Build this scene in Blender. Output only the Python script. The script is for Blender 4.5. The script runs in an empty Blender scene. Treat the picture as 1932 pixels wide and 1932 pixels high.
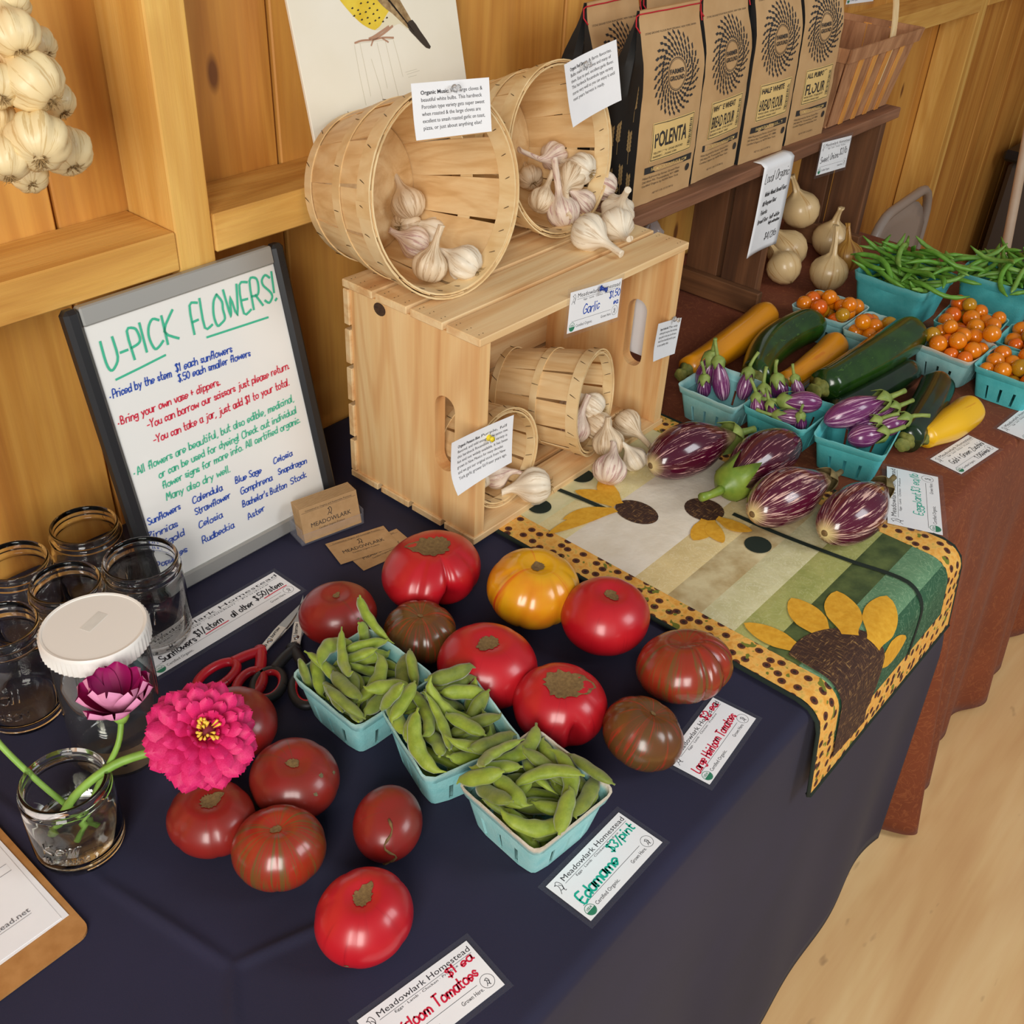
import bpy, bmesh, math, random
from mathutils import Vector, Matrix, noise
from mathutils.geometry import tessellate_polygon

# ------------------------------------------------------------------ camera, world, lights, exposure
SC = bpy.context.scene
COL = SC.collection
PI = math.pi
cam_d = bpy.data.cameras.new('camera')
cam_d.sensor_width = 36.0
cam_d.lens = 36.0 * 1995.0 / 1932.0
cam_d.clip_start = 0.02
cam = bpy.data.objects.new('camera', cam_d)
COL.objects.link(cam)
cam.matrix_world = Matrix(((0.653611, 0.416740, -0.631760, -0.8732),
                           (-0.755376, 0.410948, -0.510420, -0.7709),
                           (0.046908, 0.810832, 0.583396, 0.9004),
                           (0, 0, 0, 1)))
SC.camera = cam
SC.view_settings.view_transform = 'Standard'
SC.view_settings.look = 'None'
SC.view_settings.gamma = 1.0
SC.view_settings.use_curve_mapping = False
SC.view_settings.exposure = -0.16

world = bpy.data.worlds.new('daylight')
SC.world = world
world.use_nodes = True
bg = world.node_tree.nodes['Background']
bg.inputs['Color'].default_value = (0.90, 0.95, 1.0, 1)
bg.inputs['Strength'].default_value = 0.25

SC.cycles.max_bounces = 24
SC.cycles.transmission_bounces = 24
SC.cycles.transparent_max_bounces = 32

def area_light(name, loc, target, sx, sy, power, color):
    d = bpy.data.lights.new(name, 'AREA')
    d.shape = 'RECTANGLE'; d.size = sx; d.size_y = sy
    d.energy = power; d.color = color
    o = bpy.data.objects.new(name, d)
    COL.objects.link(o)
    o.location = loc
    o.rotation_euler = (Vector(target) - Vector(loc)).to_track_quat('-Z', 'Y').to_euler()
    return o
# daylight through the open shed door and the windows behind and beside the photographer
area_light('door_daylight', (-2.3, -1.7, 1.30), (0.0, 0.0, 0.1), 1.0, 1.7, 80, (1.0, 0.96, 0.90))
area_light('window_daylight', (0.9, -2.3, 1.6), (0.3, -0.2, 0.0), .9, 1.1, 27, (0.95, 0.98, 1.0))

# ------------------------------------------------------------------ helpers
def lin(c):
    return tuple(((x / 255.0) / 12.92 if x / 255.0 <= 0.04045 else ((x / 255.0 + 0.055) / 1.055) ** 2.4) for x in c) + (1.0,)

class G:
    """a small mesh collector"""
    def __init__(s):
        s.v = []; s.f = []; s.m = []
    def add(s, vs, fs, mi=0):
        o = len(s.v)
        s.v += [tuple(p) for p in vs]
        for f in fs:
            s.f.append(tuple(i + o for i in f)); s.m.append(mi)
        return s
    def box(s, x0, x1, y0, y1, z0, z1, mi=0):
        vs = [(x, y, z) for x in (x0, x1) for y in (y0, y1) for z in (z0, z1)]
        return s.add(vs, [(0, 1, 3, 2), (4, 6, 7, 5), (0, 4, 5, 1), (2, 3, 7, 6), (0, 2, 6, 4), (1, 5, 7, 3)], mi)
    def bbox(s, x0, x1, y0, y1, z0, z1, b=0.0015, mi=0):
        """box with chamfered edges"""
        b = min(b, (x1-x0)*.45, (y1-y0)*.45, (z1-z0)*.45)
        bm = bmesh.new()
        bmesh.ops.create_cube(bm, size=1.0)
        for q in bm.verts:
            q.co = Vector(((x0+x1)/2 + q.co.x*(x1-x0), (y0+y1)/2 + q.co.y*(y1-y0), (z0+z1)/2 + q.co.z*(z1-z0)))
        bmesh.ops.bevel(bm, geom=bm.edges[:], offset=b, segments=1, affect='EDGES', profile=0.5)
        bm.verts.index_update()
        s.add([q.co[:] for q in bm.verts], [[q.index for q in f.verts] for f in bm.faces], mi)
        bm.free()
        return s
    def tube(s, pts, rad, n=8, mi=0, caps=True, flat=1.0, up=None):
        pts = [Vector(p) for p in pts]
        if not isinstance(rad, (list, tuple)): rad = [rad] * len(pts)
        t0 = (pts[1] - pts[0]).normalized()
        u = Vector(up) if up else (Vector((0, 0, 1)) if abs(t0.z) < .9 else Vector((1, 0, 0)))
        u = (u - t0 * u.dot(t0)).normalized()
        vs = []
        for i, p in enumerate(pts):
            a = pts[max(0, i-1)]; b = pts[min(len(pts)-1, i+1)]
            t = (b - a).normalized()
            u = (u - t * u.dot(t)).normalized()
            w = t.cross(u)
            for k in range(n):
                th = 2*PI*k/n
                vs.append(p + (w*math.cos(th) + u*math.sin(th)*flat) * rad[i])
        fs = []
        for i in range(len(pts)-1):
            for k in range(n):
                k2 = (k+1) % n
                fs.append((i*n+k, i*n+k2, (i+1)*n+k2, (i+1)*n+k))
        if caps:
            fs.append(tuple(range(n-1, -1, -1)))
            fs.append(tuple(range((len(pts)-1)*n, len(pts)*n)))
        return s.add(vs, fs, mi)
    def lathe(s, prof, n=32, mi=0, mod=None, close=False, bend=None):
        """prof: list of (r, z); a radius of ~0 closes into a pole"""
        vs = []; rows = []
        for i, (r, z) in enumerate(prof):
            if r < 1e-6:
                p = Vector((0, 0, z))
                if bend: p = bend(p)
                rows.append([len(vs)]); vs.append(p)
            else:
                row = []
                for k in range(n):
                    th = 2*PI*k/n
                    p = Vector((r*math.cos(th), r*math.sin(th), z))
                    if mod: p = mod(p, th, i/(len(prof)-1))
                    if bend: p = bend(p)
                    row.append(len(vs)); vs.append(p)
                rows.append(row)
        fs = []
        rr = list(zip(rows[:-1], rows[1:])) + ([(rows[-1], rows[0])] if close else [])
        for a, b in rr:
            if len(a) == 1 and len(b) == 1: continue
            for k in range(n):
                k2 = (k+1) % n
                if len(a) == 1: fs.append((a[0], b[k2], b[k]))
                elif len(b) == 1: fs.append((a[k], a[k2], b[0]))
                else: fs.append((a[k], a[k2], b[k2], b[k]))
        return s.add(vs, fs, mi)
    def grid(s, fn, nu, nv, mi=0, closed_u=False, skip=None):
        vs = [fn(i/(nu if closed_u else nu-1), j/(nv-1)) for j in range(nv) for i in range(nu)]
        fs = []
        for j in range(nv-1):
            for i in range(nu if closed_u else nu-1):
                if skip and skip(i, j): continue
                i2 = (i+1) % nu
                fs.append((j*nu+i, j*nu+i2, (j+1)*nu+i2, (j+1)*nu+i))
        return s.add(vs, fs, mi)
    def prism(s, outer, holes=(), t=0.01, mi=0, place=None):
        """2D outline (with holes) extruded by t along +z; place maps (x,y,z) to the final point"""
        loops = [list(outer)] + [list(h) for h in holes]
        flat = [p for l in loops for p in l]
        tri = tessellate_polygon([[Vector((p[0], p[1], 0)) for p in l] for l in loops])
        n = len(flat)
        vs = [(p[0], p[1], 0) for p in flat] + [(p[0], p[1], t) for p in flat]
        fs = []
        for a, b, c in tri:
            A, B, Cc = flat[a], flat[b], flat[c]
            if (B[0]-A[0])*(Cc[1]-A[1]) - (B[1]-A[1])*(Cc[0]-A[0]) < 0: b, c = c, b
            fs.append((c, b, a)); fs.append((a+n, b+n, c+n))
        o = 0
        for l in loops:
            m = len(l)
            ar = sum(l[k][0]*l[(k+1) % m][1] - l[(k+1) % m][0]*l[k][1] for k in range(m))
            for k in range(m):
                i, j = o+k, o+(k+1) % m
                f = (i, j, j+n, i+n)
                inner = l is not loops[0]
                if (ar < 0) != inner: f = f[::-1]
                fs.append(f)
            o += m
        if place: vs = [place(*p) for p in vs]
        return s.add(vs, fs, mi)
    def poly(s, pts, place, mi=0):
        tri = tessellate_polygon([[Vector((p[0], p[1], 0)) for p in pts]])
        fs = []
        for a, b, c in tri:
            A, B, Cc = pts[a], pts[b], pts[c]
            if (B[0]-A[0])*(Cc[1]-A[1]) - (B[1]-A[1])*(Cc[0]-A[0]) < 0: b, c = c, b
            fs.append((a, b, c))
        return s.add([place(p[0], p[1]) for p in pts], fs, mi)
    def ribbon(s, pts, w, place, mi=0):
        """flat line of width w through 2D points"""
        n = len(pts); vs = []
        for i in range(n):
            a = pts[max(0, i-1)]; b = pts[min(n-1, i+1)]
            dx, dy = b[0]-a[0], b[1]-a[1]
            l = math.hypot(dx, dy) or 1e-9
            nx, ny = -dy/l*w/2, dx/l*w/2
            ex = (dx/l*w*.35, dy/l*w*.35) if i == n-1 else ((-dx/l*w*.35, -dy/l*w*.35) if i == 0 else (0, 0))
            p = (pts[i][0]+ex[0], pts[i][1]+ex[1])
            vs.append(place(p[0]-nx, p[1]-ny)); vs.append(place(p[0]+nx, p[1]+ny))
        return s.add(vs, [(2*i, 2*i+2, 2*i+3, 2*i+1) for i in range(n-1)], mi)
    def xf(s, M):
        s.v = [tuple(M @ Vector(p)) for p in s.v]
        return s
    def mesh(s, name, mats, smooth=True):
        me = bpy.data.meshes.new(name)
        me.from_pydata(s.v, [], s.f)
        if not isinstance(mats, (list, tuple)): mats = [mats]
        for m in mats: me.materials.append(m)
        me.polygons.foreach_set('material_index', s.m)
        me.polygons.foreach_set('use_smooth', [smooth] * len(s.f))
        me.validate()
        me.update()
        return me
    def obj(s, name, mats, parent=None, smooth=True, sharp=None):
        me = s.mesh(name, mats, smooth)
        if sharp is not None and smooth:
            me.set_sharp_from_angle(angle=math.radians(sharp))
        return link(name, me, parent)

def link(name, me, parent=None, M=None):
    o = bpy.data.objects.new(name, me)
    COL.objects.link(o)
    if parent: o.parent = parent
    if M is not None: o.matrix_basis = M
    return o
def tag(o, label, cat, group=None):
    o['label'] = label; o['category'] = cat
    if group: o['group'] = group
    return o
def thing(name, label, cat, M=None, group=None):
    return tag(link(name, None, None, M), label, cat, group)
def struct(o):
    o['kind'] = 'structure'
    return o
def copy_tree(o, M, label=None, parent=None):
    c = o.copy(); COL.objects.link(c); c.parent = parent
    if M is not None: c.matrix_basis = M
    if label: c['label'] = label
    for ch in o.children: copy_tree(ch, None, None, c)
    return c
def T(x, y, z): return Matrix.Translation((x, y, z))
def RZ(a): return Matrix.Rotation(math.radians(a), 4, 'Z')
def RX(a): return Matrix.Rotation(math.radians(a), 4, 'X')
def RY(a): return Matrix.Rotation(math.radians(a), 4, 'Y')
def frame(o, zdir, xhint=(1, 0, 0)):
    """matrix at o whose local z points along zdir"""
    z = Vector(zdir).normalized(); x = Vector(xhint)
    if abs(x.normalized().dot(z)) > .97: x = Vector((0, 1, 0.3))
    x = (x - z*x.dot(z)).normalized(); y = z.cross(x)
    return Matrix(((x.x, y.x, z.x, o[0]), (x.y, y.y, z.y, o[1]), (x.z, y.z, z.z, o[2]), (0, 0, 0, 1)))
def planar(o, ax, ay, lift=0.0004):
    """2D -> 3D placement on a flat sheet with origin o"""
    o = Vector(o); ax = Vector(ax).normalized(); ay = Vector(ay).normalized(); n = ax.cross(ay).normalized()
    return lambda x, y, z=0.0: tuple(o + ax*x + ay*y + n*(lift+z))
def smooth_path(pts, k=4):
    if len(pts) < 3: return [tuple(p) for p in pts]
    out = []
    n = len(pts); d = len(pts[0])
    for i in range(n-1):
        p0 = pts[max(0, i-1)]; p1 = pts[i]; p2 = pts[i+1]; p3 = pts[min(n-1, i+2)]
        for q in range(k):
            t = q/k
            out.append(tuple(.5*((2*p1[c]) + (-p0[c]+p2[c])*t + (2*p0[c]-5*p1[c]+4*p2[c]-p3[c])*t*t + (-p0[c]+3*p1[c]-3*p2[c]+p3[c])*t**3) for c in range(d)))
    out.append(tuple(pts[-1]))
    return out
def sstep(a, b, x):
    t = max(0.0, min(1.0, (x-a)/(b-a))); return t*t*(3-2*t)

# ------------------------------------------------------------------ lettering
STROKES = {
'A': (5, '02 29 52|14 44'), 'B': (5, '02 09 38 37 36 05|05 35 44 43 32 02'), 'C': (5, '58 39 18 06 04 12 32 53'), 'D': (5, '02 09|09 48 56 54 42 02'),
'E': (4, '49 09 02 42|05 35'), 'F': (4, '49 09 02|05 35'), 'G': (5, '58 39 18 06 04 12 32 53 55 35'), 'H': (5, '02 09|52 59|05 55'), 'I': (1, '02 09'),
'J': (4, '49 43 22 12 03'), 'K': (5, '02 09|59 05 52'), 'L': (4, '09 02 42'), 'M': (6, '02 19 34 59 62'), 'N': (5, '02 09 52 59'), 'O': (5, '39 18 06 04 12 32 53 55 57 39'),
'P': (4, '02 09 39 48 46 35 05'), 'Q': (5, '39 18 06 04 12 32 53 55 57 39|34 51'), 'R': (5, '02 09 39 48 46 35 05|25 52'), 'S': (4, '48 29 08 07 16 35 44 43 22 03'),
'T': (5, '09 59|29 22'), 'U': (5, '09 04 12 32 54 59'), 'V': (5, '09 22 59'), 'W': (7, '09 22 37 52 79'), 'X': (5, '09 52|02 59'), 'Y': (5, '09 26 59|26 22'), 'Z': (5, '09 59 02 52'),
'a': (4, '46 16 05 03 12 32 45|46 43 52'), 'b': (4, '09 02|04 16 36 44 43 22 03'), 'c': (3, '35 26 05 03 12 33'), 'd': (4, '45 26 05 03 12 33|49 42'), 'e': (4, '04 44 45 26 05 03 12 33'),
'f': (3, '38 29 17 12|05 35'), 'g': (4, '45 26 05 04 13 34|46 41 20 01'), 'h': (4, '09 02|04 26 45 42'), 'i': (1, '06 02|08 08'), 'j': (3, '26 21 10 00|28 28'), 'k': (4, '09 02|36 04 42'),
'l': (1, '09 02'), 'm': (6, '06 02|04 16 35 32|34 46 65 62'), 'n': (4, '06 02|04 26 45 42'), 'o': (4, '26 05 03 12 32 43 45 26'), 'p': (4, '06 00|05 26 45 43 22 03'), 'q': (4, '45 26 05 03 22 43|46 40'),
'r': (3, '06 02|04 16 36'), 's': (3, '35 16 05 14 33 22 03'), 't': (3, '19 13 22 32|06 36'), 'u': (4, '06 03 22 43|46 42'), 'v': (4, '06 22 46'), 'w': (6, '06 12 35 52 66'), 'x': (4, '06 42|02 46'),
'y': (4, '06 23|46 10'), 'z': (4, '06 46 02 42'),
'0': (4, '29 07 04 22 44 47 29'), '1': (2, '07 19 12'), '2': (4, '07 29 47 46 02 42'), '3': (4, '08 29 47 26 44 22 03'), '4': (4, '39 04 44|39 32'), '5': (4, '49 09 06 36 44 22 03'),
'6': (4, '39 05 12 33 45 05'), '7': (4, '09 49 12'), '8': (4, '29 07 44 22 04 47 29'), '9': (4, '47 29 07 26 47 42'),
'$': (4, '48 29 08 17 35 43 22 03|21 29'), '.': (1, '02 02'), ',': (1, '12 01'), '!': (1, '09 04|02 02'), '-': (3, '05 35'), '+': (3, '05 35|17 13'), '/': (3, '01 39'), "'": (1, '09 07'), '&': (4, '42 08 29 27 04 22 43'), '*': (2, '05 05'),
' ': (2.4, '')}
_rs = random.Random(5)
def handwrite(g, text, p0, p1, cap, pen, place, mi=0, wob=.18, slant=.1):
    """single-stroke lettering running from p0 to p1 (2D), capitals cap high"""
    x = 0; items = []
    for ch in text:
        w, st = STROKES.get(ch, (3, ''))
        items.append((x, st)); x += w + 1.5
    tot = max(x-1.5, 1)
    dx, dy = p1[0]-p0[0], p1[1]-p0[1]
    L = math.hypot(dx, dy); ux, uy = dx/L, dy/L
    sx = L/tot; sy = cap/7.0
    for ox, st in items:
        if not st: continue
        jy = _rs.uniform(-wob, wob)*2
        for s_ in st.split('|'):
            pts = [(int(q[0]) + _rs.uniform(-wob, wob), int(q[1])-2 + _rs.uniform(-wob, wob) + jy) for q in s_.split()]
            if len(pts) == 2 and abs(pts[0][0]-pts[1][0])+abs(pts[0][1]-pts[1][1]) < 1.2:
                pts[1] = (pts[0][0]+.7, pts[0][1]+.3)
            P = []
            for (a, b) in pts:
                lx = (ox+a)*sx + b*sy*slant; ly = b*sy
                P.append((p0[0] + ux*lx - uy*ly, p0[1] + uy*lx + ux*ly))
            g.ribbon(smooth_path(P, 3) if len(P) > 2 else P, pen, place, mi)
_tc = {}
def printed(g, text, p0, size, place, mi=0, width=None, ang=0.0, bold=0.0, align='L', sx=1.0):
    """type-set text on a flat sheet; width stretches it to a given run"""
    key = (text, bold)
    if key not in _tc:
        cu = bpy.data.curves.new('print', 'FONT')
        cu.body = text; cu.size = 1.0; cu.resolution_u = 2; cu.offset = bold
        ob = bpy.data.objects.new('print', cu)
        me = bpy.data.meshes.new_from_object(ob)
        me.calc_loop_triangles()
        vs = [(v.co.x, v.co.y) for v in me.vertices]
        fs = [tuple(p.vertices) for p in me.polygons]
        bpy.data.objects.remove(ob); bpy.data.curves.remove(cu); bpy.data.meshes.remove(me)
        _tc[key] = (vs, fs)
    vs, fs = _tc[key]
    if not vs: return
    x1 = max(v[0] for v in vs); x0 = min(v[0] for v in vs)
    kx = size*sx if width is None else width/(x1-x0)
    off = 0 if align == 'L' else -(x1+x0)/2*kx
    c, s_ = math.cos(ang), math.sin(ang)
    out = []
    for (a, b) in vs:
        lx, ly = a*kx+off, b*size
        out.append(place(p0[0]+c*lx-s_*ly, p0[1]+s_*lx+c*ly))
    g.add(out, fs, mi)
def circle(cx, cy, r, n=20, ry=None):
    ry = ry or r
    return [(cx+r*math.cos(2*PI*k/n), cy+ry*math.sin(2*PI*k/n)) for k in range(n)]
# ------------------------------------------------------------------ materials
class NT:
    def __init__(s, name):
        s.m = bpy.data.materials.new(name); s.m.use_nodes = True
        s.t = s.m.node_tree; s.b = s.t.nodes['Principled BSDF']; s.out = s.t.nodes['Material Output']
    def n(s, typ, **kw):
        nd = s.t.nodes.new('ShaderNode'+typ)
        for k, v in kw.items():
            if k in nd.inputs.keys(): s.set(nd.inputs[k], v)
            else: setattr(nd, k, v)
        return nd
    def set(s, inp, v):
        if isinstance(v, bpy.types.NodeSocket): s.t.links.new(v, inp)
        else: inp.default_value = v
    def i(s, **kw):
        for k, v in kw.items(): s.set(s.b.inputs[k.replace('_', ' ')], v)
    def co(s, scale=(1, 1, 1), rand=0.0, kind='Object'):
        tc = s.n('TexCoord')
        mp = s.n('Mapping'); s.t.links.new(tc.outputs[kind], mp.inputs['Vector'])
        mp.inputs['Scale'].default_value = scale
        if rand:
            oi = s.n('ObjectInfo'); mu = s.n('Math', operation='MULTIPLY'); s.t.links.new(oi.outputs['Random'], mu.inputs[0]); mu.inputs[1].default_value = rand
            cb = s.n('CombineXYZ')
            for k in range(3): s.t.links.new(mu.outputs[0], cb.inputs[k])
            s.t.links.new(cb.outputs[0], mp.inputs['Location'])
        return mp.outputs[0]
    def noise(s, vec, scale, detail=3.0, rough=.55, dist=0.0):
        return s.n('TexNoise', Vector=vec, Scale=scale, Detail=detail, Roughness=rough, Distortion=dist).outputs['Fac']
    def ramp(s, fac, stops):
        r = s.n('ValToRGB'); s.t.links.new(fac, r.inputs[0])
        el = r.color_ramp.elements
        while len(el) < len(stops): el.new(0.5)
        for e, (p, c) in zip(el, stops):
            e.position = p; e.color = c if len(c) == 4 else lin(c)
        return r.outputs[0]
    def mix(s, fac, a, b, mode='MIX'):
        m = s.n('Mix', data_type='RGBA', blend_type=mode)
        s.set(m.inputs[0], fac); s.set(m.inputs[6], a); s.set(m.inputs[7], b)
        return m.outputs[2]
    def mth(s, op, a, b=None):
        m = s.n('Math', operation=op); s.set(m.inputs[0], a)
        if b is not None: s.set(m.inputs[1], b)
        return m.outputs[0]
    def bump(s, h, strength=.3, dist=.002):
        b = s.n('Bump', Strength=strength, Distance=dist, Height=h)
        s.set(s.b.inputs['Normal'], b.outputs[0])
    def polar(s, k=1.0, kz=1.0, rand=0.0):
        """direction around the local z axis, plus height: streaks that run pole to pole"""
        tc = s.n('TexCoord'); sp = s.n('SeparateXYZ'); s.t.links.new(tc.outputs['Object'], sp.inputs[0])
        x, y, z = sp.outputs
        r = s.mth('SQRT', s.mth('ADD', s.mth('MULTIPLY', x, x), s.mth('MULTIPLY', y, y)))
        r = s.mth('ADD', r, 1e-4)
        cb = s.n('CombineXYZ')
        s.t.links.new(s.mth('MULTIPLY', s.mth('DIVIDE', x, r), k), cb.inputs[0])
        s.t.links.new(s.mth('MULTIPLY', s.mth('DIVIDE', y, r), k), cb.inputs[1])
        zz = s.mth('MULTIPLY', z, kz)
        if rand:
            oi = s.n('ObjectInfo'); zz = s.mth('ADD', zz, s.mth('MULTIPLY', oi.outputs['Random'], rand))
        s.t.links.new(zz, cb.inputs[2])
        return cb.outputs[0], z, r

def plain(name, c, rough=.5, **kw):
    k = NT(name); k.i(Base_Color=lin(c) if len(c) == 3 else c, Roughness=rough, **kw); return k.m
def tinted(name, c, c2, rough=.5, scale=30, bump=0.0, **kw):
    k = NT(name); v = k.co(rand=20.0)
    f = k.noise(v, scale, 4)
    k.i(Base_Color=k.ramp(f, [(.3, c), (.7, c2)]), Roughness=rough, **kw)
    if bump: k.bump(k.noise(v, scale*4, 3), bump, .001)
    return k.m
def wood(name, light, mid, dark, axis=2, across=14.0, along=1.0, rough=.6, knots=True, bump=.25, fuzz=.35, rings=95.0):
    k = NT(name)
    sc = [across]*3; sc[axis] = along
    v = k.co(tuple(sc), rand=40.0)
    f = k.noise(v, 1.0, 3.0, .6, 1.3)
    col = k.ramp(f, [(.28, dark), (.45, mid), (.62, light), (.8, mid)])
    sc1 = [across*.32]*3; sc1[axis] = along*.42
    fr = k.noise(k.co(tuple(sc1), rand=40.0), 1.0, 2.0, .45, .35)
    gl = k.mth('SINE', k.mth('MULTIPLY', fr, rings))
    col = k.mix(k.mth('MULTIPLY', k.ramp(gl, [(.15, (0, 0, 0, 1)), (.95, (1, 1, 1, 1))]), .34), col, lin(dark))
    sc2 = [across*14]*3; sc2[axis] = along*5
    f2 = k.noise(k.co(tuple(sc2), rand=40.0), 1.0, 3.0, .6)
    col = k.mix(fuzz, col, k.ramp(f2, [(.35, dark), (.65, light)]), 'SOFT_LIGHT')
    if knots:
        sc3 = [6.5]*3; sc3[axis] = 2.6
        vo = k.n('TexVoronoi', Vector=k.co(tuple(sc3), rand=90.0), Scale=1.0)
        kf = k.ramp(vo.outputs['Distance'], [(.035, (1, 1, 1, 1)), (.07, (0, 0, 0, 1))])
        col = k.mix(kf, col, tuple(lin((118, 70, 30))))
    k.i(Base_Color=col, Roughness=rough)
    k.bump(f2, bump, .001)
    return k.m

M = {}
M['wall'] = wood('pine boards', (220, 172, 94), (204, 152, 76), (170, 114, 50), 2, 9, .7, .55)
M['stud'] = wood('rough sawn stud', (230, 190, 114), (218, 174, 96), (194, 146, 72), 2, 16, 1.6, .7, False, .5)
M['rail'] = wood('rough sawn rail', (226, 184, 108), (212, 166, 90), (188, 138, 66), 0, 16, 1.6, .7, False, .5)
M['crate_x'] = wood('crate pine slat', (240, 212, 168), (231, 196, 148), (204, 156, 106), 0, 22, 1.2, .55, False, .2, .3)
M['crate_z'] = wood('crate pine panel', (240, 206, 156), (230, 188, 134), (204, 148, 94), 2, 15, 1.6, .55, False, .2, .3)
M['old_x'] = wood('old plank', (168, 126, 96), (146, 104, 76), (104, 70, 48), 0, 16, 1.2, .7, True, .5)
M['old_z'] = wood('old board', (134, 92, 58), (112, 74, 44), (80, 50, 28), 2, 12, 1.0, .7, True, .4)
M['old_y'] = wood('old crosspiece', (140, 98, 62), (118, 80, 48), (84, 54, 30), 1, 16, 1.2, .7, True, .4)
M['veneer'] = wood('basket veneer', (238, 208, 162), (228, 193, 144), (208, 168, 116), 2, 26, 2.5, .5, False, .12, .25)
M['hoop'] = wood('basket hoop', (240, 214, 170), (232, 202, 154), (216, 180, 128), 2, 14, 6, .5, False, .12, .25)
M['splint'] = wood('splint basket', (196, 152, 114), (178, 134, 98), (146, 104, 72), 2, 26, 2.5, .6, False, .2)
M['splint_light'] = wood('splint light', (226, 172, 98), (212, 154, 82), (190, 130, 64), 2, 30, 2.5, .55, False, .2)
M['staple'] = plain('wire staple', (96, 74, 50), .4, Metallic=.6)
M['paper'] = tinted('white paper', (238, 238, 240), (246, 246, 247), .6, 12)
M['cream'] = tinted('drawing paper', (236, 228, 206), (243, 237, 220), .6, 6)
M['ink'] = plain('black ink', (42, 40, 46), .6)
M['ink_grey'] = plain('grey ink', (112, 110, 114), .6)
M['ink_red'] = plain('red marker', (214, 26, 62), .5)
M['ink_teal'] = plain('teal marker', (14, 176, 150), .5)
M['ink_green'] = plain('green dry marker', (64, 186, 148), .5)
M['ink_blue'] = plain('blue marker', (24, 74, 178), .5)
M['seal'] = plain('green seal ink', (46, 128, 96), .5)
M['black_plastic'] = plain('black plastic', (30, 31, 34), .42)
M['grey_metal'] = plain('grey painted metal', (168, 168, 164), .42, Metallic=.35)
M['whiteboard'] = plain('whiteboard enamel', (236, 236, 232), .2, Coat_Weight=.4)
def film(name, tint, dens, rough=.12):
    k = NT(name); k.i(Base_Color=lin(tint), Roughness=rough)
    tr = k.n('BsdfTransparent'); mx = k.n('MixShader'); mx.inputs[0].default_value = dens
    k.t.links.new(tr.outputs[0], mx.inputs[1]); k.t.links.new(k.b.outputs[0], mx.inputs[2]); k.t.links.new(mx.outputs[0], k.out.inputs[0])
    return k.m
M['film'] = film('laminate film', (140, 142, 148), .06)
M['bagfilm'] = film('clear plastic bag', (214, 216, 222), .3)
M['acrylic'] = film('clear acrylic', (200, 200, 212), .10, .05)
def thin_glass(name, tint, ior=1.5, edge=.5):
    k = NT(name)
    tr = k.n('BsdfTransparent'); gl = k.n('BsdfGlossy', Roughness=.03)
    lw = k.n('LayerWeight', Blend=.25)
    k.t.links.new(k.mix(k.mth('MULTIPLY', lw.outputs['Facing'], edge), (1, 1, 1, 1), lin(tint)), tr.inputs['Color'])
    lf = k.n('LayerWeight', Blend=.5); fr = k.mth('ADD', k.mth('MULTIPLY', k.mth('POWER', lf.outputs['Facing'], 3.0), .85), .06); mx = k.n('MixShader')
    k.t.links.new(fr, mx.inputs[0]); k.t.links.new(tr.outputs[0], mx.inputs[1]); k.t.links.new(gl.outputs[0], mx.inputs[2]); k.t.links.new(mx.outputs[0], k.out.inputs[0])
    df = k.n('BsdfDiffuse', Color=(.9, .92, .9, 1)); m2 = k.n('MixShader'); m2.inputs[0].default_value = .012
    k.t.links.new(mx.outputs[0], m2.inputs[1]); k.t.links.new(df.outputs[0], m2.inputs[2]); k.t.links.new(m2.outputs[0], k.out.inputs[0])
    return k.m
M['glass'] = plain('jar glass', (252, 253, 252), .015, Transmission_Weight=1.0, IOR=1.42)
M['water'] = plain('water', (252, 252, 240), .0, Transmission_Weight=1.0, IOR=1.33)
M['lid'] = plain('white plastic lid', (236, 233, 226), .4)
M['clear_pin'] = plain('clear pin', (240, 240, 240), .08, Transmission_Weight=.8, IOR=1.4)
M['blue_pin'] = plain('blue pin', (24, 58, 146), .25)
M['yellow_pin'] = plain('yellow pin', (240, 214, 40), .3)
M['steel'] = plain('steel', (170, 172, 176), .3, Metallic=1.0)
M['tape'] = tinted('masking tape', (214, 212, 204), (226, 224, 216), .6, 60)
M['scissor_red'] = plain('red handle plastic', (186, 22, 40), .28)
M['scissor_black'] = plain('black handle grip', (28, 28, 30), .5)
M['kraft_card'] = tinted('kraft card', (176, 140, 96), (188, 152, 108), .8, 90)
M['kraft'] = tinted('kraft bag paper', (186, 146, 98), (202, 164, 116), .65, 14, .15)
M['bag_black'] = plain('bag gusset black', (30, 30, 30), .6)
M['bag_label'] = plain('label cream', (226, 192, 124), .6)
M['bag_ink'] = plain('bag ink', (44, 42, 42), .6)
M['wheat'] = plain('wheat print', (158, 132, 88), .6)
M['thread'] = plain('red thread', (190, 26, 40), .7)
M['hardboard'] = tinted('clipboard hardboard', (168, 116, 62), (188, 136, 80), .5, 60)
M['chair'] = plain('beige chair paint', (164, 148, 136), .35)
M['pole'] = tinted('pale wooden pole', (214, 188, 160), (226, 202, 176), .5, 20)
M['grey_panel'] = plain('grey bin', (84, 76, 70), .6)

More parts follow.
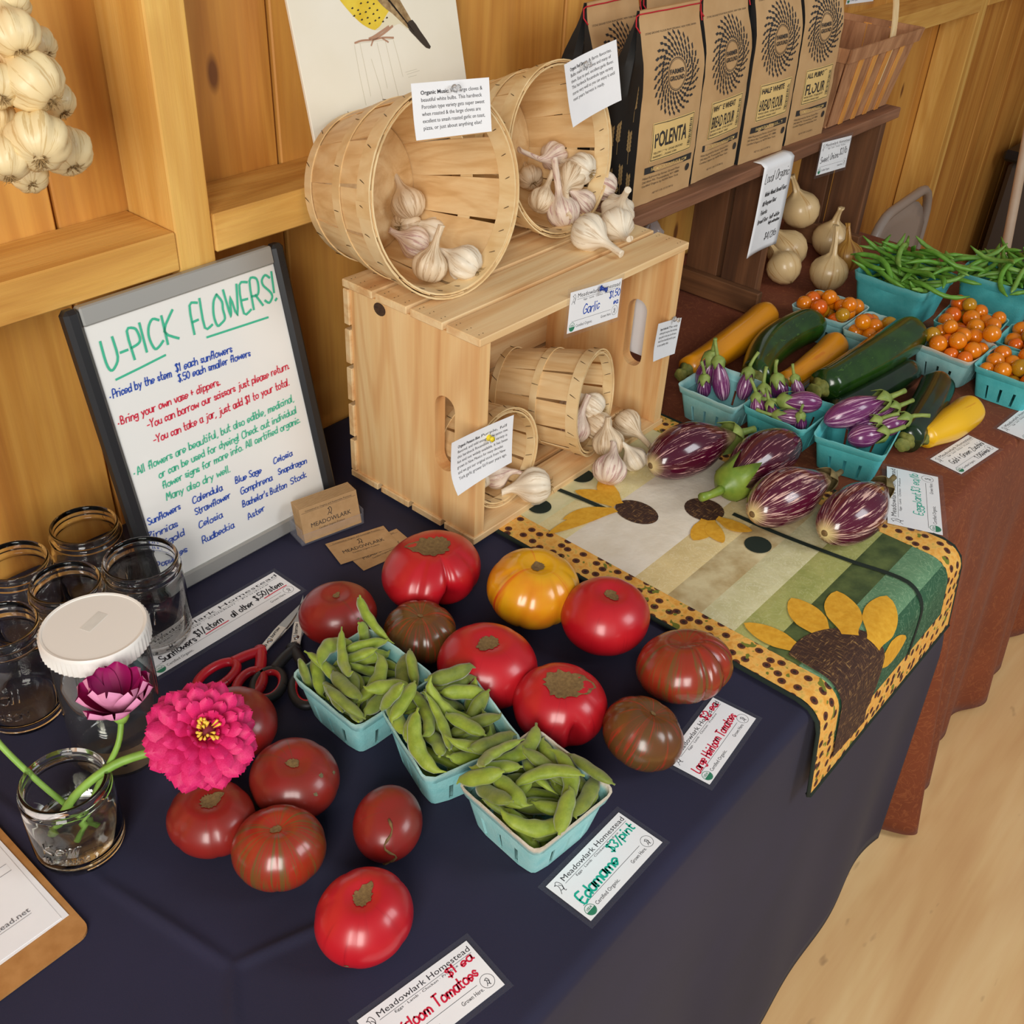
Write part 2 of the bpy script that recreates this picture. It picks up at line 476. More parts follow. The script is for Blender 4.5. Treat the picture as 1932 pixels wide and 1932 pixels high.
def cloth(name, a, b, weave=900, rough=.85, pat=None):
    k = NT(name); v = k.co()
    col = k.ramp(k.noise(v, 5, 3), [(.3, a), (.7, b)])
    if pat:
        w = k.noise(v, 24, 3, .5, 2.5)
        line = k.ramp(w, [(.47, (0, 0, 0, 1)), (.5, (1, 1, 1, 1)), (.53, (0, 0, 0, 1))])
        col = k.mix(k.mth('MULTIPLY', line, .55), col, lin(pat))
    k.i(Base_Color=col, Roughness=rough, Sheen_Weight=.03)
    k.bump(k.noise(v, weave, 2), .25, .0006)
    return k.m
M['navy'] = cloth('navy tablecloth', (27, 26, 50), (33, 31, 60))
M['rust'] = cloth('rust brown tablecloth', (112, 50, 20), (130, 62, 28), 700, .8, (156, 88, 46))
M['floor'] = wood('plywood floor', (240, 204, 154), (230, 190, 138), (208, 162, 112), 0, 5.0, .9, .6, False, .2, .3, 42.0)
_nt = M['floor'].node_tree; _k = NT.__new__(NT); _k.m = M['floor']; _k.t = _nt; _k.b = _nt.nodes['Principled BSDF']
_old = _k.b.inputs['Base Color'].links[0].from_socket
_sp = _k.ramp(_k.noise(_k.co((9, 22, 9)), 1.0, 3), [(.27, (1, 1, 1, 1)), (.33, (0, 0, 0, 1))])
_k.set(_k.b.inputs['Base Color'], _k.mix(_k.mth('MULTIPLY', _sp, .5), _old, lin((140, 104, 72))))

# produce ------------------------------------------------------------
def streaky(name, base, streak, amount=.5, k_=5.0, kz=14.0, rough=.25, coat=.3, fine=2.0, pole=None, sub=None):
    """skin with streaks from pole to pole"""
    k = NT(name)
    vec, z, r = k.polar(k_, kz, 31.0)
    f = k.noise(vec, 1.0, 4.0, .65, .3)
    fac = k.ramp(f, [(amount, (0, 0, 0, 1)), (amount+.06, (1, 1, 1, 1))])
    col = k.mix(fac, lin(base), lin(streak))
    if sub:
        f2 = k.noise(k.co(rand=9.0), 22, 3)
        col = k.mix(k.ramp(f2, [(.42, (0, 0, 0, 1)), (.62, (1, 1, 1, 1))]), col, lin(sub))
    if pole:
        col = k.mix(k.ramp(r, [(.004, (1, 1, 1, 1)), (.02, (0, 0, 0, 1))]), col, lin(pole))
    k.i(Base_Color=col, Roughness=rough, Coat_Weight=coat, Coat_Roughness=.08)
    return k.m
def tomato_skin(name, base, shade, streak, amount, rough=.34, kz=10, kr=5.0):
    k = NT(name)
    vec, z, r = k.polar(kr, kz, 31.0)
    col = k.mix(k.ramp(k.noise(k.co(rand=9.0), 14, 3), [(.4, (0, 0, 0, 1)), (.68, (1, 1, 1, 1))]), lin(base), lin(shade))
    if streak:
        f = k.noise(vec, 1.0, 4.0, .65, .5)
        col = k.mix(k.ramp(f, [(amount, (0, 0, 0, 1)), (amount+.12, (1, 1, 1, 1))]), col, lin(streak))
    k.i(Base_Color=col, Roughness=rough, Coat_Weight=.35, Coat_Roughness=.20, Subsurface_Weight=.08, Subsurface_Radius=(.01, .003, .002), Subsurface_Scale=.3)
    k.bump(k.noise(k.co(), 900, 2), .03, .0005)
    return k.m
M['tom_red'] = tomato_skin('red tomato skin', (182, 16, 30), (194, 30, 38), (160, 12, 28), .62)
M['tom_dusk'] = tomato_skin('dusky tomato skin', (146, 30, 26), (128, 40, 28), (112, 52, 32), .60)
M['tom_stripe'] = tomato_skin('green striped tomato skin', (160, 44, 26), (134, 54, 28), (112, 78, 36), .50, .27, 14, 8.0)
M['tom_green'] = tomato_skin('brown green tomato skin', (92, 70, 30), (104, 62, 30), (160, 48, 28), .54, .26, 16, 8.0)
M['tom_gold'] = tomato_skin('golden tomato skin', (226, 166, 20), (216, 128, 24), (212, 80, 26), .60, .24, 4, 3.0)
M['cork'] = tinted('corky scar', (104, 78, 44), (134, 106, 62), .9, 260, .6)
M['spot'] = tinted('grey corky spot', (92, 84, 58), (124, 114, 82), .9, 260, .5)
M['cherry'] = tinted('orange cherry tomato', (230, 136, 14), (224, 116, 12), .16, 24, 0, Coat_Weight=.4)
M['cherry_olive'] = tinted('olive cherry tomato', (196, 140, 22), (176, 130, 26), .16, 24, 0, Coat_Weight=.4)
M['cherry_red'] = tinted('orange red cherry tomato', (228, 112, 16), (218, 92, 16), .16, 24, 0, Coat_Weight=.4)
M['pod'] = tinted('edamame pod', (118, 138, 30), (148, 164, 48), .55, 90, .35, Sheen_Weight=.35)
M['pod_dark'] = tinted('edamame pod dark', (94, 110, 30), (126, 138, 42), .6, 90, .35, Sheen_Weight=.35)
M['pod_tip'] = plain('pod tip', (206, 190, 116), .6)
M['bean'] = tinted('green bean', (82, 136, 40), (112, 164, 60), .4, 60, .1)
M['bean_light'] = tinted('pale green bean', (104, 152, 58), (136, 176, 84), .4, 60, .1)
M['garlic'] = streaky('garlic skin', (236, 222, 198), (206, 184, 154), .55, 7.0, .7, .5, .1)
M['garlic_tan'] = streaky('garlic tan skin', (226, 204, 172), (190, 160, 124), .52, 7.0, .7, .5, .1)
M['garlic_pink'] = streaky('garlic pinkish skin', (228, 208, 188), (190, 152, 142), .52, 7.0, .7, .5, .1)
M['garlic_string'] = streaky('braided garlic skin', (236, 214, 164), (214, 184, 128), .55, 7.0, .7, .5, .1)
M['roots'] = tinted('dry roots', (140, 110, 66), (180, 150, 100), .9, 300)
M['onion'] = streaky('onion skin', (222, 190, 138), (196, 152, 92), .58, 6.0, 6, .34, .2)
M['onion_gold'] = streaky('papery onion skin', (190, 140, 66), (150, 96, 40), .5, 4.0, 6, .35, .15)
M['egg_skin'] = streaky('striped eggplant skin', (74, 12, 36), (228, 178, 170), .58, 14.0, 22, .16, .5, pole=(232, 210, 150))
M['egg_light'] = streaky('pale striped eggplant skin', (86, 18, 44), (228, 186, 172), .535, 14.0, 22, .18, .5, pole=(236, 214, 150))
M['mini_skin'] = streaky('small eggplant skin', (112, 46, 98), (214, 172, 194), .54, 7.0, 14, .24, .35)
M['mini_dark'] = streaky('small dark eggplant skin', (84, 28, 78), (200, 150, 182), .57, 7.0, 14, .2, .4)
M['calyx'] = tinted('calyx green', (112, 136, 58), (150, 164, 84), .55, 60, .3)
M['calyx_bright'] = tinted('fresh calyx green', (98, 128, 40), (140, 160, 60), .4, 40, .2)
M['calyx_dry'] = tinted('dry calyx', (96, 88, 52), (140, 120, 76), .8, 60, .3)
M['zuc_green'] = streaky('green zucchini skin', (28, 58, 16), (58, 92, 28), .60, 6.0, 60, .22, .35, sub=(40, 74, 18))
M['zuc_dark'] = streaky('dark zucchini skin', (18, 36, 18), (36, 58, 26), .64, 6.0, 60, .2, .4, sub=(24, 46, 20))
M['zuc_gold'] = streaky('golden zucchini skin', (226, 146, 18), (216, 126, 16), .6, 3.0, 10, .3, .25)
M['zuc_yellow'] = streaky('yellow zucchini skin', (238, 184, 24), (226, 160, 24), .6, 3.0, 10, .32, .2)
M['zuc_stem'] = tinted('zucchini stem', (92, 100, 38), (140, 136, 62), .7, 90, .5)
def pulp(name, a, b, rimc):
    k = NT(name); v = k.co(rand=5.0)
    col = k.ramp(k.noise(v, 60, 4), [(.3, a), (.7, b)])
    tc = k.n('TexCoord'); sp = k.n('SeparateXYZ'); k.t.links.new(tc.outputs['Generated'], sp.inputs[0])
    e = k.mth('ADD', sp.outputs[2], k.mth('MULTIPLY', k.noise(v, 40, 3), .10))
    col = k.mix(k.ramp(e, [(.90, (0, 0, 0, 1)), (1.04, (1, 1, 1, 1))]), col, lin(rimc))
    k.i(Base_Color=col, Roughness=.85)
    k.bump(k.noise(v, 380, 4), .5, .001)
    return k.m
M['pulp'] = pulp('teal pulp box', (130, 196, 198), (152, 208, 208), (172, 212, 208))
M['pulp_pale'] = pulp('pale worn pulp box', (138, 198, 198), (160, 208, 206), (218, 208, 190))
M['pulp_deep'] = pulp('deep teal pulp box', (72, 180, 184), (88, 192, 194), (110, 196, 196))
M['zin_pink'] = tinted('zinnia pink petal', (206, 16, 92), (228, 44, 118), .6, 40)
M['zin_mag'] = tinted('magenta petal', (166, 10, 100), (190, 24, 120), .6, 40)
M['zin_pale'] = tinted('petal underside', (226, 140, 180), (240, 176, 204), .6, 40)
def two_sided(name, front, back):
    k = NT(name); geo = k.n('NewGeometry')
    k.i(Base_Color=k.mix(geo.outputs['Backfacing'], lin(front), lin(back)), Roughness=.6); return k.m
M['zin_cup'] = two_sided('magenta petal with pale underside', (164, 8, 98), (230, 150, 188))
M['zin_core'] = plain('zinnia core', (120, 14, 40), .7)
M['zin_yellow'] = plain('stamen yellow', (238, 196, 70), .6)
M['stem'] = tinted('flower stem', (120, 164, 60), (150, 192, 84), .5, 30)
# ------------------------------------------------------------------ the shed: floor, wall, studs, rail
FZ = -0.77
g = G(); g.box(-3.5, 5.0, -4.0, 0.42, FZ-.03, FZ)
floor = struct(g.obj('floor', M['floor'], None, False))
WZ0, WZ1 = FZ, 1.45
wall = struct(link('wall_back', None))
g = G(); g.box(-2.6, 3.62, .425, .44, WZ0, WZ1); g.obj('sheathing', M['wall'], wall, False)
seams = [-2.6, -2.3, -1.98, -1.66, -1.3, -.98, -.64, -.299, .03, .335, .64, .95, 1.27, 1.6, 1.95, 2.31, 2.64, 2.93, 3.13, 3.4, 3.62]
for a, b in zip(seams[:-1], seams[1:]):
    g = G(); d = random.Random(int(a*100)).uniform(-.002, .003)
    g.bbox(a+.0022, b-.0022, .40+d, .426, WZ0, WZ1, .002)
    g.obj('board', M['wall'], wall, False)
for (x0, n) in ((-.207, 'trim_1'), (2.36, 'trim_2'), (-1.55, 'trim_3')):
    g = G(); g.bbox(x0, x0+.052, .302, .400, WZ0 if n != 'trim_1' else .362, WZ1, .002)
    struct(g.obj(n, M['stud'], None, False))
def rail(n, x0, x1, z):
    g = G(); g.bbox(x0, x1, .300, .400, z-.048, z, .002)
    struct(g.obj(n, M['rail'], None, False))
rail('trim_4', -1.498, -.208, .422)
rail('trim_5', -.154, 2.359, .430)
rail('trim_6', 2.413, 3.5, .440)
g = G(); g.box(3.62, 3.66, -.9, .42, WZ0, WZ1)
struct(g.obj('wall_right', M['wall'], None, False))

# ------------------------------------------------------------------ tables and cloths
def folding_table(label, x0, x1, y0, y1):
    t = thing('folding_table', label, 'table', T((x0+x1)/2, (y0+y1)/2, FZ))
    w, d, h = (x1-x0)/2, (y1-y0)/2, -FZ-.004
    G().bbox(-w, w, -d, d, h-.035, h, .004).obj('tabletop', M['grey_panel'], t, False)
    for sx in (-1, 1):
        for sy in (-1, 1):
            G().tube([(sx*(w-.12), sy*(d-.07), 0), (sx*(w-.12), sy*(d-.07), h-.035)], .013, 8).obj('leg', M['steel'], t)
        G().tube([(sx*(w-.12), -(d-.07), .2), (sx*(w-.12), d-.07, .2)], .01, 8).obj('crossbar', M['steel'], t)
folding_table('folding table hidden under the navy tablecloth', -1.3, .44, -.49, .285)
folding_table('folding table hidden under the rust brown tablecloth', .47, 1.5, -.445, .285)

creases = [((-.636, -.104), (-.606, -.262), .0030), ((-.606, -.262), (-.655, -.33), .0030), ((-.606, -.262), (-.50, -.30), .0028), ((-.66, .10), (-.636, -.104), .002)]
def crease(x, y):
    z = 0
    for (a, b, h) in creases:
        ax, ay = a; bx, by = b
        L2 = (bx-ax)**2+(by-ay)**2
        t = max(0, min(1, ((x-ax)*(bx-ax)+(y-ay)*(by-ay))/L2))
        d = math.hypot(x-ax-t*(bx-ax), y-ay-t*(by-ay))
        z = max(z, 1.7*h*math.exp(-(d/.005)**2)*(.4+.6*math.sin(PI*min(1, max(0, t*.9+.05)))))
    return z
def cloth_sheet(name, label, mat, x0, x1, yb, yf, xmap, fold, nx, top, r=.014, hem=-.755, z0=0.0):
    flat = yf + r
    prof = [('t', yb + (flat-yb)*i/top) for i in range(top)]
    prof += [('b', k/5) for k in range(6)]
    prof += [('d', k/24) for k in range(1, 25)]
    def pt(u, j):
        kind, q = prof[j]
        x = x0 + (x1-x0)*u
        if kind == 't': return (x, q, z0 + crease(x, q))
        if kind == 'b':
            a = q*PI/2
            return (x, flat - r*math.sin(a), z0 - r + r*math.cos(a))
        z = z0 - r + (hem+r)*q
        X, dy = xmap(x, z, u), fold(x, z)
        return (X, yf - dy, z)
    g = G()
    nv = len(prof)
    vs = [pt(i/(nx-1), j) for j in range(nv) for i in range(nx)]
    g.add(vs, [(j*nx+i, (j+1)*nx+i, (j+1)*nx+i+1, j*nx+i+1) for j in range(nv-1) for i in range(nx-1)])
    o = g.obj(name, mat)
    so = o.modifiers.new('thickness', 'SOLIDIFY'); so.thickness = .0012; so.offset = -1
    return tag(o, label, 'tablecloth')
def nfold(x, z):
    q = min(1, -z/.75)
    return .030*q + q*(.010*math.sin(x*11+.8) + .006*math.sin(x*23+2)) * sstep(0, .25, -z) + .012*q*math.exp(-((x+.12)/.06)**2)
cloth_sheet('navy_tablecloth', 'plain dark navy blue tablecloth with pressed fold creases', M['navy'], -1.32, .45, .385, -.5,
            lambda x, z, u: x + .155*sstep(.45, 1, u)*sstep(0, .3, -z), nfold, 420, 230)
def bfold(x, z):
    q = min(1, -z/.76)
    w = .016*math.sin(x*17+1.0) + .010*math.sin(x*41+.4)
    k_ = sstep(.575, .645, x)
    return .010*q + k_*(.052*q + q*w*sstep(.02, .3, -z) + .055*q*math.exp(-((x-.665)/.035)**2))
cloth_sheet('brown_tablecloth', 'rust brown patterned tablecloth hanging to the floor', M['rust'], .452, 1.56, .385, -.458,
            lambda x, z, u: x, bfold, 240, 40, .014, -.755, .003)

# ------------------------------------------------------------------ quilted sunflower runner
RL, RR = .050, .482
def run_pt(x, y, lift=0.0):
    """y runs on past the table edge as length along the hanging part"""
    e, r = -.478, .034
    if y > e:
        return (x, y, .0046 + lift)
    s = e - y
    if s < r*PI/2*.93:
        a = s/r
        return (x, e - (r+lift)*math.sin(a), .0046 - r + (r+lift)*math.cos(a))
    a = PI/2*.93; s2 = s - r*a
    return (x, e - (r+lift)*math.sin(a) - s2*math.cos(a)*1.0, .0046 - r + (r+lift)*math.cos(a) - s2*math.sin(a))
runner = thing('table_runner', 'sunflower patchwork runner draped over the front table edge', 'table runner', T(0, 0, 0))
def patch(name, x0, x1, y0, y1, mat, lift, puff=.0):
    n = max(2, int(abs(y1-y0)/.008)+2); m = max(2, int((x1-x0)/.012)+1)
    g = G()
    def f(u, v):
        w = puff*(math.sin(PI*u)**.4)*(math.sin(PI*v)**.4) if 0 < u < 1 and 0 < v < 1 else 0
        return run_pt(x0+(x1-x0)*u, y1+(y0-y1)*v, lift + w)
    g.grid(f, m, n)
    uv = [(x0+(x1-x0)*(i/(m-1)), y1+(y0-y1)*(j/(n-1))) for j in range(n) for i in range(m)]
    for f_ in range(len(g.f)): g.f[f_] = g.f[f_][::-1]
    o = g.obj(name, mat, runner)
    lay = o.data.uv_layers.new(name='cloth')
    for lp in o.data.loops: lay.data[lp.index].uv = uv[lp.vertex_index]
    return o
def quilt_mat(name, a, b, scale, vine=None, spots=False):
    k = NT(name); v = k.co(rand=7.0)
    col = k.ramp(k.noise(v, scale, 4), [(.35, a), (.65, b)])
    if vine:
        w = k.noise(v, 46, 2, .4, 3.2)
        line = k.ramp(w, [(.46, (0, 0, 0, 1)), (.5, (1, 1, 1, 1)), (.54, (0, 0, 0, 1))])
        col = k.mix(k.mth('MULTIPLY', line, .6), col, lin(vine))
    k.i(Base_Color=col, Roughness=.9)
    k.bump(k.noise(v, 60, 2), .35, .003)
    return k.m
k = NT('sunflower print'); v = k.co((52, 52, 52), kind='UV')
vo = k.n('TexVoronoi', voronoi_dimensions='2D', Vector=v, Scale=1.0, Randomness=.7)
base = k.ramp(k.noise(k.co(), 110, 3), [(.35, (226, 158, 60)), (.55, (240, 184, 92)), (.7, (196, 170, 80))])
col = k.mix(k.ramp(vo.outputs['Distance'], [(.25, (1, 1, 1, 1)), (.30, (0, 0, 0, 1))]), base, lin((92, 46, 26)))
col = k.mix(k.ramp(vo.outputs['Distance'], [(.10, (1, 1, 1, 1)), (.13, (0, 0, 0, 1))]), col, lin((44, 24, 20)))
grn = k.ramp(k.noise(k.co(), 75, 1), [(.66, (0, 0, 0, 1)), (.69, (1, 1, 1, 1))])
col = k.mix(grn, col, lin((116, 122, 40)))
k.i(Base_Color=col, Roughness=.9); k.bump(k.noise(k.co(), 60, 2), .3, .003); M['sunprint'] = k.m
k = NT('brown basketweave'); v = k.co((420, 420, 420))
w1 = k.noise(k.co((90, 420, 420)), 1.0, 2); w2 = k.noise(k.co((420, 90, 90)), 1.0, 2)
col = k.ramp(k.mth('MAXIMUM', w1, w2), [(.5, (58, 34, 24)), (.62, (84, 54, 34)), (.74, (156, 120, 70))])
k.i(Base_Color=col, Roughness=.9); k.bump(w1, .4, .002); M['weave'] = k.m
M['petal_cloth'] = quilt_mat('gold petal cloth', (214, 154, 30), (228, 172, 48), 120)
M['binding'] = plain('dark green binding', (22, 36, 26), .9)
M['batting'] = plain('quilt backing', (36, 50, 38), .9)
Y0, Y1 = .06, -.633
patch('backing', RL-.004, RR+.004, Y1-.003, Y0, M['batting'], 0.0)
cols = [('pale', (222, 212, 168), (206, 200, 150), 30, None), ('lemon', (230, 214, 160), (220, 204, 146), 30, (236, 224, 180)), ('white', (236, 226, 208), (226, 214, 192), 18, None),
        ('cream', (228, 206, 150), (214, 192, 136), 24, (238, 222, 178)), ('mottle', (214, 200, 156), (176, 152, 104), 26, None), ('pale green', (214, 208, 164), (196, 190, 140), 24, (226, 222, 186)),
        ('leaf', (176, 176, 104), (150, 156, 84), 20, (190, 190, 130)), ('moss', (94, 108, 56), (56, 72, 36), 30, None), ('jade', (110, 150, 112), (92, 134, 98), 14, (148, 180, 140)), ('forest', (40, 82, 56), (52, 96, 66), 14, (112, 146, 112))]
ys = [.05, -.035, -.085, -.205, -.258, -.310, -.360, -.407, -.452, -.500, -.585]
for (nm, a, b, sc, vn), y1, y0 in zip(cols, ys[:-1], ys[1:]):
    patch('strip', RL+.046, RR-.046, y0, y1, quilt_mat('quilt '+nm, a, b, sc, vn), .0016, .0012)
patch('border', RL, RL+.048, Y1, Y0, M['sunprint'], .0020, .0008)
patch('border', RR-.048, RR, Y1, Y0, M['sunprint'], .0020, .0008)
patch('border', RL+.048, RR-.048, Y1, -.583, M['sunprint'], .0020, .0008)
for pts in ([(RL-.003, Y0), (RL-.003, Y1)], [(RR+.003, Y0), (RR+.003, Y1)], [(RL-.003, Y1), (RR+.003, Y1)]):
    (xa, ya), (xb, yb) = pts; n = 40
    G().tube([run_pt(xa+(xb-xa)*i/n, ya+(yb-ya)*i/n, .0006) for i in range(n+1)], .0042, 6, 0, True, .55).obj('binding', M['binding'], runner)
def applique(name, outline, mat, lift):
    """filled shape laid on the runner, following the fold"""
    xs = [p[0] for p in outline]; ysx = [p[1] for p in outline]
    bm = bmesh.new()
    vs = [bm.verts.new((p[0], p[1], 0)) for p in outline]
    bm.faces.new(vs)
    y = min(ysx)+.008
    while y < max(ysx):
        bmesh.ops.bisect_plane(bm, geom=bm.verts[:]+bm.edges[:]+bm.faces[:], plane_co=(0, y, 0), plane_no=(0, 1, 0)); y += .008
    bmesh.ops.triangulate(bm, faces=bm.faces[:])
    bm.verts.index_update(); bm.normal_update()
    flip = sum(f.normal.z for f in bm.faces) < 0
    g = G(); g.add([run_pt(q.co.x, q.co.y, lift) for q in bm.verts], [[q.index for q in (reversed(f.verts) if flip else f.verts)] for f in bm.faces])
    bm.free()
    return g.obj(name, mat, runner)
_pl = [0]
def cloth_petal(c, tip, w, base, curve, lift, n=16):
    _pl[0] += 1; lift += .0003*(_pl[0] % 5)
    cx, cy = c; dx, dy = tip[0]-cx, tip[1]-cy; L = math.hypot(dx, dy); ux, uy = dx/L, dy/L
    def f(a, t):
        l = base + (L-base)*t; q = a*2-1
        ww = w*(.35+.65*math.sin(PI*min(1, t*.9))**.8) * math.sqrt(max(0, 1-max(0, (t-.45)/.55)**2.2)) if t > .45 else w*(.45+.55*sstep(0, .45, t))
        o = curve*math.sin(PI*t)
        return run_pt(cx+ux*l-uy*(ww*q+o), cy+uy*l+ux*(ww*q+o), lift)
    g = G(); g.grid(f, 5, n)
    for i in range(len(g.f)): g.f[i] = g.f[i][::-1]
    g.obj('petal', M['petal_cloth'], runner)
BC = (.130, -.522)
for tip, w in (((.118, -.362), .017), ((.206, -.382), .023), ((.262, -.420), .024), ((.300, -.474), .023), ((.296, -.540), .019)):
    cloth_petal(BC, tip, w, .080, 0, .0034)
dome = [(BC[0]+.092*math.cos(a), BC[1]+.092*math.sin(a)) for a in [math.radians(q) for q in range(-50, 131, 6)]]
dome = [p for p in dome if p[0] > .097] + [(.097, -.606), (.19, -.612)]
applique('seed_head', dome, M['weave'], .0042)
F1 = (.222, -.112)
for tip, w, cv in (((.256, -.030), .015, .004), ((.20, -.022), .015, -.006), ((.13, -.055), .011, -.006), ((.088, -.062), .011, -.005)):
    cloth_petal((F1[0]-.008, F1[1]+.012), tip, w, .012, cv, .0036)
applique('seed_head', [(F1[0]+.026*math.cos(a), F1[1]-.008+.034*math.sin(a)) for a in [math.radians(q) for q in range(0, 360, 15)]], M['weave'], .0032)
F2 = (.290, -.200)
for tip, w, cv in (((.222, -.218), .015, .004), ((.246, -.252), .013, -.004), ((.300, -.268), .013, -.004)):
    cloth_petal(F2, tip, w, .014, cv, .0036)
applique('seed_head', [(F2[0]+.028*math.cos(a)+.008, F2[1]+.012+.030*math.sin(a)) for a in [math.radians(q) for q in range(0, 360, 15)]], M['weave'], .0032)
for (cx, cy, r) in ((.278, -.290, .019), (.132, -.010, .017), (.240, -.004, .018)):
    applique('leaf', [(cx+r*math.cos(a)*1.05, cy+r*math.sin(a)) for a in [math.radians(q) for q in range(0, 360, 15)]], M['binding'], .0036)
for pts in ([(.180, .03), (.188, -.02), (.196, -.09)], [(.318, -.225), (.322, -.30), (.336, -.40), (.350, -.47), (.338, -.53), (.318, -.583)]):
    stem = smooth_path(pts, 5); left, right = [], []
    for i, p in enumerate(stem):
        a = stem[max(0, i-1)]; b = stem[min(len(stem)-1, i+1)]; dx, dy = b[0]-a[0], b[1]-a[1]; l = math.hypot(dx, dy)
        left.append((p[0]-dy/l*.0042, p[1]+dx/l*.0042)); right.append((p[0]+dy/l*.0042, p[1]-dx/l*.0042))
    applique('stem', left+right[::-1], M['binding'], .0038)
# ------------------------------------------------------------------ pine crate lying on its side
crate = thing('wooden_crate', 'pale pine slatted crate on its side with oval hand holes', 'crate', T(0, 0, .0062))
CW, CD, CH = .457, .246, .3145
def stadium(cy, z0, z1, r, n=10):
    pts = [(cy + r*math.cos(PI*k/n), z1-r + r*math.sin(PI*k/n)) for k in range(n+1)]
    return pts + [(cy - r*math.cos(PI*k/n), z0+r - r*math.sin(PI*k/n)) for k in range(n+1)]
for x in (.001, CW-.020):
    g = G()
    g.prism([(0, .011), (CD-.011, .011), (CD-.011, CH-.011), (0, CH-.011)], [stadium(.058, .095, .210, .018)], .019, 0, lambda a, b, c, x=x: (x+c, a, b))
    g.obj('end_panel', M['crate_z'], crate, False)
for i in range(4):
    y0 = -.003 + i*.0640; w = .0575
    G().bbox(-.003, CW+.003, y0, y0+w, CH-.011, CH, .0012).obj('slat', M['crate_x'], crate, False)
    G().bbox(-.003, CW+.003, y0, y0+w, 0, .011, .0012).obj('slat', M['crate_x'], crate, False)
for i in range(5):
    z0 = .0125 + i*.0592
    G().bbox(-.003, CW+.003, CD-.011, CD, z0, z0+.052, .0012).obj('slat', M['crate_x'], crate, False)
M['knot'] = tinted('dark knot', (52, 34, 22), (84, 58, 36), .8, 200, .5)
G().prism(circle(.178, .292, .011, 18, .009), (), .0006, 0, lambda a, b, c: (.001-c, a, b)).obj('knot', M['knot'], crate, False)
CT = .0062 + CH      # crate top
g = G()
for x in (.006, .013, .443, .450):
    for i in range(4):
        for d in (.010, .030, .048): g.add(*(lambda cx, cy: ([(cx+.0009*math.cos(q), cy+.0009*math.sin(q), CH+.0002) for q in (0, 1.05, 2.1, 3.14, 4.19, 5.24)], [(0, 1, 2, 3, 4, 5)]))(x, -.003+i*.064+d))
g.obj('nail_heads', M['staple'], crate, False)['kind'] = 'stuff'

# ------------------------------------------------------------------ round splint baskets
def splint_basket(label, contact, back, rt, rb, H, n_st, seed, roll=0):
    """lies on its side: contact is the lowest point of the rim, back the level direction to the base"""
    rnd = random.Random(seed)
    d = Vector(back).normalized(); up = Vector((0, 0, 1))
    al = math.atan((rt-rb)/H); Ls = H/math.cos(al)
    th = .0058
    P1 = Vector(contact) + d*Ls + up*th
    a = -d*math.cos(al) + up*math.sin(al)
    base = P1 + (up*math.cos(al) + d*math.sin(al))*rb
    Mx = frame(base, a, d.cross(up)) @ RZ(roll)
    t = thing('splint_basket', label, 'basket', Mx, 'round wooden splint baskets of garlic')
    rad = lambda z: rb + (rt-rb)*z/H
    seg = 2*PI/n_st
    for k in range(n_st):
        a0 = k*seg; wt = seg*(.90 + rnd.uniform(-.05, .04)); wb = seg*1.02; off = (k % 2)*.0013
        def f(u, v, o):
            z = v*H*.995; w = wb + (wt-wb)*min(1, v*1.15)
            bul = .002*math.sin(PI*v)
            an = a0 + (u-.5)*w; r = rad(z) + bul + off + o
            return (r*math.cos(an), r*math.sin(an), z)
        g = G()
        nu, nv = 5, 7
        g.grid(lambda u, v: f(u, v, .0013), nu, nv)
        m = len(g.v)
        g.grid(lambda u, v: f(1-u, v, 0), nu, nv)
        for j in range(nv-1):
            g.f.append((j*nu, m+(j+1)*nu-1, m+(j+2)*nu-1, (j+1)*nu)); g.m.append(0)
            g.f.append((j*nu+nu-1, (j+1)*nu+nu-1, m+(j+1)*nu, m+j*nu)); g.m.append(0)
        g.f.append(tuple(range((nv-1)*nu, nv*nu)) + tuple(m+(nv-1)*nu+i for i in range(nu))); g.m.append(0)
        g.obj('stave', M['veneer'], t, True, 30)
    g = G(); g.lathe([(0, .001), (rb, .001), (rb, .004), (0, .004)], 40); g.obj('base', M['veneer'], t, True, 30)
    def hoop(z0, z1, r_off, tk, name='hoop'):
        pr = [(rad(z0)+r_off, z0), (rad(z0)+r_off+tk, z0), (rad(z1)+r_off+tk, z1), (rad(z1)+r_off, z1)]
        G().lathe(pr, 56, close=True).obj(name, M['hoop'], t, True, 30)
    k_ = rt/.115
    hoop(H-.026*k_, H+.001, .0030, .0022, 'rim_hoop'); hoop(H-.022*k_, H, -.0026, .0024, 'rim_hoop')
    hoop(H*.47, H*.47+.017*k_, .0040, .0017); hoop(.002, .018*k_, .0032, .0017)
    g = G()
    for (z, ns, ro, sl) in ((H-.013*k_, int(n_st*1.7), .0054, .35), (H*.47+.0085*k_, n_st, .0060, .1), (.009*k_, n_st, .0052, .5), (H-.011*k_, int(n_st*1.7), -.0029, .3)):
        for q in range(ns):
            an = 2*PI*q/ns + rnd.uniform(-.05, .05); r = rad(z)+ro
            dz = .0052; da = sl*.0052/r*1.4
            g.tube([(r*math.cos(an-da), r*math.sin(an-da), z-dz), (r*math.cos(an+da), r*math.sin(an+da), z+dz)], .0005, 4)
    g.obj('staples', M['staple'], t)['kind'] = 'stuff'
    lap = rnd.uniform(2.6, 3.4)
    G().grid(lambda u, v: ((rad(H-.026*k_*v)+.0056)*math.cos(lap+u*.16), (rad(H-.026*k_*v)+.0056)*math.sin(lap+u*.16), H+.0015-.029*k_*v), 5, 2).obj('hoop_end', M['hoop'], t)
    return t
splint_basket('large splint basket on the crate left, holding the tan garlic', (.072, .100, CT), (.03, 1, 0), .1240, .090, .170, 13, 1, 12)
splint_basket('large splint basket on the crate right, spilling pinkish garlic', (.345, .136, CT), (-.02, 1, 0), .1160, .088, .138, 13, 2, 4)
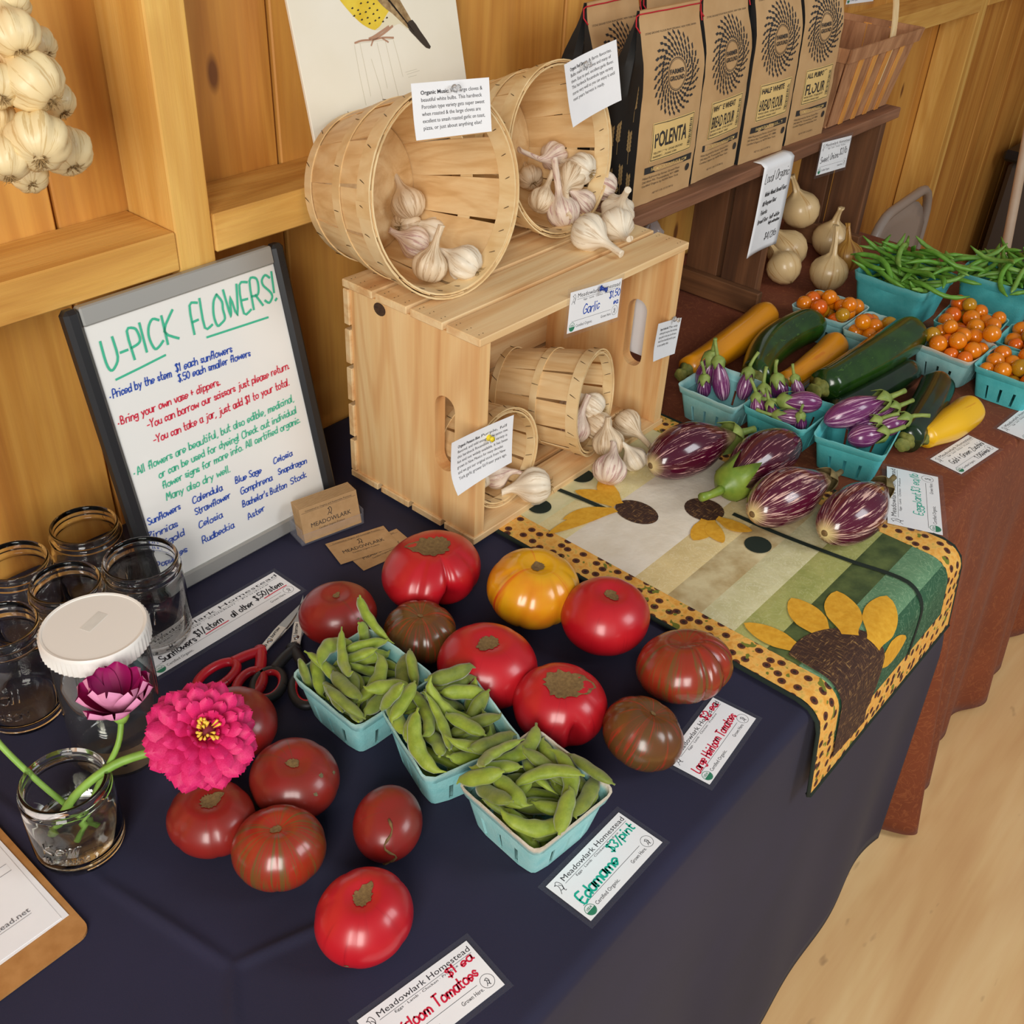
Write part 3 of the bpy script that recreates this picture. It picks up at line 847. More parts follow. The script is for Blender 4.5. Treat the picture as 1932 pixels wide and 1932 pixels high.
splint_basket('small splint basket inside the crate at its right, spilling garlic', (.300, .016, .0172), (-.30, 1, 0), .0780, .062, .150, 11, 3, 8)
splint_basket('small splint basket inside the crate behind the left end panel', (.094, .022, .0172), (-.02, 1, 0), .0690, .054, .140, 11, 4, 20)

# ------------------------------------------------------------------ garlic
def garlic_mesh(seed, neck=1.9, lobes=8):
    """bulb of radius 1 with a neck along +z"""
    rnd = random.Random(seed); ph = rnd.uniform(0, 6)
    am = [rnd.uniform(.6, 1.25) for _ in range(lobes)]
    prof = [(0, -.80), (.16, -.80), (.30, -.84), (.55, -.78), (.82, -.55), (.97, -.22), (1.0, .08), (.92, .36), (.74, .60), (.52, .80), (.34, 1.0), (.24, 1.22), (.20, 1.5), (.185, neck*.95), (.21, neck), (.17, neck+.01), (0, neck-.03)]
    def mod(p, th, t):
        r = math.hypot(p.x, p.y); z = p.z
        k = lobes*th/(2*PI) + ph; i = int(math.floor(k)) % lobes; fr = k-math.floor(k)
        lobe = math.sin(PI*fr)**.6
        w = sstep(.95, .35, z)*sstep(-.86, -.5, z)
        s_ = 1 + w*(.24*(lobe-.75)*am[i])
        return Vector((p.x*s_, p.y*s_, z - .05*w*(1-lobe)))
    bx, by = rnd.uniform(-.35, .35), rnd.uniform(-.35, .35)
    def bend(p):
        q = max(0, p.z-.7)
        return Vector((p.x+bx*q*q*.6, p.y+by*q*q*.6, p.z))
    return G().lathe(prof, lobes*5, 0, mod, False, bend)
def roots_mesh(seed):
    rnd = random.Random(seed); g = G()
    for i in range(26):
        a = rnd.uniform(0, 2*PI); r0 = rnd.uniform(0, .22); l = rnd.uniform(.12, .34)
        o = Vector((r0*math.cos(a), r0*math.sin(a), -.79))
        g.tube([o, o+Vector((math.cos(a)*.10, math.sin(a)*.10, -l*.6)), o+Vector((math.cos(a+rnd.uniform(-1, 1))*.25, math.sin(a)*.25, -l*.6+rnd.uniform(-.1, .1)))], [.022, .016, .006], 4)
    return g
GM = {}
for m_ in ('garlic', 'garlic_tan', 'garlic_pink', 'garlic_string'):
    GM[m_] = [(garlic_mesh(s_, nk).mesh('garlic_bulb', M[m_])) for s_, nk in ((1, 1.75), (2, 2.3), (3, 2.9))]
RM = roots_mesh(4).mesh('roots', M['roots'])
def garlic(pos, axis, neck, r, mk, roots, label, group, i):
    v = 0 if neck < 1.9 else (1 if neck < 2.5 else 2)
    Mx = frame(pos, axis, (math.sin(i*1.7), math.cos(i*2.3), .2)) @ Matrix.Scale(r, 4)
    t = thing('garlic_bulb', label, 'garlic', Mx, group)
    link('bulb', GM[mk][v], t)
    if roots: link('roots', RM, t)
GAR = [
    ('b1', (0.136, 0.261, 0.385), (0.09, 0.64, 0.77), 0.052, 0.0242, 'tan', 0),
    ('b1', (0.133, 0.262, 0.355), (0.96, 0.19, -0.21), 0.047, 0.0223, 'tan', 1),
    ('b1', (0.111, 0.223, 0.347), (-0.65, 0.65, 0.39), 0.033, 0.0218, 'pink', 0),
    ('b1', (0.155, 0.230, 0.347), (-0.53, 0.74, 0.42), 0.031, 0.0223, 'garlic', 0),
    ('b1', (0.068, 0.152, 0.347), (0.36, 0.04, 0.93), 0.057, 0.0237, 'tan', 0),
    ('b1', (0.109, 0.127, 0.347), (-0.27, 0.89, 0.36), 0.036, 0.0246, 'garlic', 1),
    ('b2', (0.399, 0.259, 0.365), (0.50, 0.80, 0.32), 0.046, 0.0197, 'tan', 1),
    ('b2', (0.419, 0.232, 0.400), (-1.00, -0.01, 0.00), 0.058, 0.0219, 'pink', 0),
    ('b2', (0.397, 0.181, 0.385), (-0.88, -0.42, -0.22), 0.067, 0.0239, 'tan', 0),
    ('b2', (0.418, 0.177, 0.395), (0.01, 0.99, 0.13), 0.039, 0.0240, 'garlic', 1),
    ('b2', (0.456, 0.160, 0.365), (-0.60, 0.68, 0.42), 0.036, 0.0228, 'pink', 1),
    ('b2', (0.361, 0.161, 0.346), (0.20, 0.52, 0.83), 0.065, 0.0253, 'pink', 0),
    ('b2', (0.402, 0.157, 0.352), (-0.54, 0.45, 0.71), 0.025, 0.0200, 'pink', 0),
    ('b2', (0.344, 0.190, 0.360), (0.68, 0.18, 0.71), 0.042, 0.0205, 'tan', 0),
    ('b2', (0.330, 0.089, 0.342), (0.02, -0.99, -0.17), 0.060, 0.0275, 'garlic', 1),
    ('b2', (0.427, 0.109, 0.346), (-0.45, -0.48, 0.75), 0.058, 0.0256, 'garlic', 0),
    ('b2', (0.384, 0.079, 0.343), (-0.51, -0.83, -0.21), 0.072, 0.0257, 'garlic', 0),
    ('b3', (0.282, 0.048, 0.052), (0.52, -0.01, 0.86), 0.056, 0.0247, 'pink', 0),
    ('b3', (0.326, 0.048, 0.075), (-0.30, 0.87, 0.40), 0.038, 0.0216, 'garlic', 1),
    ('b3', (0.319, 0.028, 0.050), (-0.07, 0.95, 0.31), 0.033, 0.0224, 'tan', 1),
    ('b3', (0.324, 0.086, 0.060), (0.09, -0.18, 0.98), 0.031, 0.0203, 'pink', 0),
    ('b3', (0.372, 0.010, 0.038), (-0.05, -0.96, -0.29), 0.049, 0.0237, 'tan', 1),
    ('b3', (0.300, -0.006, 0.042), (0.06, 0.28, 0.96), 0.034, 0.0245, 'tan', 1),
    ('b3', (0.255, -0.043, 0.030), (0.70, 0.28, 0.66), 0.038, 0.0255, 'pink', 0),
    ('b3', (0.315, -0.048, 0.024), (-0.16, 0.62, 0.77), 0.021, 0.0196, 'garlic', 0),
    ('b4', (0.105, 0.054, 0.045), (0.76, -0.59, 0.27), 0.056, 0.0200, 'pink', 0),
    ('b4', (0.081, 0.063, 0.045), (0.02, 0.74, 0.67), 0.022, 0.0168, 'garlic', 0),
    ('b4', (0.135, 0.005, 0.036), (-0.74, 0.67, -0.04), 0.049, 0.0277, 'garlic', 1),
]
GL = {'b1': 'garlic in the left basket on the crate', 'b2': 'garlic of the right basket on the crate', 'b3': 'garlic of the small right basket in the crate', 'b4': 'garlic of the small left basket in the crate'}
GLAB = ['tan garlic bulb standing neck up, highest in the left basket', 'tan garlic bulb wedged low behind the others in the left basket', 'pinkish garlic bulb with its neck pointing left, in the left basket', 'plain white garlic bulb at the back of the left basket', 'tan garlic bulb with upright neck at the front of the left basket', 'white garlic bulb at the front right inside the left basket, roots showing', 'tan garlic bulb deep at the left inside the right basket', 'pinkish garlic bulb at the back of the right basket, neck pointing left', 'tan garlic bulb in the middle of the right basket, neck downward', 'white garlic bulb high in the right basket with roots to the right', 'pinkish garlic bulb at the right rim of the right basket', 'pinkish garlic bulb with a tall upright neck in the right basket', 'small pinkish garlic bulb behind the tall necked one in the right basket', 'tan garlic bulb at the lower left inside the right basket', 'big white garlic bulb on the crate top, its neck pointing forward', 'white garlic bulb on the crate top with a raised neck', 'white garlic bulb at the crate top edge, neck hanging forward', 'pinkish garlic bulb in the mouth of the small right basket, neck up', 'white garlic bulb highest in the small right basket', 'tan garlic bulb in the small right basket mouth, root disc showing', 'pinkish garlic bulb deep inside the small right basket', 'tan garlic bulb by the crate right panel, neck toward the eggplants', 'tan garlic bulb at the crate floor edge, neck straight up', 'pinkish garlic bulb lying on the runner in front of the crate', 'small white garlic bulb on the runner beside the pinkish one', 'pinkish garlic bulb half hidden behind the note on the left panel', 'small white garlic bulb deep in the small left basket', 'large white garlic bulb on the crate floor before the small left basket']
HLAB = ['topmost large bulb facing front', 'large bulb second from the top, at the right', 'large front bulb just above the lowest ones', 'bulb lowest at the right, partly behind', 'small bulb at the very bottom', 'bulb at lower left, cut by the picture edge', 'small shaded bulb behind the topmost', 'small shaded bulb behind the second', 'bulb at mid left, mostly outside the picture', 'lower bulb at the left edge, behind', 'bulb cut off by the top picture edge']
for i, (b, p, d, n, r, mk, ro) in enumerate(GAR):
    garlic(p, d, n/r, r, mk if mk == 'garlic' else 'garlic_'+mk, ro, GLAB[i], GL[b], i)
HANG = [
    ((-0.391, 0.220, 0.676), (0.17, 0.69, 0.70), 0.0226),
    ((-0.387, 0.210, 0.636), (-0.27, 0.74, 0.61), 0.0275),
    ((-0.399, 0.200, 0.588), (0.44, 0.75, 0.49), 0.0284),
    ((-0.348, 0.250, 0.557), (0.22, 0.76, 0.61), 0.0253),
    ((-0.381, 0.270, 0.535), (0.37, 0.82, 0.44), 0.0185),
    ((-0.428, 0.210, 0.575), (0.30, 0.59, 0.75), 0.0219),
    ((-0.341, 0.280, 0.649), (-0.02, 0.92, 0.39), 0.0184),
    ((-0.333, 0.280, 0.596), (0.04, 0.76, 0.65), 0.0190),
    ((-0.418, 0.220, 0.636), (0.21, 0.87, 0.45), 0.0214),
    ((-0.417, 0.240, 0.602), (0.16, 0.79, 0.59), 0.0196),
    ((-0.375, 0.250, 0.695), (0.19, 0.92, 0.34), 0.0192),
]
for i, (p, d, r) in enumerate(HANG):
    garlic(p, d, 2.4, r, 'garlic_string', 1, 'hanging garlic string, '+HLAB[i], 'garlic string on the wall', i+40)
t = tag(G().tube([(-.385, .27, .60), (-.383, .30, .70), (-.38, .31, .80), (-.38, .395, .95)], .006, 6).obj('hanging_twine', M['roots']), 'twine and dry stems the garlic string hangs by', 'twine')

# ------------------------------------------------------------------ whiteboard
wb_o = Vector((-.357, .2045, .0035)); wb_x = Vector((1, 0, 0)); wb_y = Vector((0, .083, .372)).normalized()
wb_n = wb_x.cross(wb_y)
WM = Matrix(((wb_x.x, wb_y.x, wb_n.x, wb_o.x), (wb_x.y, wb_y.y, wb_n.y, wb_o.y), (wb_x.z, wb_y.z, wb_n.z, wb_o.z), (0, 0, 0, 1)))
wb = thing('whiteboard', 'black framed whiteboard with flower picking rules in coloured marker', 'whiteboard', WM)
G().box(-.004, .282, .006, .376, -.011, -.001).obj('panel', M['whiteboard'], wb, False)
for x0, x1 in ((-.0145, .005), (.273, .2925)):
    G().bbox(x0, x1, .000, .382, -.014, .006, .005).obj('side_frame', M['black_plastic'], wb, False)
G().bbox(.005, .273, .359, .382, -.012, .004, .002).obj('top_rail', M['grey_metal'], wb, False)
G().bbox(.005, .273, .000, .020, -.012, .004, .002).obj('bottom_rail', M['grey_metal'], wb, False)
WT = [
    ('U-PICK', 'g', (0.0173, 0.3021), (0.1155, 0.3100), 0.0340),
    ('FLOWERS!', 'g', (0.1373, 0.3091), (0.2659, 0.3123), 0.0360),
    ('Priced by the stem', 'b', (0.0140, 0.2703), (0.0926, 0.2691), 0.0125),
    ('$1 each sunflowers', 'b', (0.0999, 0.2721), (0.1826, 0.2699), 0.0125),
    ('$.50 each smaller flowers', 'b', (0.0998, 0.2592), (0.2072, 0.2566), 0.0115),
    ('Bring your own vase + clippers.', 'r', (0.0138, 0.2367), (0.1545, 0.2359), 0.0125),
    ('-You can borrow our scissors just please return.', 'r', (0.0439, 0.2194), (0.2610, 0.2203), 0.0125),
    ('-You can take a jar, just add $1 to your total.', 'r', (0.0462, 0.1988), (0.2552, 0.1991), 0.0125),
    ('All flowers are beautiful, but also edible, medicinal,', 'g', (0.0146, 0.1708), (0.2564, 0.1751), 0.0125),
    ('or can be used for dyeing! Check out individual', 'g', (0.0400, 0.1547), (0.2564, 0.1578), 0.0120),
    ('flower signs for more info. All certified organic.', 'g', (0.0404, 0.1394), (0.2589, 0.1434), 0.0120),
    ('Many also dry well.', 'g', (0.0405, 0.1229), (0.1362, 0.1212), 0.0125),
    ('Sunflowers', 'b', (0.0084, 0.1036), (0.0548, 0.1046), 0.0115),
    ('Zinnias', 'b', (0.0014, 0.0856), (0.0447, 0.0851), 0.0115),
    ('Marigold', 'b', (0.0009, 0.0677), (0.0499, 0.0694), 0.0115),
    ('Poppies', 'b', (0.0027, 0.0443), (0.0473, 0.0466), 0.0115),
    ('Calendula', 'b', (0.0735, 0.1036), (0.1179, 0.1029), 0.0115),
    ('Strawflower', 'b', (0.0725, 0.0870), (0.1266, 0.0883), 0.0115),
    ('Celosia', 'b', (0.0724, 0.0684), (0.1075, 0.0676), 0.0115),
    ('Rudbeckia', 'b', (0.0713, 0.0461), (0.1201, 0.0465), 0.0115),
    ('Blue Sage', 'b', (0.1394, 0.1025), (0.1804, 0.1005), 0.0115),
    ('Gomphrena', 'b', (0.1430, 0.0847), (0.1939, 0.0836), 0.0115),
    ("Bachelor's Button", 'b', (0.1408, 0.0668), (0.2134, 0.0637), 0.0115),
    ('Aster', 'b', (0.1438, 0.0461), (0.1716, 0.0481), 0.0115),
    ('Celosia', 'b', (0.2028, 0.1043), (0.2337, 0.1033), 0.0105),
    ('Snapdragon', 'b', (0.2056, 0.0866), (0.2540, 0.0836), 0.0105),
    ('Stock', 'b', (0.2215, 0.0643), (0.2489, 0.0647), 0.0115),
]
pl = lambda x, y: (x, y, 0.0)
gs = {'g': G(), 'b': G(), 'r': G()}
for (s_, c_, a, b, h) in WT:
    handwrite(gs[c_], s_, a, b, h*(.78 if h < .02 else 1), .0013 if h < .02 else .0030, pl, 0, .16, .12)
gs['g'].ribbon([(.0239, .2897), (.055, .2925), (.0922, .2964)], .0026, pl); gs['g'].ribbon([(.1532, .2990), (.20, .2972), (.2463, .2955)], .0026, pl)
for y, c_ in ((.2705, 'b'), (.2370, 'r'), (.1715, 'g')): gs[c_].poly(circle(.0105, y+.002, .0010, 8), pl)
gs['g'].obj('green_writing', M['ink_green'], wb, False); gs['b'].obj('blue_writing', M['ink_blue'], wb, False); gs['r'].obj('red_writing', M['ink_red'], wb, False)

# ------------------------------------------------------------------ bird drawing on the rail
bo = Vector((.03, .3135, .4310)); by = Vector((0, .23, 1)).normalized(); bn = Vector((1, 0, 0)).cross(by)
BM = Matrix(((1, by.x, bn.x, bo.x), (0, by.y, bn.y, bo.y), (0, by.z, bn.z, bo.z), (0, 0, 0, 1)))
bird = thing('bird_drawing', 'large drawing of a yellow bird on cream paper, leaning on the rail', 'drawing', BM)
G().bbox(0, .297, 0, .405, -.005, 0, .0008).obj('sheet', M['cream'], bird, False)
M['b_yellow'] = tinted('drawing yellow', (226, 190, 40), (240, 212, 70), .7, 40)
M['b_brown'] = tinted('drawing brown', (132, 102, 62), (186, 158, 112), .7, 130)
M['b_dark'] = plain('drawing dark brown', (58, 46, 34), .7)
M['b_pale'] = plain('drawing pale flank', (232, 222, 190), .7)
M['b_leg'] = plain('drawing leg', (184, 140, 112), .7)
M['pencil'] = plain('pencil line', (206, 198, 178), .8)
lv = lambda h: (lambda x, y: (x, y, h))
def fill(name, pts, m_, h, k=3): G().poly(smooth_path(pts+[pts[0]], k)[:-1], lv(h)).obj(name, m_, bird, False)
fill('belly', [(.052, .262), (.066, .232), (.0861, .2023), (.1054, .181), (.1196, .1702), (.1352, .1637), (.1528, .164), (.1712, .1666), (.1708, .1797), (.1558, .1906), (.14, .21), (.12, .25), (.09, .275)], M['b_yellow'], .0003)
fill('flank', [(.1352, .1637), (.1528, .1628), (.1712, .1650), (.1823, .1660), (.1978, .1564), (.205, .165), (.19, .178), (.172, .186), (.158, .178), (.146, .168)], M['b_pale'], .0004)
fill('wing', [(.12, .25), (.14, .21), (.1558, .1906), (.1708, .1797), (.1823, .1697), (.1978, .1574), (.2064, .1614), (.1989, .1767), (.1881, .195), (.172, .225), (.15, .255), (.13, .265)], M['b_brown'], .0005)
fill('tail', [(.1945, .165), (.2057, .1683), (.2175, .1528), (.2333, .1307), (.224, .1304), (.2067, .1468), (.1970, .1564)], M['b_dark'], .0006, 2)
fill('head', [(.045, .300), (.06, .270), (.09, .265), (.12, .262), (.13, .29), (.11, .325), (.075, .33), (.05, .32), (.02, .312), (.02, .308)], M['b_brown'], .0006)
g = G()
for (x, y) in ((.103, .1847), (.1134, .1858), (.1149, .1788), (.1254, .1799), (.1271, .1728), (.138, .1751), (.1112, .1906), (.1238, .187), (.1366, .1833), (.1456, .1777), (.1513, .1724), (.1316, .1908), (.1445, .1871), (.1593, .1762), (.102, .1939), (.118, .198), (.13, .198), (.14, .195), (.11, .205), (.125, .208)):
    g.poly([(x-.0022, y-.0005), (x, y-.0014), (x+.0024, y-.0004), (x+.0008, y+.0012)], lv(.0007))
for q in range(11):
    x = .134+q*.0052; g.ribbon([(x, .238-q*.0062), (x+.010, .226-q*.0062), (x+.024, .206-q*.0058)], .0016, lv(.0008))
g.obj('dark_markings', M['b_dark'], bird, False)
g = G()
for pts, w in (([(.1671, .1647), (.1477, .1575), (.129, .1527)], .0030), ([(.1600, .1650), (.1335, .1568), (.1225, .1546)], .0030), ([(.1655, .1506), (.1462, .1530), (.129, .1527), (.1087, .154), (.0965, .1527)], .0024), ([(.129, .1527), (.1239, .1462)], .002), ([(.146, .152), (.155, .1465)], .002)):
    g.ribbon(smooth_path(pts, 3), w, lv(.0006))
g.obj('legs', M['b_leg'], bird, False)
g = G(); rn = random.Random(3)
for (a, b, c_, d) in ((.095, .150, .097, .075), (.105, .151, .108, .085), (.150, .150, .160, .06), (.135, .148, .140, .09), (.165, .148, .172, .10), (.095, .152, .165, .149), (.178, .105, .200, .106), (.180, .102, .205, .1035), (.182, .098, .198, .0985), (.078, .035, .084, .036), (.12, .13, .13, .06)):
    g.ribbon([(a, b), ((a+c_)/2+rn.uniform(-.002, .002), (b+d)/2), (c_, d)], .0005, lv(.0003))
g.obj('pencil_lines', M['pencil'], bird, False)

# ------------------------------------------------------------------ old bench-like shelf on the brown table
shelf = thing('plank_shelf', 'weathered wooden plank shelf carrying the flour bags', 'shelf', T(1.0, .2, .0045))
PZ = .3155
def sh(name, x0, x1, y0, y1, z0, z1, m_): G().bbox(x0-1.0, x1-1.0, y0-.2, y1-.2, z0-.0045, z1-.0045, .0018).obj(name, M[m_], shelf, False)
sh('plank', .475, 1.487, .120, .186, PZ-.022, PZ, 'old_x')
sh('plank', .475, 1.375, .190, .290, PZ-.020, PZ-.001, 'old_x')
for (x, wid) in ((.965, 'old_z'), (1.412, 'old_z')):
    sh('upright', x, x+.024, .124, .205, .0045, PZ-.022, wid)
    sh('upright', x, x+.024, .216, .290, .0045, PZ-.022, wid)
    sh('foot_rail', x-.020, x-.001, .105, .292, .0046, .052, 'old_y')
sh('upright', .478, .502, .128, .200, .0045, PZ-.022, 'old_z')
sh('brace', 1.19, 1.232, .288, .297, .0046, PZ-.024, 'old_z')

# ------------------------------------------------------------------ flour bags
M['bag_ring'] = plain('bag medallion', (196, 158, 108), .6)
def bag_shape(w, d, h, seed):
    rnd = random.Random(seed); lean = rnd.uniform(-.01, .01)
    def section(z):
        t = z/h
        k = sstep(.66, 1.0, t)
        ww = w*(1 + .025*math.sin(PI*min(1, t/.8))) * (1-.03*k)
        dd = d*(1-k) + .006*k
        yc = .004*math.sin(PI*t)
        return ww/2, dd/2*(1+.10*math.sin(PI*min(1, t/.7))), yc
    def front(u, z):
        """point of the front face: u in -1..1"""
        a, b, yc = section(z)
        crk = .0016*noise.noise(Vector((u*3+seed*7, z*38, seed)))
        return Vector((a*u, d/2*0 + yc - b - .0045*(1-u*u)*math.sin(PI*min(1, z/h/.8)) - crk + .010*sstep(.80, 1, z/h)*0, z))
    return section, front
def flour_bag(label, x, y, name_lines, seed, w=.150, d=.056, h=.282, z=PZ, rz=0, detail=True):
    sec, front = bag_shape(w, d, h, seed)
    t = thing('flour_bag', label, 'flour bag', T(x, y, z+.0003) @ RZ(rz))
    NZ = 26; g = G(); NU = 13
    def ring(z_):
        a, b, yc = sec(z_); pts = []
        for i in range(NU): pts.append(tuple(front(-1+2*i/(NU-1), z_)))
        fy = pts[-1][1]
        for q in (.33, .5, .67): pts.append((a - (.010*sstep(.3, .9, z_/h) if q == .5 else 0), yc-b + 2*b*q, z_))
        for i in range(NU):
            u = 1-2*i/(NU-1); p = front(u, z_); pts.append((p.x, 2*yc - p.y, z_))
        for q in (.67, .5, .33): pts.append((-a + (.010*sstep(.3, .9, z_/h) if q == .5 else 0), yc-b+2*b*q, z_))
        return pts
    n = 2*NU+6
    zs = [h*i/(NZ-1) for i in range(NZ)]
    for z_ in zs: g.v += [tuple(p) for p in ring(z_)]
    for j in range(NZ-1):
        for i in range(n):
            i2 = (i+1) % n
            side = (NU-1 <= i < NU+3) or (i >= 2*NU+2)
            g.f.append((j*n+i, j*n+i2, (j+1)*n+i2, (j+1)*n+i)); g.m.append(1 if side else 0)
    g.f.append(tuple(range(n-1, -1, -1))); g.m.append(0)
    g.f.append(tuple(range((NZ-1)*n, NZ*n))); g.m.append(0)
    g.obj('bag', [M['kraft'], M['bag_black']], t, True, 40)
    pf = lambda lift: (lambda u, v: tuple(front(u/(w/2), v) + Vector((0, -lift, 0))))
    # stitched top
    g = G()
    g.tube([tuple(front(-1+2*i/16, h*.985) + Vector((0, -.0012, 0))) for i in range(17)], .0011, 5)
    a, b, yc = sec(h*.985)
    for s_ in (-1, 1): g.tube([(s_*a, yc-b, h*.985), (s_*(a+.006), yc-.002, h*.975), (s_*(a+.007), yc-.004, h*.93), (s_*(a+.003), yc-.010, h*.90)], .0012, 5)
    g.obj('stitching', M['thread'], t)
    # wheat wheel
    cx, cz = .004, h*.672
    g = G(); rn = random.Random(seed)
    for ringi, (r0, r1, cnt, ww) in enumerate(((.025, .043, 26, .0058), (.038, .060, 28, .0066))):
        for q in range(cnt):
            an = 2*PI*(q+.5*ringi)/cnt
            for s_ in range(3):
                r_a = r0+(r1-r0)*s_/3; r_b = r_a+(r1-r0)*.40; tw = an+.10*s_*1.2
                p0 = (cx+r_a*math.cos(tw), cz+r_a*math.sin(tw)); p1 = (cx+r_b*math.cos(tw+.10), cz+r_b*math.sin(tw+.10))
                mx, mz = (p0[0]+p1[0])/2, (p0[1]+p1[1])/2; nx, nz = -math.sin(tw)*ww*.5, math.cos(tw)*ww*.5
                g.poly([p0, (mx-nx, mz-nz), p1, (mx+nx, mz+nz)], pf(.0006))
    g.obj('wheat_wheel_print', M['bag_ink'], t, False)
    g = G(); P = pf(.0008)
    g.ribbon(circle(cx, cz, .0235, 28)+[(cx+.0235, cz)], .0011, P)
    g.ribbon(circle(cx, cz, .0215, 28)+[(cx+.0215, cz)], .0005, P)
    printed(g, 'FARMER', (cx, cz+.0015), .0092, P, 0, .037, 0, .03, 'C'); printed(g, 'GROUND', (cx, cz-.0082), .0092, P, 0, .037, 0, .03, 'C')
    printed(g, 'STONE GROUND FLOUR FROM ORGANIC NEW YORK GRAIN', (0, h*.885), .0036, P, 0, w*.86, 0, 0, 'C')
    g.obj('medallion_print', M['bag_ink'], t, False)
    # label plate
    lz0, lz1 = h*.235, h*.445
    lx0, lx1 = -w*.30, w*.40
    g = G()
    NN = 6
    g.grid(lambda u, v: pf(.0007)(lx0+(lx1-lx0)*u, lz0+(lz1-lz0)*v), NN, 4)
    g.obj('label_plate', M['bag_label'], t)
    g = G(); P = pf(.0012)
    bx = [(lx0+.002, lz0+.002), (lx1-.002, lz0+.002), (lx1-.002, lz1-.002), (lx0+.002, lz1-.002), (lx0+.002, lz0+.002)]
    fine = []
    for a_, b_ in zip(bx[:-1], bx[1:]): fine += [(a_[0]+(b_[0]-a_[0])*q/6, a_[1]+(b_[1]-a_[1])*q/6) for q in range(6)]
    g.ribbon(fine+[bx[-1]], .0011, P)
    tx0 = lx0+.006; tw = (lx1-lx0)*.70
    if len(name_lines) == 1:
        printed(g, name_lines[0], (tx0, lz0+.022), .034, P, 0, tw+.006, 0, .02)
    else:
        printed(g, name_lines[0], (tx0, lz1-.016), .0125, P, 0, tw, 0, .03)
        printed(g, name_lines[1], (tx0, lz0+.0175), .027, P, 0, tw, 0, .015)
    printed(g, 'YELLOW CORN · STONE GROUND' if len(name_lines) == 1 else 'WHOLE GRAIN · STONE GROUND', (tx0, lz0+.0115), .0048, P, 0, tw, 0, .01)
    printed(g, 'INGREDIENTS: ORGANIC CORN' if len(name_lines) == 1 else 'INGREDIENTS: ORGANIC WHEAT', (tx0, lz0+.0055), .0044, P, 0, tw*.8, 0, .01)
    for q in range(15):
        z_ = lz0+.008+q*.0030; hh = (.0011, .0019, .0014)[q % 3]
        g.poly([(lx1-.013, z_), (lx1-.005, z_), (lx1-.005, z_+hh), (lx1-.013, z_+hh)], P)
    zb = h*.172
    g.poly([(-w*.36+w*.80*q/6, zb) for q in range(7)] + [(-w*.36+w*.80*q/6, zb+.0105) for q in range(6, -1, -1)], pf(.0009))
    for q, s_ in enumerate(('Milled & ground by Farmer Ground Flour', '240 Aiken Rd, Trumansburg, NY 14886', 'Certified Organic by NOFA New York')):
        printed(g, s_, (-w*.38, zb-.008-q*.0062), .0050, P, 0, w*.62)
    printed(g, 'NET WT. 2 LBS. 32 OZ (907 G)', (0, h*.045), .0044, P, 0, w*.36, 0, 0, 'C')
    g.poly(circle(w*.40, zb-.012, .0062, 14), P)
    g.obj('label_print', M['bag_ink'], t, False)
    g = G(); printed(g, 'FARMERGROUNDFLOUR.COM', (-w*.26, zb+.0026), .0078, pf(.0014), 0, w*.60, 0, .01); g.obj('band_print', M['bag_label'], t, False)
    # wheat ears on the black gusset
    g = G(); a, b, yc = sec(h*.3)
    def side(y_, z_):
        a_, b_, yc_ = sec(max(0, z_)); return (-a_ + (.010*sstep(.3, .9, z_/h))*max(0, 1-abs(y_-yc_)/max(b_, .004)) - .0007, yc_ + y_*(b_/b), z_)
    for (y_, z_) in ((-.020, .02), (-.004, .03), (.016, .02), (-.016, .085), (.006, .095), (-.020, .15), (.010, .155), (-.008, .20), (.018, .085)):
        g.add([side(y_-.0004, z_-.018), side(y_+.0004, z_-.018), side(y_+.0004, z_), side(y_-.0004, z_)], [(0, 3, 2, 1)])
        for q in range(5):
            for s_ in (-1, 1):
                zc = z_+q*.0062; g.add([side(y_, zc), side(y_+s_*.0042, zc+.004), side(y_+s_*.003, zc+.010), side(y_+s_*.0005, zc+.006)], [(0, 1, 2, 3) if s_ < 0 else (3, 2, 1, 0)])
    g.obj('gusset_print', M['wheat'], t, False)
    return t
flour_bag('kraft flour bag reading POLENTA, nearest the garlic baskets', .605, 0.176, ['POLENTA'], 1, .162, .058, .286, rz=-1)
flour_bag('kraft flour bag reading WHOLE WHEAT BREAD FLOUR', .772, 0.181, ['WHOLE WHEAT', 'BREAD FLOUR'], 2, .150, .058, .290, rz=2)
flour_bag('kraft flour bag reading HALF WHITE BREAD FLOUR, above the price list', .928, 0.175, ['HALF WHITE', 'BREAD FLOUR'], 3, .146, .058, .300, rz=-3)
flour_bag('kraft flour bag reading ALL PURPOSE FLOUR, beside the market basket', 1.095, 0.176, ['ALL PURPOSE', 'FLOUR'], 4, .138, .058, .300, rz=-3)
flour_bag('kraft flour bag standing behind the polenta bag, seen over the right garlic basket', .585, .268, ['POLENTA'], 5, .150, .066, .285, rz=3)
flour_bag('kraft flour bag at the back behind the whole wheat bag', .750, .270, ['WHOLE WHEAT', 'BREAD FLOUR'], 6, .150, .060, .285, rz=0)
flour_bag('kraft flour bag at the back behind the half white bag', .925, .270, ['HALF WHITE', 'BREAD FLOUR'], 7, .150, .060, .288, rz=1)

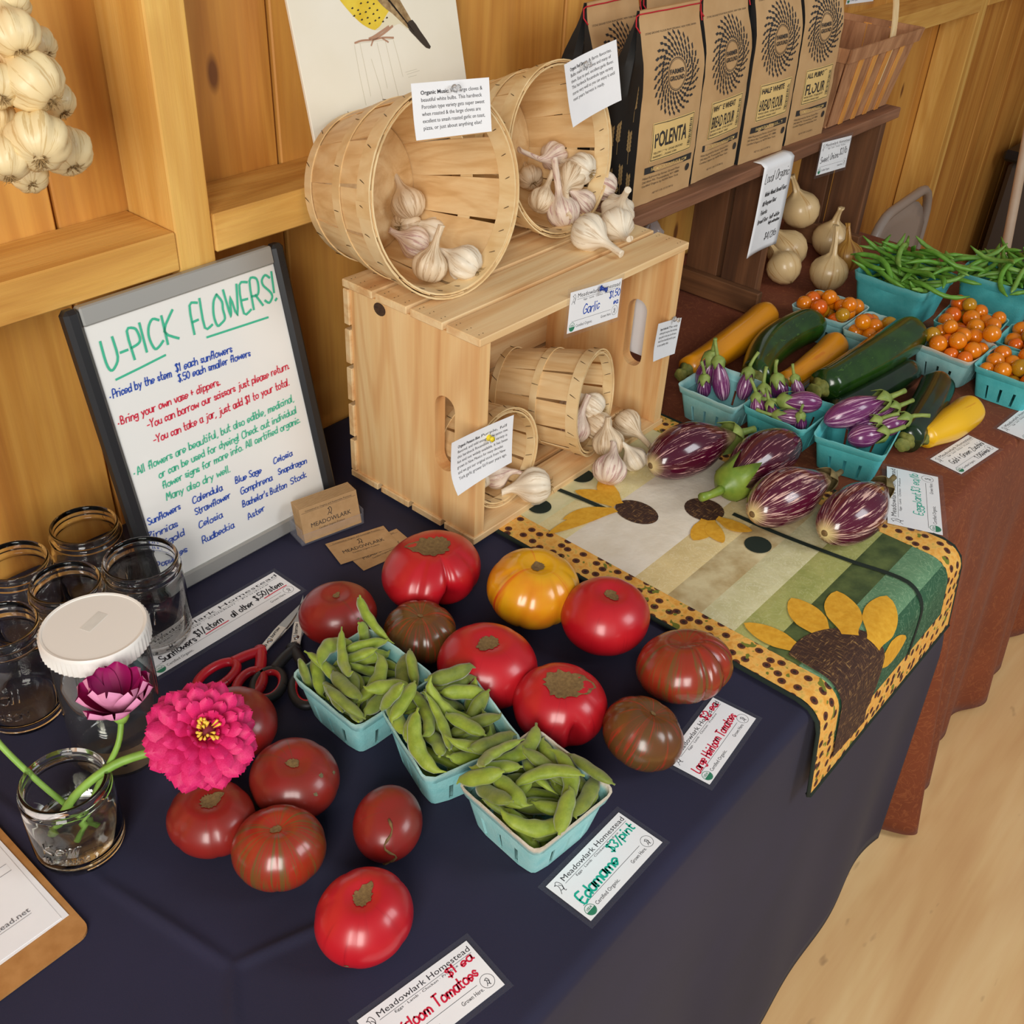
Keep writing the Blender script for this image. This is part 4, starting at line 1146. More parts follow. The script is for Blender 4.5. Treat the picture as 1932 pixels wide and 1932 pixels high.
# ------------------------------------------------------------------ market basket with a handle
mb = thing('market_basket', 'brown splint market basket with a bent wooden handle at the shelf end', 'basket', T(1.337, .215, PZ))
bw, bd, tw_, td, bh = .138, .062, .163, .088, .158
def mside(u, z, side, o):
    q = z/bh; a = bw+(tw_-bw)*q; b = bd+(td-bd)*q
    if side == 'f': return (u*a, -b-o, z)
    if side == 'b': return (-u*a, b+o, z)
    if side == 'r': return (a+o, u*b, z)
    return (-a-o, -u*b, z)
for side, n in (('f', 5), ('b', 5), ('l', 3), ('r', 3)):
    for i in range(n):
        u0 = -1+2*i/n+.02; u1 = -1+2*(i+1)/n-.02
        z1 = bh-.012
        g = G()
        lo = [mside(u, z, side, o) for o in (0, .002) for z in (.002, z1) for u in (u0, u1)]
        g.add(lo, [(0, 1, 3, 2), (4, 6, 7, 5), (0, 4, 5, 1), (2, 3, 7, 6), (0, 2, 6, 4), (1, 5, 7, 3)])
        g.obj('splint', M['splint'], mb, False)
    for i in range(n-1):
        uc = -1+2*(i+1)/n; g = G()
        lo = [mside(u, z, side, o) for o in (.0025, .0045) for z in (.001, bh-.01) for u in (uc-.22/n*1.4, uc+.22/n*1.4)]
        g.add(lo, [(0, 1, 3, 2), (4, 6, 7, 5), (0, 4, 5, 1), (2, 3, 7, 6), (0, 2, 6, 4), (1, 5, 7, 3)])
        g.obj('light_splint', M['splint_light'], mb, False)
G().bbox(-bw, bw, -bd, bd, .0, .004, .001).obj('bottom', M['splint'], mb, False)
for side in 'fblr':
    g = G(); lo = [mside(u, z, side, o) for o in (.0046, .0085) for z in (bh-.026, bh) for u in (-1.03, 1.03)]
    g.add(lo, [(0, 1, 3, 2), (4, 6, 7, 5), (0, 4, 5, 1), (2, 3, 7, 6), (0, 2, 6, 4), (1, 5, 7, 3)])
    g.obj('rim', M['splint'], mb, False)
hp = [(.035, -(td-.002)*math.cos(PI*q/20), bh-.03+.185*math.sin(PI*q/20)) for q in range(21)]
hp = [(.035, -bd-.012, .06)] + hp + [(.035, bd+.012, .06)]
g = G()
for s_ in range(len(hp)-1): pass
g.tube(hp, .0115, 6, 0, True, .28, (0, 0, 1)); 
g = G(); n = len(hp)
vs = []
for i, p in enumerate(hp):
    a = Vector(hp[max(0, i-1)]); b = Vector(hp[min(n-1, i+1)]); tg = (b-a).normalized(); nn = tg.cross(Vector((1, 0, 0))).normalized()*.0015; p = Vector(p)
    for sx, sn in ((-1, -1), (1, -1), (1, 1), (-1, 1)): vs.append(p+Vector((sx*.011, 0, 0))+nn*sn)
fs = [(4*i+k, 4*i+(k+1) % 4, 4*i+4+(k+1) % 4, 4*i+4+k) for i in range(n-1) for k in range(4)] + [(3, 2, 1, 0), (4*n-4, 4*n-3, 4*n-2, 4*n-1)]
g.add(vs, fs); g.obj('handle', M['hoop'], mb, True, 40)
# ------------------------------------------------------------------ produce shapes
def pint_shape(half=.054, base=.043, h=.060, th=.0022, seed=0, slots=3):
    """moulded pulp box: tapering walls with slots low down and a flared rim band"""
    rnd = random.Random(seed)
    side = []                       # positions along one side with a slot flag for the span that follows
    xs = [-.82]
    if slots:
        for c in ([-.5, 0, .5] if slots == 3 else [-.6, -.2, .2, .6]):
            xs += [c-.05, c+.05]
    else: xs += [-.4, 0, .4]
    xs += [.82]
    full = []
    for k in range(4):
        for i, x in enumerate(xs):
            slot = slots and 0 < i < len(xs)-1 and i % 2 == 1
            full.append((k, x, bool(slot)))
        for q in (.35, .7): full.append((k, 1+q, False))
    zs = [0, .05, .22, .50, .54, .76, .80, 1.0]
    off = [0, 0, 0, 0, 0, 0, .0024, .0030]
    n = len(full); nz = len(zs)
    def pos(k, x, z, j, inner):
        H = base + (half-base)*z + off[j] - (th if inner else 0)
        fl = .0022*math.cos(x*PI*2*(2 if slots == 3 else 2.5)) * (1 if zs[j] < .7 else 0)*(1 if abs(x) < .82 else 0)
        if x <= 1: px, py = x*H, -H - fl
        else:
            rr = .18*H; a = -PI/2 + (x-1)*PI/2
            px, py = .82*H + rr*math.cos(a), -.82*H + rr*math.sin(a)
        c, s_ = math.cos(k*PI/2), math.sin(k*PI/2)
        w = .0016*noise.noise(Vector((px*60, py*60+k*5, seed*3.1))) if j == nz-1 else 0
        zz = z*h + (w*1.5)
        return (c*px - s_*py, s_*px + c*py, zz + (th if inner and j == 0 else 0))
    g = G(); vo = {}
    for inner in (0, 1):
        for j in range(nz):
            for i, (k, x, s_) in enumerate(full):
                vo[inner, j, i] = len(g.v); g.v.append(pos(k, x, zs[j], j, inner))
    def F(*q): g.f.append(q); g.m.append(0)
    cut = lambda i, j: full[i][2] and 1 <= j <= 2
    for j in range(nz-1):
        for i in range(n):
            i2 = (i+1) % n
            if cut(i, j):
                if j == 1: F(vo[0, 1, i], vo[0, 1, i2], vo[1, 1, i2], vo[1, 1, i])
                if j == 2: F(vo[1, 3, i], vo[1, 3, i2], vo[0, 3, i2], vo[0, 3, i])
                F(vo[0, j, i], vo[1, j, i], vo[1, j+1, i], vo[0, j+1, i]); F(vo[0, j, i2], vo[0, j+1, i2], vo[1, j+1, i2], vo[1, j, i2])
                continue
            F(vo[0, j, i], vo[0, j, i2], vo[0, j+1, i2], vo[0, j+1, i]); F(vo[1, j, i2], vo[1, j, i], vo[1, j+1, i], vo[1, j+1, i2])
    for i in range(n):
        i2 = (i+1) % n; F(vo[0, nz-1, i], vo[0, nz-1, i2], vo[1, nz-1, i2], vo[1, nz-1, i])
    F(*[vo[0, 0, i] for i in range(n)][::-1]); F(*[vo[1, 0, i] for i in range(n)])
    return g
def pod_shape(L, beans, seed, r=.0066):
    rnd = random.Random(seed); cv = rnd.uniform(-.10, .22); n = 22; pts = []; rad = []
    for i in range(n+1):
        t = i/n; x = (t-.5)*L
        y = cv*L*4*(t-.5)**2
        if t > .93: y += (t-.93)*L*1.1
        env = math.sin(PI*min(1, max(0.0, t*.93+.05)))**.62
        b = .93+.07*math.cos(2*PI*(t-.5)*(beans)*1.1 + (PI if beans % 2 == 0 else 0))
        rr = r*env*b
        if t > .92: rr = r*(.30-(t-.92)*3.2)
        if t < .05: rr = r*.16
        pts.append((x, y, 0)); rad.append(max(rr, .0004))
    return G().tube(pts, rad, 8, 0, True, .62, (0, 0, 1))
def bean_shape(L, seed, r=.0054):
    rnd = random.Random(seed); cv = rnd.uniform(.06, .24); wv = rnd.uniform(-.05, .05); n = 12; pts = []; rad = []
    for i in range(n+1):
        t = i/n; x = (t-.5)*L
        pts.append((x, cv*L*4*(t-.5)**2 - cv*L*.33, wv*L*math.sin(2*PI*t)))
        rad.append(r*(.30+.70*min(1, 6*t))*(.22+.78*min(1, 7*(1-t)))*(1+.06*math.sin(t*40)))
    return G().tube(pts, rad, 7, 0, True, .8)
def cherry_shape():
    return G().lathe([(0, -.95), (.35, -.92), (.70, -.70), (.93, -.35), (1.0, .0), (.93, .38), (.70, .72), (.35, .92), (.12, .93), (0, .90)], 18)

def tomato(label, pos, r, sq, mk, seed, ribs=6, amp=.03, tilt=(0, 0), rot=0, scar=.10, lop=.03, cleft=None, dimple=.18, stretch=1.0, band=None, line=False, spots=()):
    rnd = random.Random(seed); ph = rnd.uniform(0, 6.28); p2 = rnd.uniform(0, 6.28)
    jit = [rnd.uniform(-.35, .35) for _ in range(ribs)]
    r = r*1.03; h = r*sq*.86
    def surf(th, t):
        phi = PI*t
        s_ = math.sin(phi)**.86 if 0 < t < 1 else 0
        z = h*math.cos(phi)
        if z < 0: z *= .94
        k = ribs*th/(2*PI)+ph; i = int(math.floor(k)) % ribs; fr = k-math.floor(k)
        gr = (1-math.sin(PI*fr))**3
        wgt = (.45+.9*(math.exp(-((t-.18)/.22)**2) + .8*math.exp(-((t-.85)/.25)**2)))
        a = amp*(1+jit[i])
        if band: a *= (.15 + 2.6*math.exp(-(((th-band+PI) % (2*PI)-PI)/.75)**2))
        q = 1 - a*gr*wgt + lop*math.cos(th+p2)*.7 + lop*.8*math.cos(2*th+ph)
        if cleft:
            d = ((th-cleft[0]+PI) % (2*PI))-PI
            q -= cleft[1]*math.exp(-(d/cleft[2])**2)*math.exp(-((t-cleft[3])/.17)**2)
        rr = r*s_*q
        zt = -dimple*h*math.exp(-(math.sin(phi)/.26)**2)*(1 if z > 0 else .7)*(1 if z > 0 else -1)
        zt += lop*h*.8*math.cos(th+ph)*s_
        return Vector((rr*math.cos(th)*stretch, rr*math.sin(th), z+zt))
    Mx = T(*pos) @ RX(tilt[0]) @ RY(tilt[1]) @ RZ(rot)
    nth, nt = 72, 36
    g = G(); rows = []
    for j in range(nt+1):
        t = j/nt
        if j in (0, nt): rows.append([len(g.v)]); g.v.append(tuple(surf(0, t)))
        else:
            rows.append(list(range(len(g.v), len(g.v)+nth)))
            for k in range(nth): g.v.append(tuple(surf(2*PI*k/nth, t)))
    for a, b in zip(rows[:-1], rows[1:]):
        for k in range(nth):
            k2 = (k+1) % nth
            if len(a) == 1: g.f.append((a[0], b[k], b[k2]))
            elif len(b) == 1: g.f.append((a[k], b[0], a[k2]))
            else: g.f.append((a[k], b[k], b[k2], a[k2]))
            g.m.append(0)
    zmin = min((Mx.to_3x3() @ Vector(v)).z for v in g.v)
    Mx = T(0, 0, -pos[2] - zmin + pos[3] if len(pos) > 3 else -pos[2]-zmin+.0006) @ Mx
    t_ = thing('heirloom_tomato', label, 'tomato', Mx)
    g.obj('fruit', M[mk], t_)
    if scar:
        g = G(); n = 40; g.v.append(tuple(surf(0, 0)+Vector((0, 0, .0008))))
        rj = [rnd.uniform(.82, 1.18) for _ in range(n)]
        ext = rnd.uniform(0, 6.28)
        for ring in (.5, 1.0):
            for k in range(n):
                th = 2*PI*k/n
                tt = scar*(rj[k] if ring == 1 else 1)*ring*(1+.9*max(0, math.cos(th-ext))**6)
                g.v.append(tuple(surf(th, tt)*1.0 + Vector((0, 0, .0008))))
        for k in range(n):
            k2 = (k+1) % n
            g.f.append((0, 1+k, 1+k2)); g.f.append((1+k, 1+n+k, 1+n+k2, 1+k2)); g.m += [0, 0]
        g.obj('stem_scar', M['cork'], t_)
    for (th0, t0, sz) in spots:
        c = surf(th0, t0); g = G(); n = 12; g.v.append(tuple(c*1.008))
        for k in range(n):
            a = 2*PI*k/n; q = sz*rnd.uniform(.6, 1.3)/r
            g.v.append(tuple(surf(th0+q*math.cos(a)/max(.2, math.sin(PI*t0)), t0+q*math.sin(a)/PI)*1.006))
        for k in range(n): g.f.append((0, 1+(k+1) % n, 1+k)); g.m.append(0)
        g.obj('corky_spot', M['spot'], t_)
    if line:
        g = G(); pts = []
        for q in range(15):
            t = .06 + .62*q/14; p = surf(line + .18*math.sin(q*.9), t); pts.append(tuple(p*1.006))
        g.tube(pts, [.0012+.0006*math.sin(q*2.1) for q in range(15)], 5); g.obj('scar_line', M['cork'], t_)
    return t_

def eggplant_prof(L, r, slim=1.0):
    pr = [(0, 0)]
    for i in range(1, 25):
        t = i/25
        w = math.sin(PI*t**.82)**.62
        if t > .5: w *= 1-.28*sstep(.5, 1.0, t)*slim
        pr.append((r*w, t*L))
    return pr + [(0, L)]
def calyx_geo(r, L, seed, lobes=5, long=1.0):
    """cap with pointed lobes at z=0 growing down, stem up +z"""
    rnd = random.Random(seed); g = G(); n = lobes*6
    rings = [(.14*r, .62*r), (.30*r, .42*r), (.62*r, .16*r), (.86*r, -.14*r)]
    for j, (rr, z) in enumerate(rings):
        for k in range(n): 
            th = 2*PI*k/n; g.v.append((rr*math.cos(th)*1.03, rr*math.sin(th)*1.03, z))
    jl = [rnd.uniform(.7, 1.3)*long for _ in range(lobes)]
    for k in range(n):
        th = 2*PI*k/n; q = (k % 6)/6; l = max(0, 1-abs(q-.5)*2.2)*jl[k//6]
        g.v.append(((.94+.10*l)*r*math.cos(th), (.94+.10*l)*r*math.sin(th), -.18*r-.85*r*l))
    for j in range(4):
        for k in range(n):
            k2 = (k+1) % n; g.f.append((j*n+k, (j+1)*n+k, (j+1)*n+k2, j*n+k2)); g.m.append(0)
    bx, by = rnd.uniform(-.3, .3), rnd.uniform(-.3, .3)
    g.tube([(0, 0, .40*r), (0, 0, .75*r), (bx*L*.4, by*L*.4, .75*r+L*.5), (bx*L, by*L, .75*r+L)], [.24*r, .20*r, .17*r, .20*r], 8)
    return g
def eggplant(label, group, blossom, stem_end, r, mk, seed, cal='calyx', stem=.03, name='eggplant', sub=1, long=1.0, ground=None):
    A = Vector(blossom); B = Vector(stem_end); L = (B-A).length
    Mx = frame(A, B-A, (0, 0, 1))
    t = thing(name, label, 'eggplant', Mx, group)
    rnd = random.Random(seed); bx = rnd.uniform(-.05, .05)*L
    def mod(p, th, u): return Vector((p.x*(1+.02*math.cos(2*th+seed)), p.y*(1+.02*math.sin(3*th+seed)), p.z))
    bend = lambda p: Vector((p.x, p.y+bx*4*(p.z/L)*(1-p.z/L), p.z))
    G().lathe(eggplant_prof(L, r), 36 if r > .03 else 20, 0, mod, False, bend).obj('fruit', M[mk], t)
    if cal:
        rc = r*(.66 if cal == 'calyx' and r > .03 else .86 if cal == 'calyx' else .76 if cal == 'calyx_bright' else .5)
        g = calyx_geo(rc, stem, seed, 5, long); g.xf(T(0, 0, L-.10*r)); o = g.obj('calyx', M[cal], t)
        so = o.modifiers.new('thickness', 'SOLIDIFY'); so.thickness = .0007
    if r > .03:
        G().lathe([(0, -.0004), (.0042, .0001), (.0050, .0016), (.0030, .0030)], 12).obj('blossom_scar', M['cork'], t)
    return t
def zucchini(label, stem_end, tip, r, mk, bend, seed, stemlen=.018, neck=.72, name='zucchini', stem_mat='zuc_stem'):
    A = Vector(stem_end); B = Vector(tip); L = (B-A).length
    t = thing(name, label, 'zucchini', frame(A, B-A, (0, 0, 1)))
    pr = [(0, 0)]
    for i in range(1, 31):
        u = i/30
        w = neck + (1-neck)*sstep(.02, .55, u)
        if u > .86: w *= math.sqrt(max(0, 1-((u-.86)/.142)**2))
        if u < .05: w *= math.sqrt(max(.02, 1-((.05-u)/.05)**2)*.75+.25)
        pr.append((max(r*w, 1e-4), u*L))
    pr.append((0, L))
    bnd = lambda p: Vector((p.x, p.y + bend*L*4*(p.z/L)*(1-p.z/L), p.z))
    mod = lambda p, th, u: Vector((p.x*(1+.018*math.cos(5*th)), p.y*(1+.018*math.cos(5*th)), p.z))
    G().lathe(pr, 35, 0, mod, False, bnd).obj('fruit', M[mk], t)
    g = G(); n = 15; q = r*neck
    def smod(p, th, u): return Vector((p.x*(1+.16*abs(math.sin(2.5*th))), p.y*(1+.16*abs(math.sin(2.5*th))), p.z))
    g.lathe([(0, -stemlen), (q*.40, -stemlen), (q*.44, -stemlen*.9), (q*.32, -stemlen*.5), (q*.36, -stemlen*.2), (q*.58, -.0002), (q*.4, .004)], 25, 0, smod)
    g.obj('stem', M[stem_mat], t)
    return t
def onion(label, pos, r, axis, mk, neck=.9, seed=0, extra=False):
    t = thing('onion', label, 'onion', frame(pos, axis), 'sweet onions under the shelf')
    pr = [(0, -.93), (.10, -.95), (.30, -.91), (.62, -.74), (.88, -.42), (1.0, -.05), (.97, .28), (.82, .56), (.58, .76), (.34, .92), (.20, 1.08), (.15, 1.08+neck*.4), (.13, 1.08+neck*.75), (.17, 1.08+neck), (.10, 1.08+neck), (0, 1.06+neck)]
    rnd = random.Random(seed); bx, by = rnd.uniform(-.25, .25), rnd.uniform(-.25, .25)
    bend = lambda p: Vector((p.x+bx*max(0, p.z-r*.9)**2/r, p.y+by*max(0, p.z-r*.9)**2/r, p.z))
    mod = lambda p, th, u: Vector((p.x, p.y, p.z)) * (1+.012*math.sin(5*th+seed)) if u < .6 else Vector((p.x*(1+.18*math.sin(4*th+seed)), p.y*(1+.18*math.cos(3*th)), p.z))
    G().lathe([(a*r, b*r) for a, b in pr], 36, 0, mod, False, bend).obj('bulb', M[mk], t)
    g = G()
    for i in range(12):
        a = rnd.uniform(0, 6.28); g.tube([(0, 0, -.93*r), (.12*r*math.cos(a), .12*r*math.sin(a), -1.0*r)], [.0006, .0003], 4)
    g.obj('roots', M['roots'], t)
# ------------------------------------------------------------------ tomatoes on the navy cloth
tomato('large ribbed red tomato with a tan triangular scar, beside the crate corner', (-.112, -.030, .05), .0600, .80, 'tom_red', 1, 8, .09, (0, 4), 20, .085, .05, (math.radians(232), .42, .26, .64), .16, 1.12, band=math.radians(230))
tomato('yellow and orange tomato behind the red ones', (-.050, -.147, .05), .0585, .84, 'tom_gold', 2, 7, .05, (4, 6), 0, .030, .04)
tomato('round red tomato against the runner border', (-.024, -.243, .05), .0540, .88, 'tom_red', 3, 5, .02, (4, 2), 40, .032, .03)
tomato('dusky red tomato beside the kraft business cards', (-.245, .003, .04), .0455, .86, 'tom_dusk', 4, 5, .02, (0, 0), 10, .018, .03, spots=((math.radians(258), .33, .0020), (math.radians(270), .36, .0026), (math.radians(280), .34, .0018)))
tomato('small brown green striped tomato behind the edamame', (-.197, -.094, .04), .0440, .84, 'tom_green', 5, 8, .07, (0, 0), 0, .012, .03)
tomato('big red tomato in the middle, its small scar on top', (-.190, -.197, .05), .0560, .86, 'tom_red', 6, 5, .02, (0, 0), 70, .045, .03)
tomato('red tomato with a deep cleft in its side and long brown scar', (-.182, -.296, .043), .0505, .92, 'tom_red', 7, 5, .03, (6, -4), 0, .11, .03, (math.radians(240), .30, .15, .50))
tomato('brown green tomato with heavy ribs near the runner', (-.034, -.366, .048), .0550, .78, 'tom_stripe', 8, 11, .17, (-14, 10), 30, 0, .05, (math.radians(255), .22, .12, .6), .2, 1.06, band=math.radians(255))
tomato('brown green tomato beside the large heirloom card', (-.150, -.388, .04), .0440, .92, 'tom_green', 9, 6, .05, (10, 14), 0, .012, .03, (math.radians(318), .16, .16, .42))
tomato('dusky tomato hidden behind the pink zinnia', (-.437, -.052, .04), .0430, .86, 'tom_dusk', 10, 5, .02, (0, 0), 0, .05, .03)
tomato('dusky tomato with grey corky spots', (-.445, -.159, .04), .0445, .84, 'tom_dusk', 11, 5, .03, (6, -4), 0, .026, .03, spots=((math.radians(196), .46, .0052), (math.radians(262), .30, .0026), (math.radians(290), .22, .0028), (math.radians(310), .33, .0026)))
tomato('dusky tomato right under the pink zinnia', (-.531, -.135, .035), .0420, .80, 'tom_dusk', 12, 6, .04, (0, 0), 0, .05, .04)
tomato('orange brown tomato with green streaks, left of the oval one', (-.510, -.214, .037), .0430, .92, 'tom_stripe', 13, 7, .03, (0, 0), 0, .02, .03)
tomato('small oval dusky tomato with a thin brown scar line', (-.417, -.267, .03), .0340, .92, 'tom_dusk', 14, 4, .01, (8, -6), 40, 0, .02, None, .05, 1.12, None, math.radians(190))
tomato('round red tomato nearest the camera, above the bottom card', (-.507, -.328, .038), .0440, .90, 'tom_red', 15, 5, .03, (0, 0), 0, .045, .04, spots=((math.radians(208), .56, .0024),))

# ------------------------------------------------------------------ pulp boxes and what is in them
PINT = {m_: [pint_shape(seed=s_).mesh('pulp_box', M[m_]) for s_ in (1, 2)] for m_ in ('pulp', 'pulp_pale', 'pulp_deep')}
QUART = [pint_shape(.075, .060, .085, .0024, s_, 0).mesh('pulp_box', M['pulp_deep']) for s_ in (3, 4)]
for me in sum(PINT.values(), []) + QUART: me.set_sharp_from_angle(angle=math.radians(38))
def box(label, x, y, rz, me, z=.0008, group=None):
    o = link('pulp_box', me, None, T(x, y, z) @ RZ(rz)); return tag(o, label, 'box')
BZ = .0040
PB = [('nearest the scissors', -.315, -.121, -2, 'pulp', 0), ('in the middle of the edamame row', -.302, -.242, -19, 'pulp', 1), ('beside the edamame card', -.303, -.362, -5, 'pulp_pale', 0)]
PODM = [[pod_shape(L, b, s_, .0096).mesh('edamame_pod', M[m_]) for L, b, s_ in ((.062, 2, 1), (.072, 3, 2), (.054, 2, 3))] for m_ in ('pod', 'pod_dark')]
